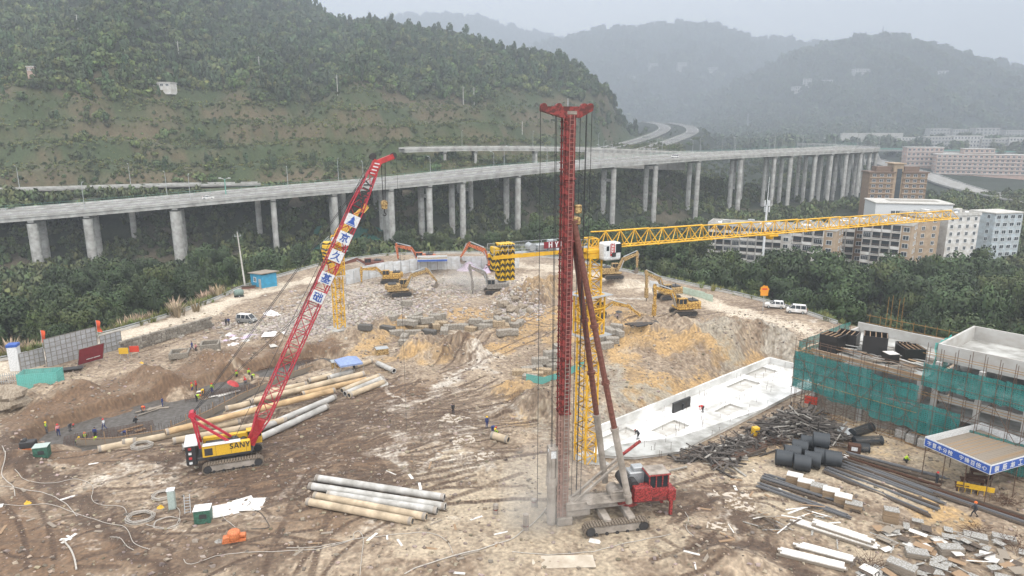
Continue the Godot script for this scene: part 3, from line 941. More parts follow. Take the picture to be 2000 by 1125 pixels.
func terrain(x: float,z: float) -> float:
	var za := pl(x,VIA)
	# valley floor, lower towards the flats and rising into the side valley
	var v := lerpf(-10.0,-17.0,smoothstep(-10.0,90.0,x))
	var up := smoothstep(-300.0,-720.0,z)
	v = lerpf(v,25.0,up*smoothstep(20.0,160.0,x))
	v += hill_noise.get_noise_2d(x*2.0,z*2.0)*2.0
	var h := v
	# hill behind the viaduct: a cut slope, a bench, terraces, then woods
	var s := za - 4.0 - z
	if s > .0:
		var fade := smoothstep(190.0,90.0,x)
		var low := .0
		if s < 34.0:
			low = lerpf(-10.0,12.0,smoothstep(.0,34.0,s))
		elif s < 62.0:
			low = lerpf(12.0,15.0,(s - 34.0)/28.0)
		else:
			var zr := lerpf(-640.0,-560.0,smoothstep(-200.0,110.0,x))
			var hill := ridge(x,z,RIDGE_A,za - 66.0,zr,14.0,3.0)
			# terraces cut into the lower slope
			var tw := smoothstep(100.0,20.0,hill)*smoothstep(130.0,10.0,x)*.85
			var st := 11.0
			var fr := fposmod(hill+hill_noise.get_noise_2d(x,z)*5.0,st)/st
			hill += tw*st*(smoothstep(.6,.95,fr) - fr)
			low = hill
		h = lerpf(v,maxf(low,v),fade)
	h = maxf(h,ridge(x,z,RIDGE_B,-745.0 - .06*absf(x - 400.0),-1320.0,24.0,90.0))
	h = maxf(h,ridge(x,z,RIDGE_C,-1200.0,-2000.0,40.0,170.0))
	h = maxf(h,ridge(x,z,RIDGE_D,-1800.0,-2760.0,40.0,240.0))
	h = carve(x,z,h)
	var d := edge_d(x,z)
	if absf(x) < 300.0 and z > -380.0:
		h = maxf(h,-d*.55 - .35) if d > 9.0 else -9.0*.55 - .35 - minf(6.0,(9.0 - d)*.5)
	return h

func make_hills() -> void:
	hill_noise.seed = 77
	hill_noise.frequency = .012
	hill_noise.fractal_octaves = 4
	var xs := PackedFloat32Array()
	var x := -1700.0
	while x < 2300.0:
		xs.append(x)
		x += 5.0 if absf(x+20.0) < 330.0 else (10.0 if absf(x - 250.0) < 900.0 else 40.0)
	var zs := PackedFloat32Array()
	var z := 120.0
	while z > -3000.0:
		zs.append(z)
		z -= 20.0 if z > -60.0 else (4.0 if z > -640.0 else (14.0 if z > -1600.0 else 40.0))
	var b := MB.new()
	var w := xs.size()
	var fc := FastNoiseLite.new()
	fc.seed = 9
	fc.frequency = .02
	fc.fractal_octaves = 5
	for zz in zs:
		for xx in xs:
			var h := terrain(xx,zz)
			b.v.append(Vector3(xx,h,zz))
			b.uv.append(Vector2.ZERO)
			var t := fc.get_noise_2d(xx,zz)
			var s := pl(xx,VIA) - zz
			var wood := Color(.030,.040,.020)  # forest floor painted dark so gaps between crowns read as shade
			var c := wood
			if s > 4.0 and s < 44.0 and xx < 150.0:
				# raw cut slope under the viaduct, scrub with bare rock
				c = Color(.035,.040,.022).lerp(Color(.16,.125,.09),smoothstep(.12,.45,t+.12))
			elif s >= 44.0 and h < 78.0 and xx < 130.0:
				c = Color(.060,.085,.030).lerp(Color(.16,.115,.068),clampf(smoothstep(-.2,.35,t)*.6+smoothstep(.2,.35,absf(fposmod(h,11.0)/11.0 - .5)*-1.0+.5)*smoothstep(-.5,.2,t)*.6,.0,1.0))
			elif s < 4.0:
				c = Color(.040,.050,.022).lerp(Color(.12,.10,.06),smoothstep(.1,.5,t))
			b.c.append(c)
			b.n.append(Vector3.UP)
	for j in zs.size() - 1:
		for i in w - 1:
			var p := j*w+i
			b.ix.append_array(PackedInt32Array([p,p+w,p+1,p+1,p+w,p+w+1]))
	for j in range(1,zs.size() - 1):
		for i in range(1,w - 1):
			var k := j*w+i
			b.n[k] = Vector3((b.v[k - 1].y - b.v[k+1].y)/(xs[i+1] - xs[i - 1]),1.0,(b.v[k+w].y - b.v[k - w].y)/(zs[j - 1] - zs[j+1])).normalized()
	var m := StandardMaterial3D.new()
	m.resource_name = "hill_soil"
	m.vertex_color_use_as_albedo = true
	m.roughness = 1.0
	m.albedo_texture = tex["leafy"]
	m.uv1_triplanar = true
	m.uv1_world_triplanar = true
	m.uv1_scale = Vector3.ONE/17.0
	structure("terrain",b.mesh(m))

# a crown of leaf-sized faces gathered in clumps; about one unit in radius and height, base at the origin
func crown_mesh(seed_: int,leaves: int,size: float,tall := 1.3,clumps := 9,tone := Color(.060,.082,.030)) -> ArrayMesh:
	var r := RandomNumberGenerator.new()
	r.seed = seed_
	var cs := []
	for k in clumps:
		var a := r.randf()*TAU
		var h := r.randf()
		var rad := (.62*sqrt(r.randf()))*(1.0 - .55*absf(h - .4))
		cs.append([Vector3(cos(a)*rad,(.25+.85*h)*tall*.75,sin(a)*rad),r.randf_range(.26,.46),r.randf_range(.75,1.25)])
	var b := mb()
	for k in leaves:
		var c: Array = cs[r.randi() % clumps]
		var d := Vector3(r.randfn(),r.randfn()*.8+.25,r.randfn()).normalized()
		var p: Vector3 = c[0]+d*c[1]*pow(r.randf(),.35)
		var s := size*r.randf_range(.6,1.35)
		var up := (d+Vector3(r.randfn(),r.randfn(),r.randfn())*.55).normalized()
		var x := up.cross(Vector3(r.randfn(),r.randfn(),r.randfn())).normalized()
		var y := x.cross(up)
		var t: float = c[2]*r.randf_range(.7,1.3)
		b.col = Color(tone.r*t*r.randf_range(.9,1.2),tone.g*t,tone.b*t)
		var i := b.v.size()
		b.quad(p - x*s,p - y*s*.6,p+x*s,p+y*s*.6,up)
		var nn := (d*.75+up*.45+(p - Vector3(0,tall*.4,0)).normalized()*.4).normalized()
		for q in 4:
			b.n[i+q] = nn if nn.dot(b.n[i+q]) > .0 else b.n[i+q]
	return b.mesh()

func wood_places(n: int,x0: float,x1: float,z0: float,z1: float,keep: Callable,s0: float,s1: float,pl_: Array,tn: Array) -> void:
	var f := FastNoiseLite.new()
	f.seed = 3
	f.frequency = .012
	for k in n:
		var x := rr(x0,x1)
		var z := rr(z0,z1)
		var h := terrain(x,z)
		if not keep.call(x,z,h):
			continue
		var t := f.get_noise_2d(x,z)
		var s := rr(s0,s1)*(1.0+.25*t)
		pl_.append(Transform3D(Basis(Vector3.UP,rr(0,TAU)).scaled(Vector3(s*rr(.8,1.25),s*rr(.85,1.45),s)),Vector3(x,h - s*.15,z)))
		var g := rr(.65,1.3)*(1.0+.35*t)
		tn.append(Color(g*rr(.85,1.25),g,g*rr(.8,1.1)))

func make_trees() -> void:
	var a := []
	var at := []
	# woods on the near hill above its terraces
	wood_places(15000,-480.0,150.0,-680.0,-310.0,func(x,z,h): return h > 62.0+16.0*hill_noise.get_noise_2d(x*1.5,z*1.5)+(.0 if x < 60.0 else -30.0) and pl(x,VIA) - z > 66.0 and road_gap(x,z) > 16.0,2.6,5.6,a,at)
	wood_places(2600,-480.0,150.0,-420.0,-250.0,func(x,z,h): return pl(x,VIA) - z > 68.0 and hill_noise.get_noise_2d(x*2.2+50.0,z*2.2) > .14 and h < 70.0,1.6,3.8,a,at)
	for v in 3:
		var pa := []
		var pt := []
		for k in range(v,a.size(),3):
			pa.append(a[k] if v < 2 else a[k].scaled_local(Vector3(.8,1.22,.8)))
			pt.append(at[k])
		stuff(["hill_forest","hill_grove","hill_pines"][v],["dense dark green wood covering the hill behind the viaduct","fresher green broadleaf trees mixed into the hill's wood","slim dark conifers standing out of the hill's wood"][v],crown_mesh(21+v*7,[230,200,170][v],[.2,.22,.17][v],[1.3,1.1,1.6][v],[7,10,8][v],[Color(.050,.085,.028),Color(.080,.115,.036),Color(.036,.064,.028)][v]),M.leaf,pa,pt)
	var tg := []
	var tt := []
	wood_places(30000,-430.0,150.0,-520.0,-250.0,func(x,z,h): return pl(x,VIA) - z > 44.0 and h < 84.0 and absf(pl(x,VIA) - z - 52.0) > 8.0 and (absf(fposmod(h,11.0) - 5.5) > 2.6 or rng.randf() < .3),.6,1.5,tg,tt)
	stuff("terrace_grass","rough grass and low plants covering the terraced slope",crown_mesh(29,46,.3,.55,8,Color(.095,.115,.040)),M.leaf,tg,tt)
	var b := []
	var bt := []
	wood_places(13000,100.0,1200.0,-1350.0,-560.0,func(x,z,h): return (h > 27.0 or z < -640.0) and road_gap(x,z) > 24.0 and not (z > -700.0 and x > 60.0 and x < 215.0),4.0,8.0,b,bt)
	wood_places(6000,-250.0,1500.0,-2030.0,-1250.0,func(x,z,h): return h > 45.0,8.0,15.0,b,bt)
	wood_places(5000,-800.0,1300.0,-2800.0,-1850.0,func(x,z,h): return h > 60.0,12.0,22.0,b,bt)
	stuff("far_forest","hazy blue green woods covering the far ridges",crown_mesh(22,110,.3,1.25,5,Color(.050,.070,.032)),M.leaf,b,bt)
	var c := []
	var ct := []
	# scrub on terraces and on the slopes under the viaduct
	wood_places(13000,-420.0,150.0,-520.0,-240.0,func(x,z,h): return pl(x,VIA) - z > 64.0 and h < 84.0 and hill_noise.get_noise_2d(x*3.0,z*3.0) > -.3,.5,1.7,c,ct)
	wood_places(17000,-330.0,190.0,-470.0,-225.0,func(x,z,h): return absf(pl(x,VIA) - z - 20.0) < 26.0 and absf(pl(x,VIA) - z - 1.0) > 7.0 and hill_noise.get_noise_2d(x*2.0,z*2.0+90.0) > -.34,1.3,3.8,c,ct)
	wood_places(15000,-330.0,170.0,-470.0,-120.0,func(x,z,h): return z > pl(x,VIA)+3.0 and edge_d(x,z) > 22.0 and not (x > 78.0 and x < 178.0 and z > -315.0 and z < -236.0),1.4,4.0,c,ct)
	wood_places(9000,120.0,420.0,-480.0,-90.0,func(x,z,h): return z > pl(x,VIA)+3.0 and edge_d(x,z) > 15.0 and not (x > 78.0 and x < 198.0 and z < -236.0 and z > -330.0) and not (x > 190.0 and x < 250.0 and z < -378.0 and z > -420.0),1.6,4.2,c,ct)
	wood_places(2200,60.0,250.0,-720.0,-440.0,func(x,z,h): return road_gap(x,z) > 12.0 and pl(x,VIA) - z > 30.0,.8,2.2,c,ct)
	wood_places(3500,200.0,700.0,-740.0,-380.0,func(x,z,h): return clear_of_far_town(x,z) and hill_noise.get_noise_2d(x*3.0,z*3.0) > -.1,1.5,4.0,c,ct)
	stuff("hillside_scrub","low scrub and bushes on the terraces and slopes round the viaduct",crown_mesh(23,150,.22,.95,8,Color(.054,.080,.026)),M.leaf,c,ct)
	valley_trees()

func tree_proto(called: String,seed_: int,height: float,radius: float,tone: String,leaves: int) -> Node3D:
	var t := Node3D.new()
	t.name = called
	var b := mb(Color(1,1,1))
	var r := RandomNumberGenerator.new()
	r.seed = seed_
	var p := Vector3.ZERO
	var top := Vector3(r.randf_range(-.4,.4),height*.62,r.randf_range(-.4,.4))
	b.tube(Vector3(0,-.6,0),top*.5,height*.024,height*.017,7,false)
	b.tube(top*.5,top,height*.017,height*.008,6,false)
	for k in 6:
		var s: Vector3 = p.lerp(top,r.randf_range(.4,.9))
		var an := r.randf()*TAU
		b.tube(s,s+Vector3(cos(an)*radius*.6,height*r.randf_range(.1,.25),sin(an)*radius*.6),height*.009,height*.003,5,false)
	part(t,"trunk",b.mesh(),M.bark)
	var cr := part(t,"crown",crown_mesh(seed_+100,leaves,.06,1.35,17,Color(.048,.080,.022)),M[tone])
	cr.transform = Transform3D(Basis.IDENTITY.scaled(Vector3(radius,height*.58,radius)),Vector3(0,height*.28,0))
	return t

func valley_trees() -> void:
	var protos := []
	for k in 8:
		protos.append(tree_proto("tree",300+k,10.0,[4.6,3.9,5.2,4.2,3.4,4.9,4.4,3.8][k],"leaf%d" % [0,1,3,0,2,1,4,3][k],3800))
	var spots := []
	# belt below the left rim of the plateau
	var tries := 0
	while spots.size() < 105 and tries < 6000:
		tries += 1
		var x := rr(-215,-38)
		var z := rr(-232,-108)
		var d := edge_d(x,z)
		if d > 7.0 and d < 62.0 and z > pl(x,VIA)+14.0 and absf(d - 44.0) > 4.0:
			if add_spot(spots,Vector2(x,z),4.6):
				spots[-1].append([rr(9.0,13.0) if d > 16.0 else rr(5.0,8.0),0])
	var n0 := spots.size()
	tries = 0
	while spots.size() < n0+170 and tries < 9000:
		tries += 1
		var x := rr(8,235)
		var z := rr(-300,-92)
		var d := edge_d(x,z)
		if d > 6.0 and d < (82.0 if x < 120.0 else 150.0) and z > pl(x,VIA)+40.0 and clear_of_town(x,z):
			if add_spot(spots,Vector2(x,z),5.0):
				spots[-1].append([(rr(11.0,17.0) if d > 38.0 else rr(9.0,14.0)) if d > 16.0 else rr(6.0,9.0),1])
	# a row in front of the viaduct's middle
	for u in 26:
		var x := -50.0+u*5.2+rr(-2,2)
		var z := pl(x,VIA)+rr(14,60)
		if edge_d(x,z) > 10.0 and clear_of_town(x,z) and add_spot(spots,Vector2(x,z),4.0):
			spots[-1].append([rr(6.0,10.0),2])
	for u in 22:
		var q := Vector2(66.0+u*4.2+rr(-1,1),-226.0+u*.5+rr(-5,5))
		if add_spot(spots,q,2.6):
			spots[-1].append([rr(13.0,17.5),1])
	var tones := ["green broad","dark green slim","fresh green broad","green","yellowish slim","dark broad","olive brown","fresh green"]
	var groups := ["trees below the viaduct","trees below the apartment blocks","trees by the middle piers"]
	for s in spots:
		var pk := rng.randi() % 8
		var t: Node3D = protos[pk].duplicate()
		t.name = numbered("tree")
		add_child(t)
		var k: float = s[1][0]/10.0
		t.scale = Vector3(k*rr(.9,1.2),k,k*rr(.9,1.2))
		t.rotation.y = rr(0,TAU)
		var gy := terrain(s[0].x,s[0].y)
		if edge_d(s[0].x,s[0].y) < 15.0:
			gy = maxf(gy,gh(s[0].x,s[0].y))
		t.position = Vector3(s[0].x,gy,s[0].y)
		tag(t,"%s %s tree %s" % ["low" if k < .75 else ("medium high" if k < 1.1 else "tall"),tones[pk],near_what(t.position)],"tree",groups[s[1][1]])
	for p in protos:
		p.free()

func near_what(p: Vector3) -> String:
	var best := ""
	var bd := 1e9
	for q in [[-90,-120,"behind the gate panels"],[-100,-145,"below the plume grass"],[-130,-150,"at the left picture edge"],[-85,-165,"below the stone wall's road"],[-110,-190,"before the left piers"],[-75,-190,"beside the blue hut"],[-60,-215,"behind the utility pole"],[-150,-200,"under the viaduct's left end"],[-35,-235,"behind the hoarding"],[-10,-260,"behind the breaker excavators"],[10,-240,"behind the counterweights"],[30,-215,"below the crane cab"],[45,-200,"beyond the road bend"],[60,-180,"behind the yellow excavators"],[75,-160,"above the orange sign"],[80,-190,"below the crane jib"],[95,-225,"before the pale apartment block"],[110,-205,"before the first beige block"],[130,-200,"before the second beige block"],[95,-150,"behind the parked cars"],[110,-130,"behind the scaffold"],[135,-150,"at the right picture edge"],[150,-220,"before the white block"],[175,-240,"below the blue grey block"],[60,-240,"below the jib's root"],[40,-260,"under the viaduct's middle"],[200,-200,"beyond the right picture edge"]]:
		var d := Vector2(q[0] - p.x,q[1] - p.z).length()
		if d < bd:
			bd = d
			best = q[2]
	return best

func add_spot(spots: Array,p: Vector2,gap: float) -> bool:
	for s in spots:
		if s[0].distance_squared_to(p) < gap*gap:
			return false
	spots.append([p])
	return true

func clear_of_town(x: float,z: float) -> bool:
	return not (x > 78.0 and x < 190.0 and z < -236.0)

func road_gap(x: float,z: float) -> float:
	var d := 1e9
	for hw in [HWY_A,HWY_B]:
		for k in hw.size() - 1:
			d = minf(d,Vector2(x,z).distance_to(Geometry2D.get_closest_point_to_segment(Vector2(x,z),Vector2(hw[k].x,hw[k].z),Vector2(hw[k+1].x,hw[k+1].z))))
	return d

func clear_of_far_town(x: float,z: float) -> bool:
	for k in 5:
		var a: Vector2 = [Vector2(225,-400),Vector2(365,-520),Vector2(335,-560),Vector2(430,-665),Vector2(390,-700)][k]
		var r: Vector2 = [Vector2(24,30),Vector2(60,30),Vector2(34,28),Vector2(190,22),Vector2(40,30)][k]
		if absf(x - a.x) < r.x and absf(z - a.y) < r.y:
			return false
	for k in TOWN_ROAD.size() - 1:
		if Vector2(x,z).distance_to(Geometry2D.get_closest_point_to_segment(Vector2(x,z),Vector2(TOWN_ROAD[k].x,TOWN_ROAD[k].z),Vector2(TOWN_ROAD[k+1].x,TOWN_ROAD[k+1].z))) < 17.0:
			return false
	return z > pl(x,VIA) - 8.0 or z < pl(x,VIA) - 44.0

# ---------------------------------------------------------------- viaduct and roads
var VIA_H: Array = [Vector2(-320,3.5),Vector2(-184,9.5),Vector2(-93,15.3),Vector2(-34,18.6),Vector2(17,21),Vector2(76,23.2),Vector2(134,25.6),Vector2(213,28),Vector2(330,30)]
var via_path := PackedVector3Array()

func smooth_path(pts: Array,step := 6.0) -> PackedVector3Array:
	var c := Curve3D.new()
	for i in pts.size():
		var a: Vector3 = pts[maxi(i - 1,0)]
		var b: Vector3 = pts[mini(i+1,pts.size() - 1)]
		var t := (b - a)/6.0
		c.add_point(pts[i],-t,t)
	var out := PackedVector3Array()
	var l := c.get_baked_length()
	var n := int(l/step)
	for k in n+1:
		out.append(c.sample_baked(l*k/n,true))
	return out

func side_of(p: PackedVector3Array,i: int) -> Vector3:   # horizontal, to the left of the way along the path
	var d := p[mini(i+1,p.size() - 1)] - p[maxi(i - 1,0)]
	return Vector3(d.z,0,-d.x).normalized()

# a closed section (across, up) drawn along a path
func sweep(b: MB,prof: Array,p: PackedVector3Array,closed := true,caps := true) -> MB:
	var mid := Vector2.ZERO
	for q in prof:
		mid += q/prof.size()
	for i in p.size() - 1:
		var s0 := side_of(p,i)
		var s1 := side_of(p,i+1)
		for k in prof.size() if closed else prof.size() - 1:
			var u: Vector2 = prof[k]
			var w: Vector2 = prof[(k+1) % prof.size()]
			var e := w - u
			var o := Vector2(e.y,-e.x)
			if closed and o.dot((u+w)*.5 - mid) < .0 or not closed and o.y < .0:
				o = -o
			b.quad(p[i]+s0*u.x+Vector3.UP*u.y,p[i]+s0*w.x+Vector3.UP*w.y,p[i+1]+s1*w.x+Vector3.UP*w.y,p[i+1]+s1*u.x+Vector3.UP*u.y,s0*o.x+Vector3.UP*o.y)
	return b

func rect(x0: float,x1: float,y0: float,y1: float) -> Array:
	return [Vector2(x0,y0),Vector2(x1,y0),Vector2(x1,y1),Vector2(x0,y1)]

func cut_path(p: PackedVector3Array,a: int,e: int) -> PackedVector3Array:
	return p.slice(a,mini(e+1,p.size()))

func deck_bridge(t: Node3D,p: PackedVector3Array,w: float,span: int,first_rail := true) -> void:
	# path runs along the near edge, the deck lies behind it (to the left of the path)
	part(t,"deck_slab",sweep(mb(),rect(-.2,w+.2,-.55,.0),p).mesh(),M.concrete_deck)
	part(t,"road_surface",sweep(mb(),[Vector2(.45,.02),Vector2(w - .45,.02)],p,false).mesh(),M.asphalt)
	part(t,"parapet",sweep(mb(),[Vector2(-.25,-.7),Vector2(.3,-.7),Vector2(.12,.42),Vector2(-.12,.42)],p).mesh(),M.concrete)
	part(t,"parapet",sweep(mb(),[Vector2(w - .3,-.7),Vector2(w+.25,-.7),Vector2(w+.12,.6),Vector2(w - .12,.6)],p).mesh(),M.concrete)
	for x in [1.0,w - 1.0]:
		part(t,"edge_line",sweep(mb(),[Vector2(x - .1,.026),Vector2(x+.1,.026)],p,false).mesh(),M.white_paint)
	for k in range(0,p.size() - 1,2):
		part(t,"lane_line",sweep(mb(),[Vector2(w*.5 - .09,.026),Vector2(w*.5+.09,.026)],cut_path(p,k,k+1),false).mesh(),M.white_paint)
	for k in range(0,p.size() - 1,span):
		var seg := cut_path(p,k,k+span)
		if seg.size() > 1:
			for x in [.6,w*.36,w*.64,w - .6]:
				part(t,"girder",sweep(mb(),rect(x - .55,x+.55,-2.0,-.556),seg).mesh(),M.concrete)
	if first_rail:
		var rl := mb()
		sweep(rl,rect(-.05,.05,1.22,1.32),p)
		for k in p.size():
			rl.tube(p[k]+Vector3.UP*.4,p[k]+Vector3.UP*1.25,.05,.05,4,false)
		part(t,"hand_rail",rl.mesh(),M.galvanised)

func pier(t: Node3D,at: Vector3,side: Vector3,w: float,r: float,tie: float,cols: int) -> void:
	# at: near edge of the deck; columns stand under the deck down to the ground
	var along := Vector3(-side.z,0,side.x)
	var bs := Basis(side,Vector3.UP,along)
	var b := mb()
	var h := -2.0
	var c := at+side*w*.5
	b.prism(PackedVector2Array([Vector2(-w*.5+.4,h),Vector2(w*.5 - .4,h),Vector2(w*.5 - .4,h - .7),Vector2(w*.5 - 2.0,h - 1.5),Vector2(-w*.5+2.0,h - 1.5),Vector2(-w*.5+.4,h - .7)]),1.9,Transform3D(bs,c))
	var pr := part(t,"pier",b.mesh(),M.concrete)
	for k in cols:
		var x := lerpf(-w*.5+1.9,w*.5 - 1.9,float(k)/maxf(1.0,cols - 1))
		var q := c+side*x
		var g := terrain(q.x,q.z) - 1.0
		part(pr,"column",mb().tube(Vector3(q.x,g,q.z),Vector3(q.x,at.y - 3.2,q.z),r,r,14,false).mesh(),M.concrete)
	if tie > .0:
		part(pr,"tie_beam",mb().bar(c - side*(w*.5 - 1.9)+Vector3.UP*-tie,c+side*(w*.5 - 1.9)+Vector3.UP*-tie,1.0,1.5).mesh(),M.concrete)

var lamp_mesh: ArrayMesh
func street_lamp(at: Vector3,towards: Vector3,label: String,h := 10.0) -> void:
	var t := thing("street_lamp",label,"street lamp",at,.0,"street lamps along the motorway")
	t.rotation.y = atan2(towards.x,towards.z)
	t.scale = Vector3.ONE*h/10.0
	if lamp_mesh == null:
		var b := mb()
		b.tube(Vector3(0,-.3,0),Vector3(0,8.6,0),.13,.09,7)
		b.path(PackedVector3Array([Vector3(0,8.6,0),Vector3(0,9.4,.2),Vector3(0,9.85,.8),Vector3(0,10,1.6)]),.075,6)
		lamp_mesh = b.mesh()
	part(t,"pole",lamp_mesh,M.galvanised)
	part(t,"lamp_head",mb().cbox(Vector3(0,10.0,2.0),Vector3(.32,.16,1.0),.05).mesh(),M.cab_white)

func at_x(p: PackedVector3Array,x: float) -> int:
	var best := 0
	for i in p.size():
		if absf(p[i].x - x) < absf(p[best].x - x):
			best = i
	return best

func make_viaduct() -> void:
	var pts := []
	for k in VIA.size():
		pts.append(Vector3(VIA[k].x,VIA_H[k].y,VIA[k].y))
	pts.resize(8)
	pts.append_array([Vector3(234,28.4,-451),Vector3(250,28.6,-474),Vector3(257,28.8,-510),Vector3(255,29,-560)])
	via_path = smooth_path(pts,6.0)
	var t := thing("viaduct","long grey concrete viaduct crossing behind the site on tall round columns","viaduct")
	deck_bridge(t,via_path,12.0,6)
	# the second carriageway, a little higher and behind
	var back := PackedVector3Array()
	for i in via_path.size():
		back.append(via_path[i]+side_of(via_path,i)*14.5+Vector3.UP*.7)
	var t2 := thing("rear_viaduct","second concrete carriageway running parallel behind the long viaduct","viaduct")
	deck_bridge(t2,back,12.0,6,false)
	var gr := mb()
	for i in range(0,back.size() - 1):
		var q := back[i]+side_of(back,i)*.2
		gr.tube(q+Vector3.UP*.4,q+Vector3.UP*2.3,.05,.05,4,false)
		var q2 := back[i+1]+side_of(back,i+1)*.2
		for hh in [1.5,2.25]:
			gr.bar(q+Vector3.UP*hh,q2+Vector3.UP*hh,.06)
	part(t2,"median_fence",gr.mesh(),M.rail_green)
	for a in [[-178.0,1.8,.0,2],[-160.0,1.7,.0,2],[-129.0,2.1,.0,3],[-96.0,1.05,9.0,3],[-75.0,1.3,8.0,2],[-49.5,1.4,.0,3],[-34.0,1.4,7.0,2],[-20.0,1.4,.0,2],[2.5,1.5,.0,2],[57.0,1.5,9.5,2],[84.0,1.4,.0,2],[110.0,1.4,.0,2],[136.0,1.4,.0,2],[159.0,1.2,.0,2],[176.0,1.25,.0,2],[190.0,1.25,.0,2],[202.0,1.2,.0,2],[213.0,1.2,.0,2],[223.0,1.2,.0,2],[234.0,1.2,.0,2],[246.0,1.2,.0,2]]:
		var i := at_x(via_path,a[0])
		pier(t,via_path[i],side_of(via_path,i),12.0,a[1],a[2],a[3])
	for a in [[-150.0,.0],[-108.0,.0],[-72.0,.0],[-56.0,8.0],[-18.0,9.0],[-2.0,.0],[146.0,.0],[168.0,.0],[184.0,.0],[198.0,.0],[210.0,.0],[232.0,.0]]:
		var i := at_x(back,a[0])
		pier(t2,back[i],side_of(back,i),12.0,1.15,a[1],2)
	for k in range(0,19):
		var x: float = [-158.0,-125.0,-90.0,-62.0,-34.0,-10.0,17.0,47.0,76.0,106.0,133.0,157.0,180.0,200.0,-190.0,218.0,236.0,-228.0,250.0][k]
		var i := at_x(via_path,x)
		var s := side_of(via_path,i)
		street_lamp(via_path[i]+s*.05+Vector3.UP*.45,s,"single arm street lamp standing on the viaduct's near parapet")
	for x in [-210.0,-140.0,-75.0,5.0,60.0,92.0,120.0,148.0,172.0,192.0,210.0]:
		var i := at_x(back,x)
		var s := side_of(back,i)
		street_lamp(back[i]+s*12.0+Vector3.UP*.55,-s,"street lamp on the far parapet of the rear carriageway")
	# green information mast with two lamps
	var i0 := at_x(via_path,Vector3(-114.02,15.62,-272).x)
	var g := thing("signal_mast","green mast with two white lamp arms on the viaduct deck","mast",via_path[i0]+side_of(via_path,i0)*13.2+Vector3.UP*.6)
	part(g,"pole",mb().tube(Vector3(0,-.6,0),Vector3(0,6.2,0),.28,.2,8).mesh(),M.rail_green)
	for s in [-1.0,1.0]:
		part(g,"lamp_arm",mb().bar(Vector3(0,6.0,0),Vector3(s*1.6,6.5,0),.14).cbox(Vector3(s*1.9,6.5,0),Vector3(1.0,.3,.5),.06).mesh(),M.cab_white)
	# net hung on the raw slope below the deck
	var nb_ := mb()
	var n0 := Vector2(-86,-283)
	for i in 12:
		for j in 5:
			var c := []
			for q in [[0,0],[1,0],[1,1],[0,1]]:
				var x: float = n0.x+(i+q[0])*2.6
				var z: float = n0.y+1.0 - (i+q[0])*1.0 - (j+q[1])*3.0
				c.append(Vector3(x,terrain(x,z)+.7+.25*sin(x*1.7+z),z))
			nb_.quad(c[0],c[1],c[2],c[3],Vector3.UP)
	solo("slope_net","dark green net pegged over the bare slope under the viaduct","net",nb_.mesh(),mt("net_green",.02,.11,.085,.9,.0,"grain",2.0))

var TOWN_ROAD: Array = [Vector3(300.73,12.26,-590),Vector3(306.74,8.41,-545),Vector3(311.18,5.18,-505),Vector3(318.56,1.77,-465),Vector3(343.35,-3.47,-425)]
var HWY_A: Array = [Vector3(40.18,26.19,-455),Vector3(63.04,27.25,-490),Vector3(90.28,30.7,-535),Vector3(119.78,35.62,-595),Vector3(144.75,41.27,-665),Vector3(154.39,46.1,-735),Vector3(154.66,49.59,-810)]
var HWY_B: Array = [Vector3(78.72,25.21,-455),Vector3(104.66,29.15,-500),Vector3(135.74,33.36,-570),Vector3(166.01,38.47,-645),Vector3(180.97,43.96,-725),Vector3(177.15,48.44,-810)]

func carve(x: float,z: float,h: float) -> float:   # cut or fill under the motorway in the side valley
	if z > -440.0 or z < -840.0 or x < -20.0 or x > 260.0:
		return h
	for hw in [HWY_A,HWY_B]:
		for k in hw.size() - 1:
			var a := Vector2(hw[k].x,hw[k].z)
			var b := Vector2(hw[k+1].x,hw[k+1].z)
			var c := Geometry2D.get_closest_point_to_segment(Vector2(x,z),a,b)
			var d := c.distance_to(Vector2(x,z))
			if d < 26.0:
				var y := lerpf(hw[k].y,hw[k+1].y,a.distance_to(c)/a.distance_to(b)) - .6
				h = lerpf(y,h,smoothstep(10.0,26.0,d))
	return h

func ribbon(called: String,p: PackedVector3Array,w: float,mat: Material,lines := true) -> void:
	var r := structure(called,sweep(mb(),rect(-w*.5,w*.5,-.5,.0),p).mesh(),mat)
	if lines:
		for x in [-w*.5+.6,w*.5 - .6]:
			part(r,"edge_line",sweep(mb(),[Vector2(x - .14,.012),Vector2(x+.14,.012)],p,false).mesh(),M.white_paint)
		var ln := mb()
		for k in range(0,p.size() - 1,3):
			sweep(ln,[Vector2(-.1,.012),Vector2(.1,.012)],cut_path(p,k,k+1),false)
		part(r,"lane_line",ln.mesh(),M.white_paint)
	for s in [-1.0,1.0]:
		part(r,"guard_rail",sweep(mb(),rect(s*w*.5 - .12,s*w*.5+.12,.01,.85),p).mesh(),M.concrete)

func drape(pts: Array,step: float,lift: float) -> PackedVector3Array:
	var p := smooth_path(pts,step)
	for i in p.size():
		p[i].y = maxf(terrain(p[i].x,p[i].z),maxf(terrain(p[i].x+4.0,p[i].z),terrain(p[i].x,p[i].z - 5.0)))+lift
	for r in 6:
		for i in range(1,p.size() - 1):
			p[i].y = maxf(p[i].y,(p[i - 1].y+p[i+1].y)*.5)
	return p

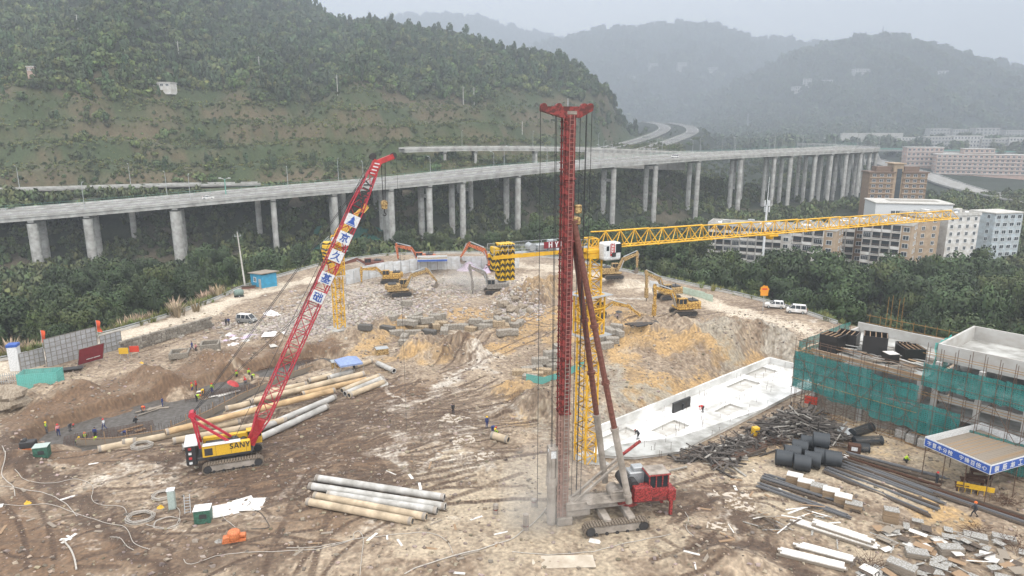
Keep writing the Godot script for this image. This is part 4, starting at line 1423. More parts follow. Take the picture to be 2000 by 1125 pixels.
func make_far_roads() -> void:
	ribbon("motorway_road",smooth_path(HWY_A,7.0),11.0,M.asphalt)
	ribbon("motorway_road_return",smooth_path(HWY_B,7.0),11.0,M.asphalt)
	# bench road on the hillside left of the viaduct
	var bench := []
	for x in [-330.0,-280.0,-230.0,-190.0,-150.0,-120.0]:
		bench.append(Vector3(x,0,pl(x,VIA) - 52.0 - (x+330.0)*.05))
	var bp := drape(bench,6.0,.5)
	ribbon("hillside_road",bp,9.0,M.concrete_deck)
	for i in [8,14,20,27]:
		street_lamp(bp[mini(i,bp.size() - 1)]+side_of(bp,i)*4.8,-side_of(bp,i),"street lamp beside the hillside road on the bench")
	# upper ramp bridge with its retaining wall
	var rp := smooth_path([Vector3(-59.44,29.98,-385),Vector3(-40.64,30.29,-395),Vector3(-11.9,30.34,-405),Vector3(27.45,29.8,-415),Vector3(62.5,28.64,-425),Vector3(109.11,26.45,-436),Vector3(147.72,26.14,-446),Vector3(190.27,27.31,-462)],6.0)
	var t := thing("ramp_bridge","slender upper ramp bridge on short piers above the main viaduct","bridge")
	deck_bridge(t,rp,9.0,6)
	for x in [Vector3(-35.16,27.06,-398).x,Vector3(-19.83,26.93,-402).x,Vector3(13.65,26.6,-412).x,Vector3(30.63,26.47,-416).x]:
		var i := at_x(rp,x)
		pier(t,rp[i],side_of(rp,i),9.0,.9,.0,2)
	var w := mb()
	var a := at_x(rp,Vector3(41.55,26.41,-418).x)
	var e := at_x(rp,Vector3(110.75,25.82,-436).x)
	sweep(w,rect(.2,1.0,-11.0,-2.05),cut_path(rp,a,e))
	for i in range(a,e):
		w.bar(rp[i]+side_of(rp,i)*.1+Vector3.UP*-2.1,rp[i]+side_of(rp,i)*.1+Vector3.UP*-11.0,.4)
	solo("retaining_wall","ribbed grey retaining wall under the right end of the ramp bridge","wall",w.mesh(),M.wall_grey)
	for u in 9:
		var i := mini(6+u*7,rp.size() - 2)
		street_lamp(rp[i]+side_of(rp,i)*9.0+Vector3.UP*.55,-side_of(rp,i),"street lamp on the upper ramp bridge",9.0)
	# low bridge towards the tunnels
	var fp := smooth_path([Vector3(221.14,27.77,-470),Vector3(288.23,25.03,-560),Vector3(340.88,23.69,-610),Vector3(392.25,22.08,-620),Vector3(483.79,20.29,-620)],8.0)
	var t3 := thing("valley_bridge","low far bridge crossing in front of the tunnel mouths","bridge")
	part(t3,"deck",sweep(mb(),rect(0,10,-1.6,.0),fp).mesh(),M.concrete_deck)
	part(t3,"railing",sweep(mb(),rect(-.2,.1,.0,1.1),fp).mesh(),M.rail_green)
	for i in range(3,fp.size(),5):
		part(t3,"pier",mb().tube(Vector3(fp[i].x,terrain(fp[i].x,fp[i].z) - 1.0,fp[i].z),fp[i]+Vector3.UP*-1.5+side_of(fp,i)*4.0,1.0,1.0,10,false).mesh(),M.concrete)
	# town road
	ribbon("town_road",drape(TOWN_ROAD,7.0,.4),20.0,M.concrete_deck)
	# tunnel mouths
	var c := Vector3(362.63,23.18,-705)
	c.y = terrain(c.x,c.z)
	var tp := thing("tunnel_portal","pale concrete portal with two dark tunnel mouths at the hill foot","tunnel",c,.15)
	for s in [-1.0,1.0]:
		var arch := PackedVector2Array([Vector2(-17,0),Vector2(-17,13),Vector2(17,13),Vector2(17,0),Vector2(6,0)])
		for k in 11:
			var an := PI*k/10.0
			arch.append(Vector2(6.0*cos(an),1.5+6.0*sin(an)))
		arch.append(Vector2(-6,0))
		part(tp,"headwall",mb().prism(arch,2.0,Transform3D(Basis.IDENTITY,Vector3(s*17.0,0,0))).mesh(),M.concrete_pale)
		var lin := mb()
		var ring_ := [Vector2(-6,0)]
		for k in 11:
			ring_.append(Vector2(-6.0*cos(PI*k/10.0),1.5+6.0*sin(PI*k/10.0)))
		ring_.append(Vector2(6,0))
		for k in ring_.size():
			var u: Vector2 = ring_[k]
			var w2: Vector2 = ring_[(k+1) % ring_.size()]
			lin.quad(Vector3(s*17.0+u.x,u.y,0),Vector3(s*17.0+w2.x,w2.y,0),Vector3(s*17.0+w2.x,w2.y,-60),Vector3(s*17.0+u.x,u.y,-60),Vector3(-u.x - w2.x,4.0 - u.y - w2.y,0))
		lin.quad(Vector3(s*17.0 - 6,0,-60),Vector3(s*17.0+6,0,-60),Vector3(s*17.0+6,8,-60),Vector3(s*17.0 - 6,8,-60),Vector3.BACK)
		part(tp,"tunnel_lining",lin.mesh(),M.concrete)

# ---------------------------------------------------------------- town
var win_mesh := {}
func window(t: Node3D,at: Vector3,face: Basis,w: float,h: float,frame := "window_frame") -> void:
	# face: x along the wall, y up, z out of the wall
	var key := "%.1f %.1f %s" % [w,h,frame]
	if not win_mesh.has(key):
		var am := ArrayMesh.new()
		mb().box(Vector3(0,0,.02),Vector3(w,h,.08)).into(am,M.window_dark)
		var f := mb()
		f.box(Vector3(0,h*.5,.06),Vector3(w+.16,.12,.16))
		f.box(Vector3(0,-h*.5,.08),Vector3(w+.3,.12,.24))
		for x in [-.5,.5]:
			f.box(Vector3(x*w,0,.06),Vector3(.1,h - .12,.14))
		f.box(Vector3(0,0,.06),Vector3(.08,h - .12,.1))
		f.into(am,M[frame])
		win_mesh[key] = am
	part(t,"window",win_mesh[key],null,Transform3D(face,at))

func balcony(t: Node3D,at: Vector3,face: Basis,w: float,d: float,glazed: bool) -> void:
	var am := ArrayMesh.new()
	var b := mb()
	b.box(Vector3(0,-.08,d*.5),Vector3(w,.16,d))
	b.box(Vector3(0,.5,d - .06),Vector3(w,.95,.1) if rng.randf() < .6 else Vector3(w,.2,.1))
	for s in [-1.0,1.0]:
		b.box(Vector3(s*(w*.5 - .05),1.3,d*.5),Vector3(.1,2.6,d - .13))
	b.into(am,M.wall_white)
	var g := mb()
	g.box(Vector3(0,1.35,.05),Vector3(w - .3,2.4,.06))
	g.into(am,M.window_dark)
	var r := mb()
	for k in 5:
		r.box(Vector3(-w*.5+w*(k+.5)/5.0,1.0 if not glazed else 1.8,d - .06),Vector3(.06,1.4 if glazed else .9,.06))
	r.box(Vector3(0,1.25 if not glazed else 2.45,d - .06),Vector3(w,.08,.08))
	r.into(am,M.window_frame if glazed else M.brown_frame)
	part(t,"balcony",am,null,Transform3D(face,at))

# near corner at the origin; the balcony front runs to local -x, the side wall to local -z
func apartment(label: String,at: Vector3,turn: float,wf: float,ws: float,floors: int,wall: String,balconies := true) -> Node3D:
	var fh := 3.0
	var H := floors*fh
	var t := thing("apartment_block",label,"apartment block",at,deg_to_rad(turn),"apartment blocks behind the trees")
	part(t,"walls",mb().box(Vector3(-wf*.5,H*.5 - 1.5,-ws*.5),Vector3(wf,H+3.0,ws)).mesh(),M[wall])
	var rf := mb()
	rf.box(Vector3(-wf*.5,H+.13,-ws*.5),Vector3(wf+.8,.26,ws+.8))
	for s in [[-wf*.5,.2,wf+.8,.25],[-wf*.5,-ws - .2,wf+.8,.25]]:
		rf.box(Vector3(s[0],H+.8,s[1]),Vector3(s[2],1.06,s[3]))
	for s in [.2,-wf - .2]:
		rf.box(Vector3(s,H+.8,-ws*.5),Vector3(.25,1.06,ws+.14))
	part(t,"parapet",rf.mesh(),M.concrete_pale)
	var rs := part(t,"roof",mb().box(Vector3(-wf*.5,H+.28,-ws*.5),Vector3(wf - .2,.05,ws - .2)).mesh(),M.roof_grey)
	for k in 3:
		var s := Vector3(rr(2.0,4.0),rr(1.2,2.6),rr(2.0,3.6))
		part(rs,["roof_hut","water_tank","roof_hut"][k],mb().cbox(Vector3(-wf*(.2+.3*k),H+.3+s.y*.5,-ws*rr(.3,.7)),s,.05).mesh(),[M.wall_white,M.galvanised,M.concrete][k])
	for k in 5:
		part(rs,"solar_heater",mb().box(Vector3(-wf*rr(.1,.9),H+1.0,-ws*rr(.15,.85)),Vector3(1.6,.12,1.1),Basis(Vector3.RIGHT,.6)).mesh(),M.cab_white)
	var front := Basis(Vector3.RIGHT,Vector3.UP,Vector3.BACK)
	var side := Basis(Vector3.FORWARD,Vector3.UP,Vector3.RIGHT)
	var ac := mb().cbox(Vector3.ZERO,Vector3(.9,.65,.4),.04).mesh()
	for f in floors:
		var y := f*fh
		if balconies:
			var n := int(wf/3.2)
			for k in n:
				var x := -wf*(k+.5)/n
				if k == 0:
					window(t,Vector3(x,y+1.6,0),front,1.9,1.6)
				else:
					balcony(t,Vector3(x,y+.3,0),front,wf/n - .2,1.4,rng.randf() < .35)
		else:
			for k in int(wf/3.4):
				window(t,Vector3(-wf*(k+.5)/int(wf/3.4),y+1.6,0),front,1.3,1.5)
		for k in [.55,.82]:
			window(t,Vector3(0,y+1.6,-ws*k),side,1.3,1.4)
			if rng.randf() < .45:
				part(t,"air_conditioner",ac,M.cab_white,Transform3D(side,Vector3(.25,y+.55,-ws*k - rr(.6,1.3))))
	return t

func plain_block(called: String,label: String,cat: String,at: Vector3,turn: float,w: float,d: float,h: float,wall: String,floors: int,bays: int,band := false,frame := "window_frame") -> Node3D:
	var t := thing(called,label,cat,at,deg_to_rad(turn))
	part(t,"walls",mb().box(Vector3(0,h*.5 - 2.0,0),Vector3(w,h+4.0,d)).mesh(),M[wall])
	part(t,"roof",mb().cbox(Vector3(0,h+.3,0),Vector3(w+.8,.6,d+.8),.1).mesh(),M.concrete_pale)
	var fh := h/maxi(floors,1)
	for f in floors:
		if band:
			part(t,"floor_band",mb().box(Vector3(0,(f+.12)*fh,d*.5+.35),Vector3(w,.45,.7)).mesh(),M.concrete_pale)
		for k in bays:
			window(t,Vector3(w*((k+.5)/bays - .5),(f+.58)*fh,d*.5),Basis.IDENTITY,snappedf(w/bays*.55,.1),snappedf(fh*.5,.1),frame)
		for k in int(d/4.5):
			window(t,Vector3(-w*.5,(f+.58)*fh,d*((k+.5)/int(d/4.5) - .5)),Basis(Vector3.BACK,Vector3.UP,Vector3.LEFT),1.4,snappedf(fh*.5,.1),frame)
	return t

func grounded(p: Vector3,lift := .0) -> Vector3:
	return Vector3(p.x,terrain(p.x,p.z)+lift,p.z)

func make_town() -> void:
	var c2 := Vector3(120.29,3.41,-252)
	apartment("beige apartment block with balcony front, left of the brown recessed stairs",Vector3(c2.x,c2.y - 21.0,c2.z),-38.0,15.0,13.0,7,"wall_beige")
	var c3 := Vector3(145.64,6.01,-247)
	apartment("beige apartment block nearest the white one, cluttered roof and balcony front",Vector3(c3.x,c3.y - 21.0,c3.z),-38.0,16.0,14.0,7,"wall_beige")
	var c4 := Vector3(191.08,6.36,-278)
	apartment("white apartment block with rows of small windows behind the beige blocks",Vector3(c4.x,c4.y - 21.0,c4.z),12.0,15.0,12.0,7,"wall_white",false)
	var c4b := Vector3(171.34,6.27,-272)
	apartment("narrow beige and brown apartment tower between beige block and white block",Vector3(c4b.x,c4b.y - 21.0,c4b.z),4.0,9.0,12.0,7,"wall_beige",false)
	var c1 := Vector3(118.47,-.95,-288)
	apartment("pale apartment block mostly hidden behind the crane jib and trees",Vector3(c1.x,c1.y - 21.0,c1.z),-25.0,34.0,13.0,7,"wall_white")
	var c1b := Vector3(139.38,3.52,-268)
	apartment("brown apartment wing set back between the two beige blocks",Vector3(c1b.x,c1b.y - 21.0,c1b.z),-30.0,13.0,10.0,7,"wall_brown")
	var c5 := Vector3(213.35,5.5,-300)
	plain_block("office_block","pale blue grey block at the end of the apartment row","building",Vector3(c5.x,c5.y - 20.0,c5.z),14.0,15.0,12.0,19.5,"wall_blue",6,4)
	# brown tower with a dark glazed stair strip
	var b := Vector3(221.25,18.55,-395)
	b.y = terrain(b.x,b.z)
	var t := thing("brown_tower","tall brown residential tower with dark glazed central strip and stepped roof","building",b,deg_to_rad(-8.0))
	var H := 27.0
	for s in [-1.0,1.0]:
		var bt := part(t,"wing",mb().box(Vector3(s*9.0,H*.5 - 1.0,-6),Vector3(13,H+2.0,12)).mesh(),M.wall_brown)
		part(bt,"roof_terrace",mb().box(Vector3(s*9.0,H+.4,-6),Vector3(14.4,.8,13.4)).box(Vector3(s*7.5,H+2.2,-6),Vector3(8,2.8,8)).mesh(),M.brown_frame)
		for f in 9:
			for k in 3:
				window(bt,Vector3(s*9.0+(k - 1)*4.0,f*3.0+1.7,0),Basis.IDENTITY,1.9,1.5)
			part(bt,"floor_band",mb().box(Vector3(s*9.0,f*3.0+.3,.3),Vector3(12.6,.4,.6)).mesh(),M.wall_beige)
	part(t,"stair_tower",mb().box(Vector3(0,H*.5+1.5,-6),Vector3(4.96,H+7.0,11)).box(Vector3(0,H+5.3,-6),Vector3(7,.6,13)).mesh(),M.wall_beige)
	part(t,"glazed_strip",mb().box(Vector3(.4,H*.5+1.0,-.4),Vector3(2.6,H+3.0,.5)).mesh(),M.window_dark)
	# white hall
	var hl := Vector3(196.71,5.74,-335)
	t = thing("white_hall","low white industrial hall with flat roof and window strip","building",Vector3(hl.x,hl.y - 13.0,hl.z),deg_to_rad(-14.0))
	part(t,"walls",mb().box(Vector3(0,5.0,-10),Vector3(34,14,22)).mesh(),M.cab_white)
	part(t,"roof",mb().cbox(Vector3(0,12.4,-10),Vector3(35,.8,23),.2).mesh(),M.concrete_pale)
	part(t,"roof_panel",mb().box(Vector3(2,12.9,-10),Vector3(22,.15,9)).mesh(),M.roof_grey)
	for k in 7:
		window(t,Vector3(-9.0+k*2.2,8.0,1.0),Basis.IDENTITY,1.9,1.6)
	# school and its neighbours
	plain_block("school_building","long pink school building with bands of windows beside the town road","building",grounded(Vector3(358.24,15.08,-530)),-20.0,62.0,14.0,14.5,"wall_pink",5,18,true)
	plain_block("school_stair_block","taller pink block rising in the middle of the school","building",grounded(Vector3(355.66,14.99,-532)),-20.0,20.0,12.0,18.0,"wall_pink",6,6,true)
	plain_block("pink_building","pink four storey building left of the long school","building",grounded(Vector3(330.39,17.74,-560)),-12.0,26.0,12.0,14.5,"wall_pink",4,8,true)
	plain_block("cream_house","small cream house between the pink buildings","building",grounded(Vector3(348.2,15.92,-555)),-12.0,12.0,10.0,12.0,"wall_beige",4,3)
	var us := [1770,1830,1882,1935,1990,2045]
	for k in 6:
		var spot: Vector3 = [Vector3(383.92,30.13,-680),Vector3(406.77,30.27,-670),Vector3(431.04,30.34,-665),Vector3(453.93,30.42,-660),Vector3(476.42,30.49,-655),Vector3(498.52,30.56,-650)][k]
		plain_block("market_hall","%s of the row of low white market halls at the hill foot" % ["first, nearest the tunnels,","second from the tunnels","third from the tunnels","fourth from the tunnels","fifth from the tunnels","last"][k],"building",grounded(spot),-6.0,26.0,14.0,[8.5,10.0,10.5,9.0,11.0,10.0][k],"wall_white" if k % 2 == 0 else "wall_grey",3,9,true)
	for k in 4:
		var spot: Vector3 = [Vector3(461.53,36.03,-760),Vector3(486.96,36.01,-765),Vector3(509.31,36.06,-755),Vector3(542.16,36.03,-760)][k]
		plain_block("rear_house","%s grey block rising behind the market halls" % ["leftmost","second","third","rightmost"][k],"building",grounded(spot),-6.0,[20.0,16.0,24.0,18.0][k],12.0,[16.0,15.0,17.0,14.0][k],"wall_grey",5,6)
	# houses scattered over the far slopes
	var hill_houses := [[Vector3(446.57,121.33,-1110),16.0,9.0,"white house beside the pale block high on the right hill"],[Vector3(460.77,122.86,-1110),12.0,13.0,"bright white gabled house high on the right hill"],[Vector3(490.82,122.07,-1120),24.0,12.0,"long white house in the middle of the hillside row"],[Vector3(547.32,120.52,-1120),26.0,14.0,"largest pale house of the hillside row"],[Vector3(657.6,110.1,-1090),14.0,7.0,"small grey house alone on the right hill"],
			[Vector3(311.26,153.24,-1575),20.0,18.0,"hazy white house on the left of the far valley slope"],[Vector3(264.51,156.28,-1587),18.0,14.0,"pale hazy house left of the far valley's white house"],[Vector3(376.12,158.47,-1587),22.0,16.0,"hazy pale house on the far valley slope, right hand one"],[Vector3(447.93,162.74,-1600),26.0,9.0,"low hazy house row high in the far valley"],[Vector3(193.4,67.16,-860),22.0,5.0,"low pale shed where the valley road ends"]]
	for h in hill_houses:
		plain_block("hill_house",h[3],"house",grounded(h[0],-1.0),rr(-20,20),h[1],10.0,h[2],"wall_white",int(h[2]/3.2),int(h[1]/4.0))
	for h in [[Vector3(-347.32,125.89,-545),9.0,1.5,"small white house in the woods near the upper hill edge"],[Vector3(-334.4,133.79,-560),10.0,1.5,"white roofed house highest in the left woods"],[Vector3(-214.81,73.45,-440),11.0,.6,"low brick hut with white roof on the terraced hill"],[Vector3(-281.29,66.43,-420),4.0,1.0,"tiny red roofed hut on the terraced hill"]]:
		plain_block("hut",h[3],"house",grounded(h[0],.0),rr(-10,10),h[1],7.0,h[2]+2.0,"wall_white" if h[1] > 7 else "wall_pink",1,3)
	# telecom mast
	var tm := Vector3(87.69,-2.78,-235)
	t = thing("telecom_mast","tall white monopole telecom mast with antenna cluster and thin top rod","mast",grounded(tm))
	var top := Vector3(85.77,24.66,-235)
	var ay := Vector3(86.21,15.09,-235).y - t.position.y
	var ty := top.y - t.position.y
	part(t,"pole",mb().tube(Vector3(0,-1,0),Vector3(0,ay,0),.55,.32,10).mesh(),M.cab_white)
	part(t,"top_rod",mb().tube(Vector3(0,ay,0),Vector3(0,ty,0),.16,.06,6).mesh(),M.cab_white)
	for k in 6:
		var an := TAU*k/6.0
		part(t,"antenna_panel",mb().cbox(Vector3(cos(an)*.8,ay+(.6 if k % 2 else -1.6),sin(an)*.8),Vector3(.42,1.9,.42),.06).bar(Vector3(0,ay - .2,0),Vector3(cos(an)*.8,ay - .2,sin(an)*.8),.09).mesh(),M.cab_white)
	# power poles and a pylon on the hills
	for k in 7:
		var s: Vector3 = [Vector3(-166.13,74.44,-470),Vector3(-111.9,60.1,-455),Vector3(-33.09,54.48,-480),Vector3(-25.89,53.87,-482),Vector3(-218.27,79.28,-470),Vector3(-275.94,78.44,-460),Vector3(6.88,38.22,-470)][k]
		t = thing("power_pole","concrete power pole with cross arm, %s" % ["upper middle of the terraced hill","right end of the upper terraces","first of the pair under the wood's edge","second of the pair under the wood's edge","beside the white roofed hillside hut","far left on the terraced hill","behind the ramp bridge"][k],"power pole",grounded(s),.3,"power poles on the hill")
		part(t,"pole",mb().tube(Vector3(0,-1,0),Vector3(0,12,0),.28,.18,7).mesh(),M.concrete_pale)
		part(t,"cross_arm",mb().bar(Vector3(-1.3,11.2,0),Vector3(1.3,11.2,0),.14).bar(Vector3(-.9,10.2,0),Vector3(.9,10.2,0),.12).mesh(),M.concrete)
	t = thing("lattice_pylon","pale lattice pylon standing in the right hand woods","pylon",grounded(Vector3(308.6,65.82,-920)))
	lattice(part(t,"frame",mb().mesh(),M.galvanised),PackedVector3Array([Vector3(0,0,0),Vector3(0,26,0)]),3.0,.8,8,.2)
	t = thing("hilltop_mast","thin lattice mast on the crest of the right hill","mast",grounded(Vector3(672.99,205.68,-1312)))
	lattice(part(t,"frame",mb().mesh(),M.galvanised),PackedVector3Array([Vector3(0,0,0),Vector3(0,24,0)]),1.6,.6,8,.25)
	t = thing("road_gantry","red sign gantry spanning the valley road below the far slope","gantry",grounded(Vector3(171.37,67.54,-835)),.1)
	part(t,"beam",mb().box(Vector3(0,9.0,0),Vector3(30,3.0,1.0)).mesh(),M.sign_red)
	for s in [-1.0,1.0]:
		part(t,"post",mb().box(Vector3(s*13.0,3.5,0),Vector3(1.0,8.4,1.0)).mesh(),M.sign_red)

# a four-legged lattice between two points, written into the mesh of an instance
func lattice(o: MeshInstance3D,ends: PackedVector3Array,w0: float,w1: float,bays: int,r: float,thin := -1.0) -> void:
	var b := mb()
	lattice_into(b,ends[0],ends[1],w0,w1,bays,r,thin)
	o.mesh = b.mesh()

func lattice_into(b: MB,a: Vector3,e: Vector3,w0: float,w1: float,bays: int,r: float,thin := -1.0,up := Vector3.BACK) -> void:
	if thin < .0:
		thin = r*.6
	var d := (e - a).normalized()
	var x := d.cross(up).normalized()
	var y := x.cross(d).normalized()
	var cs := [x+y,x - y,-x - y,-x+y]
	var prev := []
	for k in bays+1:
		var t := float(k)/bays
		var row := []
		for c in cs:
			row.append(a.lerp(e,t)+c*lerpf(w0,w1,t)*.5)
		if k > 0:
			for q in 4:
				b.tube(prev[q],row[q],r,r,5,false)
				b.tube(prev[q] if k % 2 else row[q],row[(q+1) % 4] if k % 2 else prev[(q+1) % 4],thin,thin,4,false)
		for q in 4:
			b.tube(row[q],row[(q+1) % 4],thin,thin,4,false)
		prev = row

# ---------------------------------------------------------------- lettering
const GLYPH := {
	"京": "5,10 5,8.8/.5,8.3 9.5,8.3/2.5,7 7.5,7 7.5,4.8 2.5,4.8 2.5,7/5,4.8 5,.5 4,1/3,3.6 1.2,1.2/7,3.6 8.8,1.2",
	"久": "4,10 3,7 .8,5/3.6,8 7,8 6,5 3.5,2 .5,.3/5.2,5.5 7,2.2 9.5,.3",
	"基": ".8,8.6 9.2,8.6/3,9.8 3,4.2/7,9.8 7,4.2/3,7.2 7,7.2/3,5.8 7,5.8/.3,4.2 9.7,4.2/3,4.2 1,2.4/7,4.2 9,2.4/5,3.6 5,.5/3,2.2 7,2.2/.8,.4 9.2,.4",
	"础": ".2,9 4,9/2,9 .3,4.5/1.2,5.8 3.6,5.8 3.6,1.5 1.2,1.5 1.2,5.8/7,9.8 7,.6/5,8.6 5,5.6 9,5.6 9,8.6/4.6,4 4.6,.6 9.5,.6 9.5,4",
	"不": ".5,9 9.5,9/5.5,9 3,5.5 .5,3.5/5,6.8 5,0/6.3,6.2 9.3,3.8",
	"冒": "1.5,6 1.5,9.8 8.5,9.8 8.5,6/2.8,8.4 7.2,8.4/2.8,7 7.2,7/2.2,5.4 7.8,5.4 7.8,0 2.2,0 2.2,5.4/2.2,3.6 7.8,3.6/2.2,1.8 7.8,1.8",
	"半": "2.5,9.5 3.5,7.5/7.5,9.5 6.5,7.5/1.5,6.6 8.5,6.6/.3,4 9.7,4/5,10 5,0",
	"分": "3.8,9.5 .5,5.2/6,9.5 9.5,5.2/2.3,4.8 7.6,4.8 7.2,.6 5.8,.8/4.8,4.8 3.8,2 1.5,.2",
	"险": "1,9.6 1,0/1,9.6 3,9.6 1.8,6.8 3,4.6 1.4,3.8/6.6,9.8 3.6,6.4/6.6,9.8 9.7,6.4/5,6.2 8.2,6.2/4.6,4.6 5.2,2.4/6.5,5 6.7,2.8/8.8,5 7.6,1/3.8,.4 9.7,.4",
	"宁": "5,10 5,9/1,6.8 1,8.6 9,8.6 9,6.8/1.2,5.2 8.8,5.2/5,5.2 5,.4 3.6,.8",
	"操": ".2,7.6 3.4,7.6/1.8,9.8 1.8,.4 1,.8/.2,3.6 3.4,4.8/5.2,9.6 7.8,9.6 7.8,8 5.2,8 5.2,9.6/4,7 6,7 6,5 4,5 4,7/7,7 9.2,7 9.2,5 7,5 7,7/3.8,3.8 9.6,3.8/6.6,4.8 6.6,0/6.4,3.6 4,1/6.8,3.6 9.4,1",
	"百": ".5,9.2 9.5,9.2/5,9.2 4.2,7.2/2,7.2 8,7.2 8,.2 2,.2 2,7.2/2,3.8 8,3.8",
	"倍": "2.4,9.8 .4,5.6/1.6,7.4 1.6,0/6.4,10 6.4,8.8/3.6,8.4 9.4,8.4/4.8,7.8 5.4,6/8.2,7.8 7.6,6/3.2,5.4 9.8,5.4/4.4,4 8.8,4 8.8,.2 4.4,.2 4.4,4",
	"心": "1.2,5.6 .4,2.4/3.2,6.8 3.2,1.2 4.4,.4 7.2,.4 7.8,2.4/5,8.6 6,6.4/8,7 9.4,4",
	"钢": "1.8,9.8 .3,7/1.4,8.4 3.6,8.4/.8,6.2 3.4,6.2/.3,4.2 3.6,4.2/2,6.2 2,.8 3.6,2/4.6,0 4.6,9 9.4,9 9.4,.2/6,7.4 8.2,2/8,7.4 5.8,2",
	"筋": "2,9.8 .5,8/1.8,9 4.4,9/6.4,9.8 5.2,8/6.2,9 9.2,9/.4,.2 1.2,2 1.2,6.8 4,6.8 4,.4/1.2,4.8 4,4.8/1.2,3 4,3/5,5.4 9.4,5.4 9,.4 7.8,.8/7,7 6.6,3 5,.4",
	"加": ".4,7 5,7 4.6,.6 3.4,1/2.6,9.6 2.2,4 .4,.6/6.2,7.6 9.4,7.6 9.4,.8 6.2,.8 6.2,7.6",
	"工": "1,9 9,9/5,9 5,.8/.3,.8 9.7,.8",
	"防": "1,9.6 1,0/1,9.6 3,9.6 1.8,6.8 3,4.6 1.4,3.8/6.5,10 6.8,8.6/4,8 9.8,8/6,8 5.6,3.6 3.6,.2/5.8,5.4 9,5.4 8.6,.6 7.4,.8",
	"护": ".2,7.6 3.4,7.6/1.8,9.8 1.8,.4 1,.8/.2,3.6 3.4,4.8/6.5,10 7,8.8/5,8.2 9.2,8.2 9.2,5.2 5,5.2/5,8.2 5,4 3.8,.4",
	"棚": ".2,7 3.2,7/1.7,9.8 1.7,0/1.6,6.6 .2,3.4/1.8,6 3,4.6/3.8,.4 3.8,9 6,9 6,.4/3.8,6.4 6,6.4/3.8,4 6,4/7.2,.4 7.2,9 9.6,9 9.6,.4/7.2,6.4 9.6,6.4/7.2,4 9.6,4",
}

func glyph(ch: String,size: float,weight := .1,deep := .03) -> ArrayMesh:   # strokes in xy, centred, facing +z
	var b := mb()
	for st in GLYPH[ch].split("/"):
		var prev := Vector3.INF
		for q in st.split(" "):
			var c: PackedStringArray = q.split(",")
			var p := Vector3(float(c[0])/10.0 - .5,float(c[1])/10.0 - .5,0)*size
			if prev != Vector3.INF:
				var d := (p - prev).normalized()*weight*size*.4
				b.bar(prev - d,p+d,weight*size,deep,Vector3.BACK)
			prev = p
	return b.mesh()

func latin(s: String,size: float,deep := .03) -> TextMesh:
	var f := SystemFont.new()
	f.font_names = PackedStringArray(["Droid Sans"])
	f.font_weight = 700
	var t := TextMesh.new()
	t.text = s
	t.font = f
	t.font_size = 64
	t.pixel_size = size/46.0
	t.depth = deep
	t.curve_step = 4.0
	return t

# ---------------------------------------------------------------- along the rim of the plateau
func grid_panel(called: String,label: String,a: Vector3,b: Vector3,h: float,cols: int,rows: int,mat: String,lean := .0) -> Node3D:
	var w := a.distance_to(b)
	var t := thing(called,label,"panel",a,atan2(-(b.z - a.z),b.x - a.x))
	var o := Basis(Vector3.RIGHT,-lean)
	var fr := mb()
	for k in cols+1:
		fr.bar(o*Vector3(w*k/cols,-.1,0),o*Vector3(w*k/cols,h,0),.09)
	for k in rows+1:
		fr.bar(o*Vector3(0,h*k/rows,.01),o*Vector3(w,h*k/rows,.01),.08)
	part(t,"frame",fr.mesh(),M.machine_grey)
	var pm := mb().box(Vector3.ZERO,Vector3(w/cols - .1,h/rows - .09,.03)).mesh()
	for k in cols:
		for r in rows:
			part(t,"panel",pm,M[mat],Transform3D(o,o*Vector3(w*(k+.5)/cols,h*(r+.5)/rows,-.02)))
	return t

func flag(at: Vector3,h: float,label: String) -> void:
	var t := thing("flag",label,"flag",at)
	part(t,"pole",mb().tube(Vector3(0,-.2,0),Vector3(0,h,0),.05,.04,6).mesh(),M.galvanised)
	var b := mb()
	for k in 6:
		var y0 := h - 2.2*k/6.0
		var y1 := h - 2.2*(k+1)/6.0
		b.quad(Vector3(.05,y0,0),Vector3(.75+.15*sin(k*1.3),y0 - .1,.2*sin(k*.9)),Vector3(.75+.15*sin(k*1.3+1.3),y1 - .1,.2*sin(k*.9+.9)),Vector3(.05,y1,0),Vector3.BACK)
	part(t,"cloth",b.mesh(),M.flag_orange)

func board_sign(label: String,at: Vector3,turn: float,w: float,h: float,mat: String) -> Node3D:
	var t := thing("sign_board",label,"sign",at,turn)
	part(t,"board",mb().cbox(Vector3(0,1.0+h*.5,.05),Vector3(w,h,.06),.015).mesh(),M[mat])
	for s in [-1.0,1.0]:
		part(t,"leg",mb().tube(Vector3(s*w*.38,-.15,0),Vector3(s*w*.38,1.0+h,0),.035,.035,5).mesh(),M.galvanised)
	return t

func wheel(parent: Node3D,at: Vector3,r: float,w: float,axis := Vector3.BACK) -> void:
	var o := part(parent,"wheel",mb().tube(at - axis*w*.5,at+axis*w*.5,r,r,14).mesh(),M.rubber)
	part(o,"rim",mb().tube(at - axis*(w*.5+.012),at+axis*(w*.5+.012),r*.58,r*.52,12).mesh(),M.galvanised)

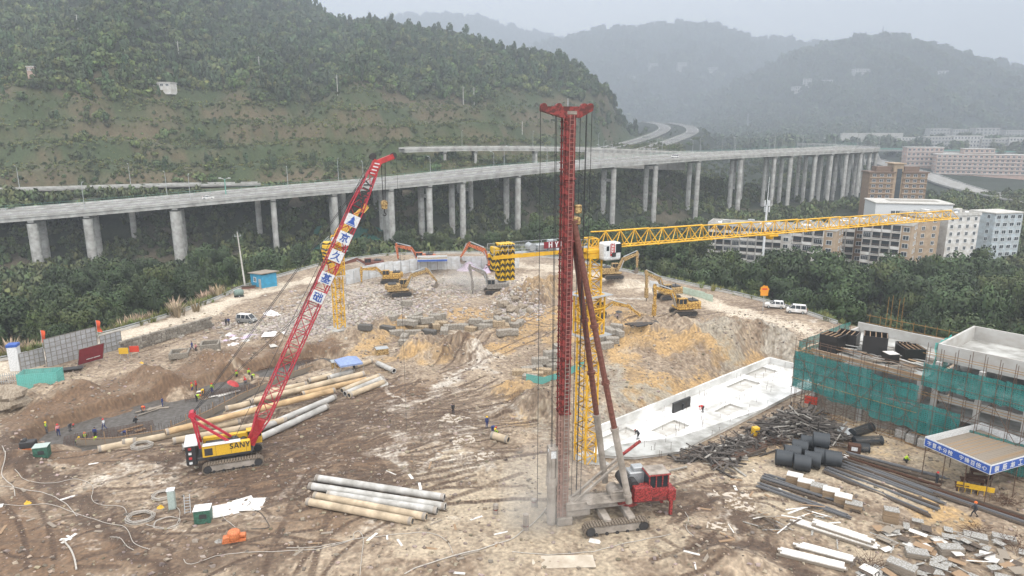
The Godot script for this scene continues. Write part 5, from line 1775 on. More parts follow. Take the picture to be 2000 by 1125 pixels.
# a body in side view (x forward, y up), lofted across z so that the roof is narrower than the waist
func car(label: String,cat: String,called: String,at: Vector3,turn: float,paint: String,kind: String,group := "") -> Node3D:
	var t := thing(called,label,cat,at,turn,group)
	var low: Array
	var roof: Array
	var L := 4.5
	if kind == "van":
		low = [[-2.1,.35],[-2.15,.9],[-2.1,1.15],[1.55,1.15],[2.0,.95],[2.1,.6],[2.05,.35]]
		roof = [[-2.1,1.15],[-1.98,1.85],[-1.7,1.93],[.7,1.93],[.95,1.85],[1.6,1.15]]
	elif kind == "suv":
		low = [[-2.2,.4],[-2.25,.95],[-2.15,1.1],[1.1,1.08],[2.1,.95],[2.25,.7],[2.2,.4]]
		roof = [[-2.15,1.1],[-1.85,1.62],[-1.6,1.7],[.1,1.7],[.4,1.62],[1.15,1.08]]
	else:
		low = [[-2.2,.35],[-2.25,.8],[-2.0,.95],[1.2,.92],[2.15,.8],[2.25,.6],[2.2,.35]]
		roof = [[-1.8,.95],[-1.2,1.4],[-.9,1.45],[.1,1.45],[.4,1.38],[1.25,.92]]
	var b := mb()
	loft(b,low,.86,.84)
	var body := part(t,"body",b.mesh(),M[paint])
	var g := mb()
	loft(g,roof,.83,.68)
	part(t,"windows",g.mesh(),M.glass_dark)
	var top := mb()
	var yt: float = roof[2][1]
	top.cbox(Vector3((roof[2][0]+roof[3][0])*.5,yt,0),Vector3(roof[3][0] - roof[2][0]+.25,.07,1.42),.03)
	for x in [roof[1][0]+.08,(roof[2][0]+roof[3][0])*.5 - .3,(roof[2][0]+roof[3][0])*.5+.75]:
		for s in [-1.0,1.0]:
			top.bar(Vector3(x - .05,low[2][1],s*.845),Vector3(x,yt,s*.69),.1,.05)
	for s in [-1.0,1.0]:
		top.bar(Vector3(roof[5][0],roof[5][1],s*.82),Vector3(roof[4][0],roof[4][1],s*.7),.08)
	part(t,"roof",top.mesh(),M.car_white if kind == "van" else M[paint])
	for x in [-1.35,1.35]:
		for s in [-1.0,1.0]:
			wheel(t,Vector3(x,.34,s*.76),.34,.22)
	for s in [-1.0,1.0]:
		part(t,"headlight",mb().cbox(Vector3(2.13 if kind != "van" else 2.03,.75,s*.6),Vector3(.16,.2,.34),.03).mesh(),M.lamp_clear)
		part(t,"tail_light",mb().cbox(Vector3(-2.16,.9,s*.68),Vector3(.12,.3,.2),.02).mesh(),M.tail_red)
	part(t,"bumper",mb().cbox(Vector3(low[6][0],.45,0),Vector3(.2,.22,1.66),.05).cbox(Vector3(low[0][0],.45,0),Vector3(.2,.22,1.66),.05).mesh(),M.dark_steel)
	return t

func loft(b: MB,p: Array,half0: float,half1: float) -> void:
	var y0: float = p[0][1]
	var y1 := y0
	for q in p:
		y0 = minf(y0,q[1])
		y1 = maxf(y1,q[1])
	var mid := Vector3.ZERO
	for q in p:
		mid += Vector3(q[0],q[1],0)/p.size()
	var poly := PackedVector2Array()
	for q in p:
		poly.append(Vector2(q[0],q[1]))
	var zz := func(q): return lerpf(half0,half1,(q[1] - y0)/maxf(y1 - y0,.01))
	for k in p.size():
		var u: Array = p[k]
		var w: Array = p[(k+1) % p.size()]
		b.quad(Vector3(u[0],u[1],-zz.call(u)),Vector3(w[0],w[1],-zz.call(w)),Vector3(w[0],w[1],zz.call(w)),Vector3(u[0],u[1],zz.call(u)),Vector3((u[0]+w[0])*.5,(u[1]+w[1])*.5,0) - mid)
	var t := Geometry2D.triangulate_polygon(poly)
	for s in [-1.0,1.0]:
		for k in range(0,t.size(),3):
			var v := []
			for j in 3:
				v.append(Vector3(p[t[k+j]][0],p[t[k+j]][1],s*zz.call(p[t[k+j]])))
			b.tri(v[0],v[1],v[2],Vector3(0,.2,s))

func crumple(seed_: int,s: Vector3) -> ArrayMesh:   # a heap of sheeting, cloth or plastic
	var r := RandomNumberGenerator.new()
	r.seed = seed_
	var b := mb()
	var n := 9
	var h := []
	for j in n+1:
		for i in n+1:
			var u := Vector2(i,j)/n*2.0 - Vector2.ONE
			h.append(maxf(.0,1.0 - u.length()*1.05)*r.randf_range(.45,1.1))
	for j in n:
		for i in n:
			var q := []
			for c in [[0,0],[1,0],[1,1],[0,1]]:
				var k: int = (j+c[1])*(n+1)+i+c[0]
				q.append(Vector3((float(i+c[0])/n - .5)*s.x,h[k]*s.y - .03,(float(j+c[1])/n - .5)*s.z))
			b.tri(q[0],q[1],q[2],Vector3.UP)
			b.tri(q[0],q[2],q[3],Vector3.UP)
	return b.mesh()

func make_edge() -> void:
	# guard wall on the outer side of the haul road
	var gp := []
	for k in 16:
		var p: Vector2 = EDGE[k]
		gp.append(Vector3(p.x,0,p.y))
	gp.push_front(Vector3(-125,0,-93))
	var sp := smooth_path(gp,3.0)
	for i in sp.size():
		var c := sp[i] - side_of(sp,i)*.9
		sp[i] = Vector3(c.x,gh(c.x,c.z) - .1,c.z)
	var t := thing("guard_wall","low concrete guard wall with rail along the outer edge of haul road","wall")
	part(t,"kerb",sweep(mb(),rect(-.2,.2,-.6,.55),sp).mesh(),M.concrete_pale)
	part(t,"rail",sweep(mb(),rect(-.06,.06,.75,.95),sp).mesh(),M.galvanised)
	var post := mb().tube(Vector3(0,.5,0),Vector3(0,.95,0),.06,.06,5).mesh()
	for i in range(0,sp.size(),2):
		part(t,"post",post,M.galvanised,Transform3D(Basis.IDENTITY,sp[i]))
	# reeds and long grass on the bank
	var gpl := []
	var gt := []
	for k in 2600:
		var i := rng.randi() % (sp.size() - 1)
		var q := sp[i]+side_of(sp,i)*(1.0+absf(rng.randfn())*3.2)+Vector3(rr(-1.5,1.5),0,rr(-1.5,1.5))
		q.y = maxf(gh(q.x,q.z),terrain(q.x,q.z)) if edge_d(q.x,q.z) < 14.0 else terrain(q.x,q.z)
		if q.z < -150.0 and q.x > -45.0 and rng.randf() < .6:
			continue
		var s := rr(.8,1.9)
		gpl.append(Transform3D(Basis(Vector3.UP,rr(0,TAU)).scaled(Vector3(s,s*rr(.7,1.2),s)),q - Vector3(0,.2,0)))
		var g := rr(.7,1.5)
		gt.append(Color(g*rr(.9,1.3),g,g*.8))
	stuff("reeds","tall green grass and reeds growing on the bank below the guard wall",grass_mesh(7,Color(.11,.13,.045)),M.leaf,gpl,gt)
	gpl = []
	gt = []
	for c in [[Vector3(-97.93,0,-131.09),5.0,60],[Vector3(-94.59,0,-122.84),4.0,40],[Vector3(-75.12,0,-165.59),3.0,14],[Vector3(-75.1,0,-148.86),4.0,6],[Vector3(-83.82,0,-143.7),4.0,14],[Vector3(-72.16,0,-215.18),5.0,25]]:
		for k in c[2]:
			var q: Vector3 = c[0]+Vector3(rng.randfn()*c[1]*.6,0,rng.randfn()*c[1]*.6)
			q.y = (maxf(gh(q.x,q.z),terrain(q.x,q.z)) if edge_d(q.x,q.z) < 14.0 else terrain(q.x,q.z)) - .2
			var s := rr(2.2,3.6)
			gpl.append(Transform3D(Basis(Vector3.UP,rr(0,TAU)).scaled(Vector3(s,s,s)),q))
			var g := rr(.8,1.3)
			gt.append(Color(g,g*rr(.85,1.0),g*rr(.8,1.0)))
	stuff("plume_grass","tall straw coloured plume grass in clumps beside the gate",grass_mesh(8,Color(.30,.235,.165)),M.leaf,gpl,gt)
	# blue hut
	var hp := on(Vector3(-65.72,0,-176.58))
	t = thing("blue_hut","small blue painted hut with flat brown roof beside the haul road","hut",hp,deg_to_rad(-38.0))
	var hb := mb().box(Vector3(0,1.6,0),Vector3(5.2,3.6,4.4))
	part(t,"walls",hb.mesh(),M.blue_paint)
	part(t,"roof",mb().cbox(Vector3(.1,3.62,0),Vector3(6.4,.22,5.4),.05,Basis(Vector3.BACK,.07)).mesh(),M.timber_grey)
	var dr := part(t,"door",mb().box(Vector3(1.7,1.15,2.22),Vector3(1.0,2.3,.08)).mesh(),M.wall_grey)
	part(dr,"handle",mb().box(Vector3(1.35,1.1,2.29),Vector3(.05,.2,.06)).mesh(),M.dark_steel)
	window(t,Vector3(-.5,1.9,2.2),Basis.IDENTITY,1.0,1.2)
	window(t,Vector3(-2.6,1.9,.3),Basis(Vector3.BACK,Vector3.UP,Vector3.LEFT),.9,.9)
	# utility pole leaning a little
	t = thing("utility_pole","leaning concrete utility pole with insulators beside the blue hut","power pole",on(Vector3(-69.59,0,-173.56)))
	t.rotation.z = .055
	part(t,"pole",mb().tube(Vector3(0,-.5,0),Vector3(0,14.5,0),.26,.14,8).mesh(),M.concrete_pale)
	part(t,"cross_arm",mb().bar(Vector3(-.9,13.6,0),Vector3(.9,13.6,0),.12).tube(Vector3(-.7,13.6,0),Vector3(-.7,14.2,0),.08,.05,6).tube(Vector3(.7,13.6,0),Vector3(.7,14.2,0),.08,.05,6).tube(Vector3(0,14.3,0),Vector3(0,14.9,0),.08,.05,6).mesh(),M.galvanised)
	for k in 3:
		var a := on(Vector3(-72.26,0,-171.21),.35+.4*k)
		solo("steel_beam",["rusty steel beam lying lowest beside the utility pole","rusty steel beam in the middle of the stack by the pole","topmost rusty steel beam beside the utility pole"][k],"beam",mb().box(Vector3(2.4,0,0),Vector3(6.0,.36,.34)).mesh(),M.stay_brown if k % 2 else M.rebar_pale,a+Vector3(.2*k,0,-.25*k),.35,"steel beams by the pole")
	t = thing("air_compressor","round grey green air compressor tank standing by the guard wall","compressor",on(Vector3(-67.26,0,-163.44)),.5)
	part(t,"tank",mb().lathe(PackedVector2Array([Vector2(0,-1.2),Vector2(.55,-1.1),Vector2(.85,-.7),Vector2(.85,.7),Vector2(.55,1.1),Vector2(0,1.2)]),12,Transform3D(Basis(Vector3.BACK,PI/2),Vector3(0,1.1,0))).mesh(),mt("tank_teal",.16,.24,.23,.6,.1,"dirt",1.2))
	part(t,"frame",mb().box(Vector3(0,.25,0),Vector3(2.2,.3,1.2)).mesh(),M.dark_steel)
	for s in [-1.0,1.0]:
		wheel(t,Vector3(0,.32,s*.75),.32,.18)
	# grey van and the cars by the far road
	car("dusty grey minivan with white roof parked by the stone wall","van","parked_van",on(Vector3(-56.96,0,-141.24)),deg_to_rad(-14.0),"silver_paint","van")
	car("white estate car parked on the haul road beneath the orange sign","car","parked_car",on(Vector3(60.81,0,-152.97)),deg_to_rad(160.0),"car_white","suv")
	car("white minivan parked behind the white car by the rail","van","parked_van",on(Vector3(63.94,0,-148.42)),deg_to_rad(158.0),"car_white","van")
	var vi := at_x(via_path,Vector3(-118.25,14.46,-278).x)
	var vd := side_of(via_path,vi)
	car("white saloon car driving on the viaduct","car","saloon_car",via_path[vi]+vd*3.4+Vector3.UP*.04,atan2(vd.x,vd.z)+PI,"car_white","saloon")
	vi = at_x(via_path,98.0)
	vd = side_of(via_path,vi)
	car("distant white van driving on the right part of the viaduct","van","delivery_van",via_path[vi]+vd*8.4+Vector3.UP*.04,atan2(vd.x,vd.z),"car_white","van")
	# stone wall, stone by stone
	var wa := Vector3(-71.86,0,-119.81)
	var wb := Vector3(-62.86,0,-136.55)
	var wl := wa.distance_to(wb)
	var wt := thing("stone_wall","grey stone block wall between haul road and excavated ground","wall",on(wa,-.3),atan2(-(wb.z - wa.z),wb.x - wa.x))
	part(wt,"mortar_core",mb().box(Vector3(wl*.5,1.3,0),Vector3(wl - .1,2.7,.44)).mesh(),M.mortar)
	var vars := []
	for k in 4:
		vars.append(mb().cbox(Vector3.ZERO,Vector3(1.0,.5,.62),.05).mesh())
	for r in 5:
		var x := -.2+.5*(r % 2)
		while x < wl:
			var w := rr(.75,1.35)
			part(wt,"stone",vars[rng.randi() % 4],[M.stone_wall,M.stone_wall_b,M.stone_wall,M.block_grey][rng.randi() % 4],Transform3D(Basis.IDENTITY.scaled(Vector3(w - .06,1.0,rr(.9,1.1))),Vector3(x+w*.5,.3+r*.54,rr(-.03,.05))))
			x += w
	# gate pillar and panels
	t = thing("gate_pillar","white gate pillar with blue top band at the site entrance","pillar",on(Vector3(-84.95,0,-110.97)),.3)
	part(t,"shaft",mb().cbox(Vector3(0,2.0,0),Vector3(1.5,4.4,1.5),.04).mesh(),M.cab_white)
	part(t,"cap",mb().cbox(Vector3(0,4.45,0),Vector3(1.62,.5,1.62),.04).mesh(),M.banner_blue)
	grid_panel("gate_panel","low grey gridded fence panel beside the white gate pillar",on(Vector3(-83.8,0,-110.46)),on(Vector3(-81.87,0,-113.6)),3.1,5,4,"gate_grey")
	grid_panel("gate_panel","tall grey gridded gate panel between the two flags",on(Vector3(-80.36,0,-112.01)),on(Vector3(-76.1,0,-119.81)),5.0,10,6,"gate_grey")
	grid_panel("gate_panel","short grey gridded fence panel against the stone wall",on(Vector3(-75.54,0,-119.81)),on(Vector3(-73.8,0,-123.47)),3.4,4,4,"gate_grey")
	var rb := grid_panel("red_banner","dark red banner board leaning against the tall gate panel",on(Vector3(-75.46,0,-112.54)),on(Vector3(-73.33,0,-116.35)),3.3,1,1,"red_panel",-.35)
	part(rb,"white_lettering",latin("——",.9,.02),M.white_paint,Transform3D(Basis(Vector3.RIGHT,.35),Vector3(2.6,.8,.32)))
	flag(on(Vector3(-80.98,0,-112.54)),6.6,"orange red flag on the left end of tall gate panel")
	flag(on(Vector3(-75.47,0,-119.22)),6.6,"orange red flag on the right end of tall gate panel")
	board_sign("yellow notice board on two legs beside the red one",on(Vector3(-69.94,0,-117.2)),.15,1.6,1.15,"sign_yellow")
	board_sign("red notice board on two legs beside the yellow one",on(Vector3(-68.46,0,-118.05)),.15,1.6,1.15,"sign_red")
	# dark sheets on the ground behind the gate
	for k in 5:
		solo("steel_sheet",["dark steel sheet lying lowest before the gate panels","second dark steel sheet from the ground before the gate","middle dark steel sheet of the stack before the gate","fourth dark steel sheet of the stack before the gate","topmost dark steel sheet of the stack before the gate"][k],"sheet",mb().cbox(Vector3(0,.05,0),Vector3(6.5 - k*.5,.1,1.5),.02).mesh(),[M.dark_steel,M.silver_paint,M.dark_steel,M.ply_grey,M.dark_steel][k],on(Vector3(-76.97,0,-110.46),.12+.11*k)+Vector3(k*.35,0,k*.15),.42,"steel sheets before the gate")
	# teal mesh cage
	t = thing("mesh_cage","teal mesh enclosure on a steel frame at the excavation's edge","enclosure",on(Vector3(-78.01,0,-101.5)),.22)
	var cf := mb()
	for x in [.0,2.8,5.6]:
		for z in [.0,-2.6]:
			cf.tube(Vector3(x,-.2,z),Vector3(x,2.5,z),.05,.05,5)
	for y in [.1,1.3,2.45]:
		for z in [.0,-2.6]:
			cf.bar(Vector3(0,y,z),Vector3(5.6,y,z),.06)
		for x in [.0,5.6]:
			cf.bar(Vector3(x,y,0),Vector3(x,y,-2.6),.06)
	part(t,"frame",cf.mesh(),M.fence_teal)
	var nm := net_material("cage_net",Color(.13,.42,.37),.62)
	for s in [[Vector3(2.8,1.25,.04),Vector3(5.5,2.3,.02)],[Vector3(2.8,1.25,-2.64),Vector3(5.5,2.3,.02)],[Vector3(.04,1.25,-1.3),Vector3(.02,2.3,2.5)],[Vector3(5.56,1.25,-1.3),Vector3(.02,2.3,2.5)]]:
		part(t,"mesh_side",mb().box(s[0],s[1]).mesh(),nm)
	# picket fence by the gate
	t = thing("picket_fence","grey steel picket fence at the left end of the site entrance","fence",on(Vector3(-85.85,0,-103.72)),.34)
	var pk := mb().box(Vector3(0,.9,0),Vector3(.07,1.8,.07)).mesh()
	for k in 30:
		part(t,"picket",pk,M.galvanised,Transform3D(Basis.IDENTITY,Vector3(k*.3,0,0)))
	part(t,"rail",mb().bar(Vector3(-.1,.4,.07),Vector3(8.8,.4,.07),.06).bar(Vector3(-.1,1.4,.07),Vector3(8.8,1.4,.07),.06).mesh(),M.galvanised)
	boulder("huge pale boulder on the rim of the excavation by the teal cage",Vector3(-74.08,0,-93.78),Vector3(6.2,3.4,4.5),61)
	for k in 6:
		var bs: Vector3 = [Vector3(0,0,-147.98),Vector3(-1.76,0,-151.58),Vector3(2.1,0,-150.66),Vector3(.59,0,-153.44),Vector3(3.91,0,-147.98),Vector3(-3.19,0,-146.67)][k]
		boulder("%s of the pale boulders heaped below the spoil mound" % ["largest","second largest","roundest","rearmost","rightmost","leftmost"][k],bs,Vector3(2.4,1.7,2.0)*[1.25,1.1,1.0,.8,.7,.75][k],70+k)
	# hoarding round the demolition area
	var hd := [Vector2(-44,-176.6),Vector2(-37.9,-186.3),Vector2(-29.7,-194.1),Vector2(-20.8,-197),Vector2(-9.1,-198.6),Vector2(2.2,-201.7)]
	var n := 0
	t = thing("site_hoarding","pale grey panel hoarding curving round the demolition area","hoarding")
	for k in hd.size() - 1:
		var a: Vector2 = hd[k]
		var e: Vector2 = hd[k+1]
		var m := maxi(1,int(a.distance_to(e)/2.6))
		for j in m:
			var p := a.lerp(e,(j+.5)/m)
			var an := atan2(-(e.y - a.y),e.x - a.x)
			part(t,"panel",mb().cbox(Vector3.ZERO,Vector3(a.distance_to(e)/m - .05,3.9,.08),.02).mesh(),M.hoarding,Transform3D(Basis(Vector3.UP,an),Vector3(p.x,gh(p.x,p.y)+1.9,p.y)))
			part(t,"post",mb().box(Vector3(0,1.6,.08),Vector3(.12,3.4,.1)).mesh(),M.galvanised,Transform3D(Basis(Vector3.UP,an),Vector3(a.lerp(e,float(j)/m).x,gh(p.x,p.y),a.lerp(e,float(j)/m).y)))
			n += 1
	# pale green barrier on the right edge of the road
	t = thing("road_barrier","pale green and white barrier along the right part of the haul road","barrier")
	var bp := [Vector2(36,-174.8),Vector2(39.4,-170.6),Vector2(43.9,-165),Vector2(48,-158.3)]
	for k in 3:
		var a: Vector2 = bp[k]
		var e: Vector2 = bp[k+1]
		for j in 3:
			var p := a.lerp(e,(j+.5)/3.0)
			part(t,"panel",mb().cbox(Vector3(0,.8,0),Vector3(a.distance_to(e)/3.0 - .06,1.7,.1),.02).mesh(),M.hoarding if k == 0 else mt("barrier_green",.45,.56,.48,.6,.0,"dust",2.0),Transform3D(Basis(Vector3.UP,atan2(-(e.y - a.y),e.x - a.x)),Vector3(p.x,gh(p.x,p.y),p.y)))
	# orange scalloped sign
	t = thing("warning_sign","orange cog shaped sign board with red bar on a pole","sign",on(Vector3(57.26,0,-150.66)))
	var sc := PackedVector2Array()
	for k in 48:
		var an := TAU*k/48.0
		sc.append(Vector2(cos(an),sin(an))*(1.0+.09*sin(an*8.0)))
	part(t,"board",mb().prism(sc,.1,Transform3D(Basis.IDENTITY,Vector3(0,5.0,0))).mesh(),M.sign_orange)
	part(t,"red_bar",mb().box(Vector3(0,5.2,.07),Vector3(1.1,.35,.05)).mesh(),M.sign_red)
	part(t,"skirt",mb().box(Vector3(0,4.1,0),Vector3(1.7,.9,.14)).mesh(),M.sign_orange)
	part(t,"pole",mb().tube(Vector3(0,-.3,-.1),Vector3(0,4.6,-.1),.07,.07,6).mesh(),M.galvanised)
	# far protective canopy
	canopy_shed("small blue and white edged canopy shed behind the hoarding",on(Vector3(-23.03,0,-194.06)),.12,8.6,6.0,3.6,.7,false)
	# sacks, sheeting and rubbish
	for k in 6:
		solo("sack_heap",["large heap of violet and white sacks behind the breaker excavator","second heap of violet sacks on the hoarding side","crumpled white sheeting left of the tower crane base","violet and white rubbish heap by the left excavation","white plastic sheet heap beside the van","grey violet tarpaulin heap on the right plateau"][k],"sacks",crumple(90+k,[Vector3(7,3.4,4),Vector3(5,2.6,3),Vector3(4,.9,3),Vector3(4,.8,3),Vector3(5,1.2,3),Vector3(2.6,1.6,2.4)][k]),[M.plastic_violet,M.plastic_violet,M.plastic_white,M.plastic_violet,M.plastic_white,M.plastic_violet][k],on([Vector3(-12.81,0,-197.05),Vector3(-7.46,0,-194.8),Vector3(-46.18,0,-126.68),Vector3(-51.65,0,-129.36),Vector3(-54,0,-147.98),Vector3(42.49,0,-134.32)][k]),rr(0,3))
	for k in 10:
		solo("plastic_scrap","crumpled pale plastic sheet lying among the rubbish by the excavation","scrap",crumple(110+k,Vector3(rr(1.2,2.4),rr(.3,.6),rr(1.0,2.0))),[M.plastic_white,M.plastic_violet,M.concrete_pale][k % 3],on(Vector3(-49.66,0,-126.68)+Vector3(rr(-7,8),0,rr(-4,4))),rr(0,3),"plastic scraps")

func boulder(label: String,at: Vector3,s: Vector3,seed_: int) -> void:
	var r := FastNoiseLite.new()
	r.seed = seed_
	r.frequency = .8
	var b := mb()
	var N := 10
	var pts := []
	for j in N+1:
		for i in N*2+1:
			var th := PI*j/N
			var ph := TAU*i/(N*2)
			var d := Vector3(sin(th)*cos(ph),cos(th),sin(th)*sin(ph))
			var k := 1.0+r.get_noise_3dv(d*1.4)*.55
			pts.append(Vector3(d.x*s.x,d.y*s.y,d.z*s.z)*.5*k)
	for j in N:
		for i in N*2:
			var p := j*(N*2+1)+i
			var q := p+N*2+1
			b.quad(pts[p],pts[p+1],pts[q+1],pts[q],pts[p]+pts[q+1])
	solo("boulder",label,"boulder",b.mesh(),M.rock,on(at,s.y*.3),.0,"boulders")

func grass_mesh(seed_: int,tone: Color) -> ArrayMesh:
	var r := RandomNumberGenerator.new()
	r.seed = seed_
	var b := mb()
	for k in 22:
		var an := r.randf()*TAU
		var d := Vector3(cos(an),0,sin(an))
		var o := d*r.randf()*.35
		var x := Vector3(-d.z,0,d.x)*.05
		var mid := o+d*.15+Vector3.UP*r.randf_range(.4,.7)
		var tip := o+d*r.randf_range(.3,.6)+Vector3.UP*r.randf_range(.8,1.2)
		b.col = tone*r.randf_range(.6,1.3)
		b.quad(o - x,o+x,mid+x,mid - x,d+Vector3.UP)
		b.tri(mid - x,mid+x,tip,d+Vector3.UP)
	return b.mesh()

func net_material(called: String,col: Color,cover: float) -> StandardMaterial3D:   # woven net: cloth with real holes as an alpha weave
	if M.has(called):
		return M[called]
	var n := 64
	var im := Image.create(n,n,false,Image.FORMAT_RGBA8)
	var r := RandomNumberGenerator.new()
	r.seed = 12
	for y in n:
		for x in n:
			var a := cover+.25*(r.randf() - .5)+(.12 if (x % 8 < 2 or y % 8 < 2) else -.06)
			im.set_pixel(x,y,Color(1,1,1,clampf(a,.0,1.0)))
	var m := StandardMaterial3D.new()
	m.resource_name = called
	m.albedo_color = col.linear_to_srgb()
	m.albedo_texture = ImageTexture.create_from_image(im)
	m.transparency = BaseMaterial3D.TRANSPARENCY_ALPHA
	m.uv1_triplanar = true
	m.uv1_world_triplanar = true
	m.uv1_scale = Vector3.ONE/2.0
	m.roughness = .9
	m.cull_mode = BaseMaterial3D.CULL_DISABLED
	M[called] = m
	return m

# open shed on tube posts: plank roof with a banner all round
func canopy_shed(label: String,at: Vector3,turn: float,w: float,d: float,h: float,band: float,lettered: bool) -> Node3D:
	var t := thing("canopy_shed",label,"shed",at,turn,"" if lettered else "")
	var pst := mb().tube(Vector3(0,-.15,0),Vector3(0,h,0),.05,.05,6).mesh()
	for x in [-.5,-.17,.17,.5]:
		for z in [-.5,.0,.5]:
			part(t,"post",pst,M.scaffold_tube,Transform3D(Basis.IDENTITY,Vector3(x*(w - .3),0,z*(d - .3))))
	for z in [-.5,.0,.5]:
		part(t,"beam",mb().bar(Vector3(-w*.5,h+.06,z*(d - .3)),Vector3(w*.5,h+.06,z*(d - .3)),.12).mesh(),M.scaffold_tube)
	var n := int(w/.28)
	var pln := mb().box(Vector3.ZERO,Vector3(w/n - .03,.05,d - .25)).mesh()
	for k in n:
		part(t,"roof_plank",pln,[M.timber_grey,M.timber_grey,M.ply_edge][rng.randi() % 3],Transform3D(Basis(Vector3.RIGHT,rr(-.004,.004)),Vector3(-w*.5+w*(k+.5)/n,h+.16+rr(0,.02),0)))
	for s in [[.0,.5,w,true],[.0,-.5,w,true],[.5,.0,d,false],[-.5,.0,d,false]]:
		var c := Vector3(s[0]*w,h+band*.42,s[1]*d)
		var out: Vector3 = Vector3(s[0],0,s[1])*2.0
		var bs := Basis(Vector3.UP.cross(out),Vector3.UP,out)
		var bn := part(t,"banner",mb().box(Vector3(0,0,0),Vector3(s[2],band,.05)).mesh(),M.cab_white,Transform3D(bs,c))
		part(bn,"blue_field",mb().box(Vector3(0,-.04,.032),Vector3(s[2] - .12,band*.8,.012)).mesh(),M.banner_blue)
		if lettered and (s[1] > .0 or s[0] != .0):
			var tx := "不冒半分险 宁操百倍心" if s[1] > .0 else "钢筋加工防护棚"
			var stp: float = (s[2] - .6)/tx.length()
			for k in tx.length():
				if tx[k] != " ":
					part(bn,"letter",glyph(tx[k],minf(stp*.8,band*.6),.11,.02),M.white_paint,Transform3D(Basis.IDENTITY,Vector3((k+.5)*stp - s[2]*.5+.3,-.04,.05)))
	return t

# ---------------------------------------------------------------- machines
func crawler(t: Node3D,at: Vector3,L: float,h: float,w: float,mat: Material) -> void:   # one track, x along
	var out := PackedVector2Array()
	for k in 9:
		var an := -PI/2+PI*k/8.0
		out.append(Vector2(L*.5 - h*.5+cos(an)*h*.5,h*.5+sin(an)*h*.5))
	for k in 9:
		var an := PI/2+PI*k/8.0
		out.append(Vector2(-L*.5+h*.5+cos(an)*h*.5,h*.5+sin(an)*h*.5))
	var o := part(t,"track",mb().mesh())
	var b := mb()
	var n := out.size()
	var shoe := .3
	for k in n:
		var a := out[k]
		var e := out[(k+1) % n]
		var m := maxi(1,int(a.distance_to(e)/shoe))
		for j in m:
			var p := a.lerp(e,(j+.5)/m)
			var d := (e - a).normalized()
			b.box(at+Vector3(p.x,p.y,0),Vector3(a.distance_to(e)/m*.74,.12,w),Basis(Vector3(d.x,d.y,0),Vector3(-d.y,d.x,0),Vector3.BACK))
	o.mesh = b.mesh()
	o.material_override = M.track_steel
	part(o,"track_frame",mb().cbox(at+Vector3(0,h*.5,0),Vector3(L - h*.9,h*.62,w*.7),.05).mesh(),mat)
	var rl := mb().tube(Vector3(0,0,-w*.42),Vector3(0,0,w*.42),h*.4,h*.4,12).mesh()
	for s in [-1.0,1.0]:
		part(o,"idler",rl,M.dark_steel,Transform3D(Basis.IDENTITY,at+Vector3(s*(L*.5 - h*.5),h*.5,0)))
	var sm := mb().tube(Vector3(0,0,-w*.44),Vector3(0,0,w*.44),h*.15,h*.15,8).mesh()
	for k in 5:
		part(o,"roller",sm,M.dark_steel,Transform3D(Basis.IDENTITY,at+Vector3(lerpf(-L*.32,L*.32,k/4.0),h*.2,0)))

func arm(b: MB,pts: Array,hs_: Array,w: float) -> void:   # bent box arm in the xy plane, height hs_ at each point
	var up := PackedVector2Array()
	var dn := PackedVector2Array()
	for k in pts.size():
		var d: Vector2 = (pts[mini(k+1,pts.size() - 1)] - pts[maxi(k - 1,0)]).normalized()
		var o: Vector2 = Vector2(-d.y,d.x)*hs_[k]*.5
		up.append(pts[k]+o)
		dn.append(pts[k] - o)
	dn.reverse()
	up.append_array(dn)
	b.prism(up,w)

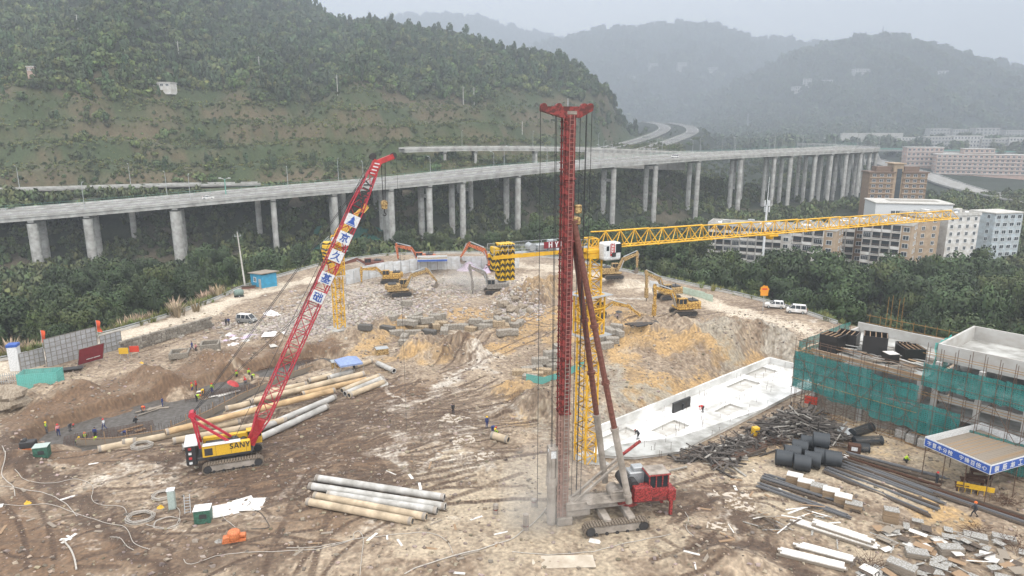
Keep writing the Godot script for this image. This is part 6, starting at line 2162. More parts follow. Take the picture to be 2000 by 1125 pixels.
func excavator(label: String,at: Vector3,turn: float,slew: float,a1: float,a2: float,a3: float,paint: String,tool_ := "bucket",s := 1.0) -> void:
	var t := thing("excavator",label,"excavator",at,deg_to_rad(turn),"excavators on the site")
	t.scale = Vector3.ONE*s
	for z in [-1.15,1.15]:
		crawler(t,Vector3(0,0,z),4.1,.95,.6,M.dark_steel)
	part(t,"undercarriage",mb().cbox(Vector3(0,.7,0),Vector3(1.8,.5,1.8),.08).tube(Vector3(0,.9,0),Vector3(0,1.12,0),.7,.7,14).mesh(),M.dark_steel)
	var r := Transform3D(Basis(Vector3.UP,deg_to_rad(slew)),Vector3(0,1.12,0))
	var P: Material = M[paint]
	part(t,"house",mb().cbox(Vector3(-.5,.22,0),Vector3(4.2,.34,2.7),.08).cbox(Vector3(-1.0,.85,.5),Vector3(2.2,1.0,1.55),.1).cbox(Vector3(-1.0,.8,-.85),Vector3(2.2,.9,.9),.1).mesh(),P,r)
	part(t,"counterweight",mb().lathe(PackedVector2Array([Vector2(1.36,-.42),Vector2(1.46,-.3),Vector2(1.46,.35),Vector2(1.3,.5),Vector2(0,.52)]),20,Transform3D(Basis.IDENTITY.scaled(Vector3(.62,1,.95)),Vector3(-2.05,.78,0))).mesh(),P,r)
	var lid := part(t,"engine_cover",mb().cbox(Vector3(-1.5,1.42,.1),Vector3(1.6,.2,1.9),.07).mesh(),M.dark_steel,r)
	part(lid,"exhaust",mb().tube(Vector3(-1.3,1.5,-.5),Vector3(-1.3,2.0,-.5),.07,.07,7).mesh(),M.dark_steel)
	var cab := part(t,"cab",mb().cbox(Vector3(.75,.7,-.85),Vector3(1.5,.66,.95),.05).cbox(Vector3(.72,1.93,-.85),Vector3(1.5,.1,.98),.04).mesh(),P,r)
	part(cab,"window",mb().cbox(Vector3(.77,1.45,-.85),Vector3(1.42,.86,.9),.06).mesh(),M.glass_dark)
	var pst := mb()
	for x in [.05,.75,1.48]:
		for z in [-1.3,-.4]:
			pst.box(Vector3(x,1.45,z),Vector3(.09,.9,.09))
	part(cab,"cab_frame",pst.mesh(),P)
	# boom, stick and tool in the plane of the arm
	var p0 := Vector2(.9,.55)
	var d1 := Vector2.from_angle(deg_to_rad(a1+18.0))
	var p1 := p0+d1*2.7
	var p2 := p1+Vector2.from_angle(deg_to_rad(a1 - 22.0))*3.2
	var ds := Vector2.from_angle(deg_to_rad(a2))
	var p3 := p2+ds*2.9
	var q2 := p2 - ds*.6
	var bm := mb()
	arm(bm,[p0,p1,p2],[.5,.85,.42],.5)
	var boom := part(t,"boom",bm.mesh(),P,r)
	part(boom,"boom_cylinder",mb().tube(Vector3(1.4,.3,.36),Vector3(p1.x,p1.y - .1,.36),.1,.07,8).tube(Vector3(1.4,.3,-.36),Vector3(p1.x,p1.y - .1,-.36),.1,.07,8).mesh(),M.galvanised)
	part(boom,"stick_cylinder",mb().tube(Vector3(p1.x,p1.y+.55,0),Vector3(q2.x,q2.y+.12,0),.11,.08,8).mesh(),M.galvanised)
	var st := mb()
	arm(st,[q2,p2,p3],[.35,.62,.3],.42)
	var stick := part(t,"stick",st.mesh(),P,r)
	var pc := p2+Vector2(-ds.y,ds.x)*.45
	part(stick,"tool_cylinder",mb().tube(Vector3(pc.x,pc.y,0),Vector3(p3.x - ds.x*.4,p3.y - ds.y*.4,0),.09,.06,8).mesh(),M.galvanised)
	var dt := Vector2.from_angle(deg_to_rad(a3))
	var nt := Vector2(-dt.y,dt.x)
	if tool_ == "bucket":
		var bk := PackedVector2Array([p3,p3+dt*.5+nt*.25,p3+dt*1.15+nt*.15,p3+dt*1.35 - nt*.35,p3+dt*1.1 - nt*.75,p3+dt*.9 - nt*.7,p3+dt*.95 - nt*.3,p3+dt*.5 - nt*.15])
		var o := part(t,"bucket",mb().prism(bk,1.25).mesh(),M.track_steel,r)
		for k in 5:
			var q := p3+dt*1.05 - nt*.72
			part(o,"tooth",mb().bar(Vector3(q.x,q.y,-.5+k*.25),Vector3(q.x - nt.x*.25 - dt.x*.05,q.y - nt.y*.25 - dt.y*.05,-.5+k*.25),.09).mesh(),M.dark_steel)
	else:
		var e := p3+dt*1.9
		part(t,"breaker",mb().bar(Vector3(p3.x,p3.y,0),Vector3(e.x,e.y,0),.55,.6,Vector3.BACK).mesh(),M[paint],r)
		part(t,"chisel",mb().tube(Vector3(e.x,e.y,0),Vector3(e.x+dt.x*.9,e.y+dt.y*.9,0),.1,.05,8).mesh(),M.dark_steel,r)

func triangle_jib(b: MB,a: Vector3,e: Vector3,w: float,h: float,bays: int,r: float) -> void:   # one top chord, two bottom chords
	var d := (e - a)/bays
	var sd := d.cross(Vector3.UP).normalized()*w*.5
	for k in bays:
		var p := a+d*k
		var q := p+d
		var tp := p+d*.5+Vector3.UP*h
		for s in [-1.0,1.0]:
			b.tube(p+sd*s,q+sd*s,r,r,5,false)
			b.tube(p+sd*s,tp,r*.6,r*.6,4,false)
			b.tube(q+sd*s,tp,r*.6,r*.6,4,false)
		b.tube(p+sd,p - sd,r*.55,r*.55,4,false)
		b.tube(p+sd,q - sd,r*.45,r*.45,4,false)
		if k < bays - 1:
			b.tube(tp,tp+d,r*1.1,r*1.1,5,false)
	b.tube(e+sd,e - sd,r*.6,r*.6,4,false)

func tower_crane(label: String,at: Vector3,h: float,turn: float,jib: float,cjib: float,mw: float,signed_: bool) -> void:
	var t := thing("tower_crane",label,"tower crane",at,.0,"tower cranes")
	var n := int(h/2.8)
	var sh := (h - 1.0)/n
	var mm := mb()
	lattice_into(mm,Vector3.ZERO,Vector3(0,sh,0),mw,mw,2,.13,.075)
	for k in [[1,1],[1,-1],[-1,-1],[-1,1]]:
		mm.box(Vector3(k[0]*mw*.5,.08,k[1]*mw*.5),Vector3(.26,.16,.26))
	var sec := mm.mesh()
	var my := deg_to_rad(38.0)
	for k in n:
		part(t,"mast_section",sec,M.crane_yellow,Transform3D(Basis(Vector3.UP,my),Vector3(0,k*sh,0)))
	part(t,"ladder",mb().bar(Vector3(-.25,0,.2),Vector3(-.25,h - 1.0,.2),.04).bar(Vector3(.2,0,.2),Vector3(.2,h - 1.0,.2),.04).mesh(),M.crane_yellow)
	# climbing cage round the upper mast
	var cg := mb()
	lattice_into(cg,Vector3(0,h*.62,0),Vector3(0,h*.62+5.0,0),mw+.7,mw+.7,3,.12,.09)
	part(t,"climbing_frame",cg.mesh(),M.crane_yellow,Transform3D(Basis(Vector3.UP,my),Vector3.ZERO))
	var pf := mb()
	for y in [h*.62,h*.62+5.0]:
		for s in [-1.0,1.0]:
			pf.box(Vector3(s*(mw*.5+.75),y,0),Vector3(.7,.06,mw+2.2))
			pf.box(Vector3(0,y+.01,s*(mw*.5+.75)),Vector3(mw+.8,.06,.7))
	part(t,"work_platform",pf.mesh(),M.galvanised,Transform3D(Basis(Vector3.UP,my),Vector3.ZERO))
	var R := Transform3D(Basis(Vector3.UP,deg_to_rad(turn)),Vector3(0,h,0))
	part(t,"slewing_ring",mb().tube(Vector3(0,-1.1,0),Vector3(0,-.5,0),1.25,1.25,18).cbox(Vector3(0,-.25,0),Vector3(2.2,.5,2.2),.08).mesh(),M.crane_yellow,R)
	var hd := mb()
	lattice_into(hd,Vector3(0,0,0),Vector3(0,1.2,0),1.5,1.2,1,.1,.06)
	part(t,"tower_head",hd.mesh(),M.crane_yellow,R)
	# jib in bolted sections
	var ns := int(jib/8.0)
	for k in ns:
		var a := 1.0+(jib - 1.0)*k/ns
		var e := 1.0+(jib - 1.0)*(k+1)/ns
		var f := 1.0 - .38*k/ns
		var b := mb()
		triangle_jib(b,Vector3(a,0,0),Vector3(e,0,0),1.4,1.9*f,4,.1*(.7+.3*f))
		b.box(Vector3(a+.02,0,.675),Vector3(.3,.24,.2))
		b.box(Vector3(a+.02,0,-.675),Vector3(.3,.24,.2))
		var th := 1.9*f
		b.tube(Vector3(a - (e - a)/8.0,th*1.03,0),Vector3(a+(e - a)/8.0,th,0),.08,.08,5,false)
		part(t,"jib_section",b.mesh(),M.crane_yellow,R)
	part(t,"trolley",mb().cbox(Vector3(jib*.42,-.25,0),Vector3(1.6,.3,1.6),.05).tube(Vector3(jib*.42,-.5,-.4),Vector3(jib*.42,-.5,.4),.3,.3,12).mesh(),M.crane_yellow,R)
	# counter jib
	var cj := mb()
	for s in [-1.0,1.0]:
		cj.box(Vector3(-cjib*.5,-.05,s*.75),Vector3(cjib,.42,.2))
	for k in 7:
		cj.box(Vector3(-cjib*(k+.5)/7.0,.02,0),Vector3(.14,.2,1.3))
	part(t,"counter_jib",cj.mesh(),M.crane_yellow,R)
	part(t,"walkway",mb().box(Vector3(-cjib*.5,.19,0),Vector3(cjib - .3,.04,1.2)).mesh(),M.galvanised,R)
	var rl := mb()
	for s in [-1.0,1.0]:
		for y in [.75,1.25]:
			rl.bar(Vector3(-cjib,y,s*.95),Vector3(-1.0,y,s*.95),.045)
		for k in 8:
			rl.bar(Vector3(-cjib+(cjib - 1.0)*k/7.0,.1,s*.95),Vector3(-cjib+(cjib - 1.0)*k/7.0,1.25,s*.95),.045)
	part(t,"railing",rl.mesh(),M.galvanised,R)
	part(t,"hoist_winch",mb().tube(Vector3(-cjib*.62,.75,-.6),Vector3(-cjib*.62,.75,.6),.42,.42,14).cbox(Vector3(-cjib*.52,.6,0),Vector3(1.2,.7,1.0),.06).mesh(),M.galvanised,R)
	part(t,"control_box",mb().cbox(Vector3(-cjib*.42,.85,.3),Vector3(1.0,1.2,.6),.04).mesh(),M.wall_blue,R)
	for k in 4:
		var cw := part(t,"counterweight",mb().cbox(Vector3(-cjib+.5+k*.62,[-.9,-1.3,-1.3,-1.3][k]+.6,0),Vector3(.52,[2.6,4.2,4.2,4.2][k],1.5),.04).mesh(),M.sign_yellow,R)
		# black chevron bands on the faces of the block
		var hh: float = [2.6,4.2,4.2,4.2][k]
		var yc: float = [-.9,-1.3,-1.3,-1.3][k]+.6
		var st := mb()
		var m := int(hh/.7)
		for j in m:
			var y := yc - hh*.5+(j+.1)*.7
			for s in [-1.0,1.0]:
				for zs in [-1.0,1.0]:
					var x0: float = -cjib+.5+k*.62
					st.quad(Vector3(x0 - .26*zs*s,y,zs*.754),Vector3(x0,y+.3,zs*.754),Vector3(x0,y+.64,zs*.754),Vector3(x0 - .26*zs*s,y+.34,zs*.754),Vector3(0,0,zs))
					st.quad(Vector3(x0+s*.264,y,0),Vector3(x0+s*.264,y+.3,zs*.72),Vector3(x0+s*.264,y+.64,zs*.72),Vector3(x0+s*.264,y+.34,0),Vector3(s,0,0))
		part(cw,"black_stripe",st.mesh(),M.stripe_black)
	# cab
	var cab := part(t,"cab",mb().cbox(Vector3(1.7,-.2,1.55),Vector3(2.3,2.1,1.5),.18).mesh(),M.cab_white,R)
	part(cab,"window",mb().cbox(Vector3(2.45,.15,1.56),Vector3(.86,1.1,1.53),.05).cbox(Vector3(.95,.2,1.56),Vector3(.4,.6,1.53),.04).mesh(),M.glass_dark)
	var sg := part(cab,"red_sign",mb().box(Vector3(1.6,.05,2.325),Vector3(.62,1.5,.02)).mesh(),M.bright_red)
	part(sg,"lettering",latin("HYKZ",.4,.02),M.white_paint,Transform3D(Basis(Vector3.BACK,PI/2),Vector3(1.6,.25,2.345)))
	part(cab,"air_unit",mb().cbox(Vector3(1.75,-.55,2.4),Vector3(.5,.5,.2),.04).tube(Vector3(1.75,-.55,2.5),Vector3(1.75,-.55,2.53),.18,.18,12).mesh(),M.dark_steel)
	if signed_:
		var bd := part(t,"name_board",mb().box(Vector3(-cjib*.38,.95,1.05),Vector3(3.8,.75,.06)).mesh(),M.red_panel,R)
		part(bd,"lettering",latin("H Y K Z",.62,.03),M.white_paint,Transform3D(Basis.IDENTITY,Vector3(-cjib*.38,.95,1.09)))
	part(t,"base_block",mb().cbox(Vector3(0,-.4,0),Vector3(mw+2.6,1.2,mw+2.6),.06).mesh(),M.concrete,Transform3D(Basis(Vector3.UP,my),Vector3.ZERO))

func crawler_crane() -> void:
	# x forward along the boom; origin under the slewing centre
	var at := on(Vector3(-34.6,0,-77.2))
	var t := thing("crawler_crane","yellow crawler crane with tall red lattice boom carrying white sign boards","crane",at,deg_to_rad(21.0))
	for z in [-2.0,2.0]:
		crawler(t,Vector3(.3,0,z),6.8,1.15,.95,M.dusty_steel)
	part(t,"undercarriage",mb().cbox(Vector3(.3,.85,0),Vector3(2.6,.6,3.2),.08).tube(Vector3(0,1.1,0),Vector3(0,1.4,0),1.1,1.1,16).mesh(),M.dark_steel)
	var hs2 := part(t,"house",mb().cbox(Vector3(-.6,1.65,0),Vector3(6.4,.4,3.0),.06).mesh(),M.dark_steel)
	var sp := part(t,"side_cover",mb().cbox(Vector3(-.3,2.5,1.25),Vector3(5.4,1.5,.55),.08).mesh(),M.sign_yellow)
	part(sp,"lettering",latin("SANY",.66,.02),M.stripe_black,Transform3D(Basis.IDENTITY,Vector3(1.2,2.75,1.54)))
	part(sp,"grille",mb().cbox(Vector3(-2.3,2.45,1.5),Vector3(.9,.9,.12),.02).mesh(),M.dark_steel)
	for x in [-1.5,.2,1.9]:
		part(sp,"panel_seam",mb().box(Vector3(x,2.5,1.532),Vector3(.03,1.3,.012)).mesh(),M.stripe_black)
	part(t,"side_cover",mb().cbox(Vector3(-.3,2.5,-1.25),Vector3(5.4,1.5,.55),.08).mesh(),M.sign_yellow)
	part(t,"machinery",mb().cbox(Vector3(-1.2,2.35,0),Vector3(3.0,1.1,1.7),.1).tube(Vector3(.6,2.6,-.8),Vector3(.6,2.6,.8),.5,.5,14).tube(Vector3(1.6,2.4,-.8),Vector3(1.6,2.4,.8),.42,.42,14).mesh(),M.dark_steel)
	part(t,"deck_plate",mb().box(Vector3(-.8,3.28,1.25),Vector3(4.2,.05,.8)).mesh(),M.cab_white)
	var cw := part(t,"counterweight",mb().cbox(Vector3(-4.2,2.3,0),Vector3(1.2,2.5,3.2),.12).mesh(),M.black_paint)
	part(cw,"cap",mb().cbox(Vector3(-4.15,3.6,0),Vector3(1.5,.22,3.3),.06).mesh(),M.cab_white)
	for k in 4:
		part(cw,"warning_mark",mb().box(Vector3(-4.81,1.4+k*.6,1.2),Vector3(.02,.3,.4)).box(Vector3(-4.3,1.4+k*.6,1.61),Vector3(.34,.3,.02)).mesh(),M.bright_red if k % 2 else M.cab_white)
	var cab := part(t,"cab",mb().cbox(Vector3(2.9,2.1,-1.25),Vector3(1.7,.9,1.1),.06).mesh(),M.sign_yellow)
	part(cab,"cab_roof",mb().cbox(Vector3(2.8,3.4,-1.25),Vector3(1.7,.1,1.1),.03).mesh(),M.sign_yellow)
	part(cab,"window",mb().cbox(Vector3(2.9,2.95,-1.25),Vector3(1.6,.85,1.04),.06).mesh(),M.glass_dark)
	# gantry
	var g := mb()
	for z in [-.9,.9]:
		g.bar(Vector3(-3.2,2.8,z),Vector3(-3.7,6.6,z),.22)
		g.bar(Vector3(-3.7,6.5,z),Vector3(.2,3.0,z),.26)
	g.bar(Vector3(-3.7,6.55,-1.0),Vector3(-3.7,6.55,1.0),.3)
	g.tube(Vector3(-3.75,6.9,-.5),Vector3(-3.75,6.9,.5),.4,.4,12)
	part(t,"gantry",g.mesh(),M.crane_red)
	# boom
	var el := deg_to_rad(63.2)
	var foot := Vector3(2.3,2.0,0)
	var dir := Vector3(cos(el),sin(el),0)
	var L := 38.4
	var nrm := Vector3(-sin(el),cos(el),0)
	var secs := [[.0,.1,.35,1.6],[.1,.3,1.6,1.6],[.3,.5,1.6,1.6],[.5,.7,1.6,1.6],[.7,.84,1.6,1.6],[.84,.96,1.6,1.0]]
	for s in secs:
		var b := mb()
		lattice_into(b,foot+dir*L*s[0],foot+dir*L*s[1],s[2],s[3],maxi(2,int((s[1] - s[0])*L/1.7)),.085,.048,nrm)
		part(t,"boom_section",b.mesh(),M.crane_red)
	part(t,"boom_foot",mb().bar(foot,foot+dir*3.4,.5,1.1,nrm).mesh(),M.bright_red)
	var tip := foot+dir*L
	var hd := part(t,"boom_head",mb().bar(foot+dir*L*.95,tip,.9,1.0,nrm).bar(tip - dir*.3,tip+Vector3(1.9,.5,0),.7,.6).mesh(),M.bright_red)
	for k in 4:
		part(hd,"white_stripe",mb().bar(foot+dir*(L*.955+k*.42)+nrm*.3,foot+dir*(L*.955+k*.42+.15) - nrm*.3,.94,.14,dir).mesh(),M.cab_white)
	for q in [tip+Vector3(1.9,.55,0),tip+Vector3(-.6,.5,0),foot+dir*L*.82 - nrm*1.0]:
		part(hd,"sheave",mb().tube(q+Vector3(0,0,-.25),q+Vector3(0,0,.25),.42,.42,14).mesh(),M.dark_steel)
	# sign boards on the boom's near side
	var bs := Basis(-nrm,dir,Vector3.BACK).orthonormalized()
	var brd := Basis(dir.rotated(Vector3.BACK,-PI/2),dir,Vector3.BACK)
	var marks := ["logo","京","久","基","础"]
	for k in 5:
		var c: Vector3 = foot+dir*L*[.795,.735,.672,.595,.53][k]+Vector3(0,0,.98)
		var o := part(t,"sign_board",mb().box(Vector3.ZERO,Vector3(1.6,1.4,.05)).mesh(),M.cab_white,Transform3D(brd,c))
		if k == 0:
			part(o,"logo",mb().prism(PackedVector2Array([Vector2(0,.6),Vector2(.28,.1),Vector2(.14,.1),Vector2(.5,-.45),Vector2(-.5,-.45),Vector2(-.14,.1),Vector2(-.28,.1)]),.03,Transform3D(Basis.IDENTITY,Vector3(0,0,.04))).box(Vector3(0,-.58,.04),Vector3(1.1,.1,.03)).mesh(),M.banner_blue)
		else:
			part(o,"letter",glyph(marks[k],1.1,.12,.03),M.banner_blue,Transform3D(Basis.IDENTITY,Vector3(0,0,.04)))
	part(t,"maker_name",latin("SANY",.95,.04),M.stripe_black,Transform3D(Basis(dir,nrm,Vector3.BACK),foot+dir*L*.885+Vector3(0,0,.95)))
	# ropes
	var cb := mb()
	for z in [-.45,.45]:
		cb.tube(Vector3(-3.75,6.9,z),foot+dir*L*.94+nrm*.6+Vector3(0,0,z),.035,.035,4)
		cb.tube(Vector3(-3.75,7.1,z*.5),foot+dir*L*.45+nrm*1.0+Vector3(0,0,z),.03,.03,4)
		cb.tube(foot+dir*L*.45+nrm*1.0+Vector3(0,0,z),foot+dir*L*.98+nrm*.5+Vector3(0,0,z),.03,.03,4)
	cb.tube(Vector3(.6,3.0,0),tip+Vector3(-.6,.8,0),.03,.03,4)
	part(t,"pendant_rope",cb.mesh(),M.cable)
	var hk := tip+Vector3(.55,-5.4,0)
	var h2 := mb()
	for z in [-.12,.12]:
		h2.tube(tip+Vector3(.4,0,z),hk+Vector3(-.1,.4,z),.025,.025,4)
		h2.tube(tip+Vector3(.9,.2,z),hk+Vector3(.15,.4,z),.025,.025,4)
	h2.tube(tip+Vector3(2.3,.3,0),Vector3(tip.x+2.3,.2,0),.022,.022,4)
	part(t,"hoist_rope",h2.mesh(),M.cable)
	var hb := part(t,"hook_block",mb().cbox(hk,Vector3(.7,1.0,.5),.08).tube(hk+Vector3(0,.2,-.32),hk+Vector3(0,.2,.32),.4,.4,12).mesh(),M.machine_ochre)
	part(hb,"hook",mb().path(PackedVector3Array([hk+Vector3(0,-.5,0),hk+Vector3(0,-.9,0),hk+Vector3(.22,-1.15,0),hk+Vector3(.05,-1.35,0),hk+Vector3(-.22,-1.2,0)]),.08,6).mesh(),M.dark_steel)

func pile_driver() -> void:
	# mast at the origin, machine behind it along +x
	var at := on(Vector3(5.3,0,-64.6))
	var t := thing("pile_driver","tall dark red pile driving rig with raking stays and dusty crawler base","pile driver",at,deg_to_rad(11.0))
	var H := 41.6
	var n := 7
	for k in n:
		var y0 := .6+(H - .6)*k/n
		var y1 := .6+(H - .6)*(k+1)/n
		var low := k < 2
		var o := part(t,"mast_section",mb().cbox(Vector3(0,(y0+y1)*.5,0),Vector3(.95,y1 - y0 - .02,1.0),.06).mesh(),(M.mast_dusty if low else M.mast_red))
		part(o,"flange",mb().box(Vector3(0,y0+.08,0),Vector3(1.12,.14,1.16)).mesh(),(M.mast_dusty if low else M.mast_red))
		var gd := mb()
		for z in [-.42,.42]:
			gd.tube(Vector3(-.62,y0,z),Vector3(-.62,y1,z),.09,.09,8,false)
		for y in int((y1 - y0)/.62):
			gd.box(Vector3(-.6,y0+y*.62+.3,.5),Vector3(.34,.1,.1))
			gd.box(Vector3(-.6,y0+y*.62+.3,-.5),Vector3(.34,.1,.1))
		part(o,"guide_rail",gd.mesh(),(M.mast_dusty if low else M.mast_red))
		var ld := mb()
		for y in int((y1 - y0)/.4):
			ld.bar(Vector3(-.12,y0+y*.4+.2,.58),Vector3(.28,y0+y*.4+.2,.58),.045)
		ld.bar(Vector3(-.12,y0,.58),Vector3(-.12,y1,.58),.05)
		ld.bar(Vector3(.28,y0,.58),Vector3(.28,y1,.58),.05)
		part(o,"ladder",ld.mesh(),M.dusty_steel if k < 3 else mt("ladder_pink",.36,.16,.14,.6,.0,"dust",1.0))
	# head beam with sheaves
	var hb := part(t,"head_beam",mb().prism(PackedVector2Array([Vector2(-2.75,H+.75),Vector2(2.1,H+.75),Vector2(2.1,H+.4),Vector2(.9,H - .25),Vector2(-.75,H - .25),Vector2(-2.75,H+.35)]),.9).mesh(),M.mast_red)
	part(hb,"maker_plate",mb().box(Vector3(.1,H+.2,.47),Vector3(.9,.3,.03)).mesh(),M.dusty_steel)
	for x in [-2.5,-1.1,1.3,1.9]:
		part(hb,"sheave",mb().tube(Vector3(x,H+.75,-.3),Vector3(x,H+.75,.3),.3,.3,14).mesh(),M.mast_red)
	part(hb,"lightning_rod",mb().tube(Vector3(-.2,H+.7,0),Vector3(-.2,H+1.5,0),.05,.04,6).mesh(),M.galvanised)
	var rp := mb()
	for c in [[-2.75,2.0],[-1.35,7.6],[-1.25,7.6],[1.55,3.6],[1.62,3.6],[2.1,3.0],[1.0,3.0]]:
		rp.tube(Vector3(c[0],H+.7,.1 if c[0] > -1.3 else .0),Vector3(c[0] if c[0] < .0 else c[0]*.9,c[1],.1),.03,.03,4)
	part(t,"hoist_rope",rp.mesh(),M.cable)
	# stays: two telescopic struts from the mast to the machine
	for s in [[-1.0,5.3,3.0,-2.0],[1.0,6.6,2.6,1.9]]:
		var a := Vector3(.5,31.8,s[0]*.35)
		var e := Vector3(s[1],s[2],s[3])
		var o := part(t,"stay",mb().tube(a,a.lerp(e,.72),.3,.3,12).mesh(),M.stay_brown)
		part(o,"stay_foot",mb().tube(a.lerp(e,.72),e,.36,.36,12).mesh(),M.dusty_steel)
		for f in [.0,.35,.55,.72,.97]:
			part(o,"collar",mb().tube(a.lerp(e,f) - (e - a).normalized()*.15,a.lerp(e,f)+(e - a).normalized()*.15,.44,.44,12).mesh(),M.stay_brown if f < .7 else M.dusty_steel)
	part(t,"stay_bracket",mb().cbox(Vector3(.75,31.9,0),Vector3(.7,.7,1.3),.08).cbox(Vector3(.9,33.0,.3),Vector3(.6,.8,.5),.06).mesh(),M.machine_ochre)
	# hammer hanging on the guide rails
	var hm := part(t,"hammer_frame",mb().cbox(Vector3(-1.15,8.6,0),Vector3(.9,.25,1.2),.04).bar(Vector3(-1.55,4.6,.5),Vector3(-1.55,8.6,.5),.16).bar(Vector3(-1.55,4.6,-.5),Vector3(-1.55,8.6,-.5),.16).bar(Vector3(-.8,4.6,.5),Vector3(-.8,8.6,.5),.14).mesh(),M.dusty_steel)
	part(hm,"ram",mb().tube(Vector3(-1.2,5.4,0),Vector3(-1.2,8.2,0),.48,.48,14).tube(Vector3(-1.2,4.4,0),Vector3(-1.2,5.4,0),.62,.62,14).mesh(),M.dusty_steel)
	part(hm,"power_pack",mb().cbox(Vector3(-1.2,8.0,.1),Vector3(.8,.9,.8),.08).mesh(),M.cab_white)
	part(t,"driven_pile",mb().tube(Vector3(-1.2,-.4,0),Vector3(-1.2,4.4,0),.5,.5,16).mesh(),M.dusty_steel)
	# base machine
	part(t,"mast_foot",mb().cbox(Vector3(.1,.45,0),Vector3(1.6,.9,1.7),.08).cbox(Vector3(.3,1.7,0),Vector3(.8,2.0,.8),.06).mesh(),M.dusty_steel)
	part(t,"chassis_beam",mb().cbox(Vector3(4.4,2.05,0),Vector3(8.4,.9,1.6),.08).cbox(Vector3(1.6,1.3,0),Vector3(2.6,1.0,1.2),.08).mesh(),M.dusty_steel)
	part(t,"cross_beam",mb().cbox(Vector3(4.0,1.2,.2),Vector3(.8,.7,5.4),.06).cbox(Vector3(6.6,1.2,.2),Vector3(.8,.7,5.4),.06).mesh(),M.dusty_steel)
	for z in [-2.6,2.9]:
		crawler(t,Vector3(4.9,0,z),6.9,1.25,1.1,M.dusty_steel)
	var hb2 := part(t,"turntable",mb().tube(Vector3(7.2,1.5,-.3),Vector3(7.2,2.0,-.3),1.3,1.3,18).cbox(Vector3(8.6,2.2,-.4),Vector3(5.8,.5,3.2),.08).mesh(),M.mast_red)
	part(t,"drawworks",mb().cbox(Vector3(5.9,2.9,.2),Vector3(1.6,1.2,1.6),.1).tube(Vector3(5.6,3.0,-.8),Vector3(5.6,3.0,.9),.65,.65,16).mesh(),M.dusty_steel)
	part(t,"winch_drum",mb().tube(Vector3(6.6,4.3,-.9),Vector3(6.6,4.3,.9),.62,.62,16).tube(Vector3(7.6,3.8,-.8),Vector3(7.6,3.8,.8),.5,.5,14).mesh(),M.dark_steel)
	part(t,"engine",mb().cbox(Vector3(8.3,3.9,-1.0),Vector3(1.8,1.6,1.4),.1).cbox(Vector3(8.5,4.9,-1.0),Vector3(1.2,.5,1.0),.06).mesh(),M.galvanised)
	part(t,"fuel_tank",mb().cbox(Vector3(8.3,3.1,1.0),Vector3(2.0,1.6,1.1),.08).mesh(),M.rig_red)
	var cab := part(t,"cab",mb().cbox(Vector3(10.1,3.0,.3),Vector3(2.2,1.1,1.9),.06).mesh(),M.rig_red)
	part(cab,"cab_roof",mb().cbox(Vector3(10.1,5.05,.3),Vector3(2.5,.16,2.2),.05).mesh(),M.rig_red)
	var fr := mb()
	for x in [9.05,9.8,10.5,11.15]:
		for z in [-.6,1.2]:
			fr.box(Vector3(x,4.25,z),Vector3(.12,1.5,.12))
	part(cab,"cab_frame",fr.mesh(),M.rig_red)
	part(cab,"window",mb().cbox(Vector3(10.1,4.25,.3),Vector3(2.1,1.4,1.76),.05).mesh(),M.glass_dark)
	part(cab,"roof_cover",mb().box(Vector3(10.1,5.16,.3),Vector3(2.3,.05,2.0)).mesh(),M.dusty_steel)
	part(t,"rear_frame",mb().cbox(Vector3(11.6,2.6,.6),Vector3(.9,1.3,1.6),.06).bar(Vector3(11.6,2.2,1.2),Vector3(11.6,.3,1.2),.3).bar(Vector3(11.6,2.2,-1.2),Vector3(11.6,.3,-1.2),.3).bar(Vector3(11.2,2.0,-1.4),Vector3(12.3,2.9,-1.4),.2).mesh(),M.rig_red)
	part(t,"counterweight",mb().cbox(Vector3(11.4,2.7,-1.3),Vector3(1.4,1.2,1.2),.1).mesh(),M.dusty_steel)
	var br := part(t,"raking_brace",mb().bar(Vector3(1.0,2.4,-.5),Vector3(7.0,5.6,-2.4),.24).bar(Vector3(1.0,2.4,.5),Vector3(7.0,5.6,-1.6),.24).bar(Vector3(3.5,3.7,-1.3),Vector3(3.5,3.7,-.4),.14).bar(Vector3(7.0,5.6,-2.4),Vector3(7.0,5.6,-1.6),.14).mesh(),M.dusty_steel)
	part(br,"brace_tip",mb().bar(Vector3(7.0,5.6,-2.4),Vector3(9.6,6.9,-3.1),.24).mesh(),M.rig_red)
	part(t,"catwalk",mb().box(Vector3(4.6,2.53,1.1),Vector3(4.6,.06,.7)).bar(Vector3(2.4,3.4,1.42),Vector3(6.8,3.4,1.42),.05).mesh(),M.dusty_steel)

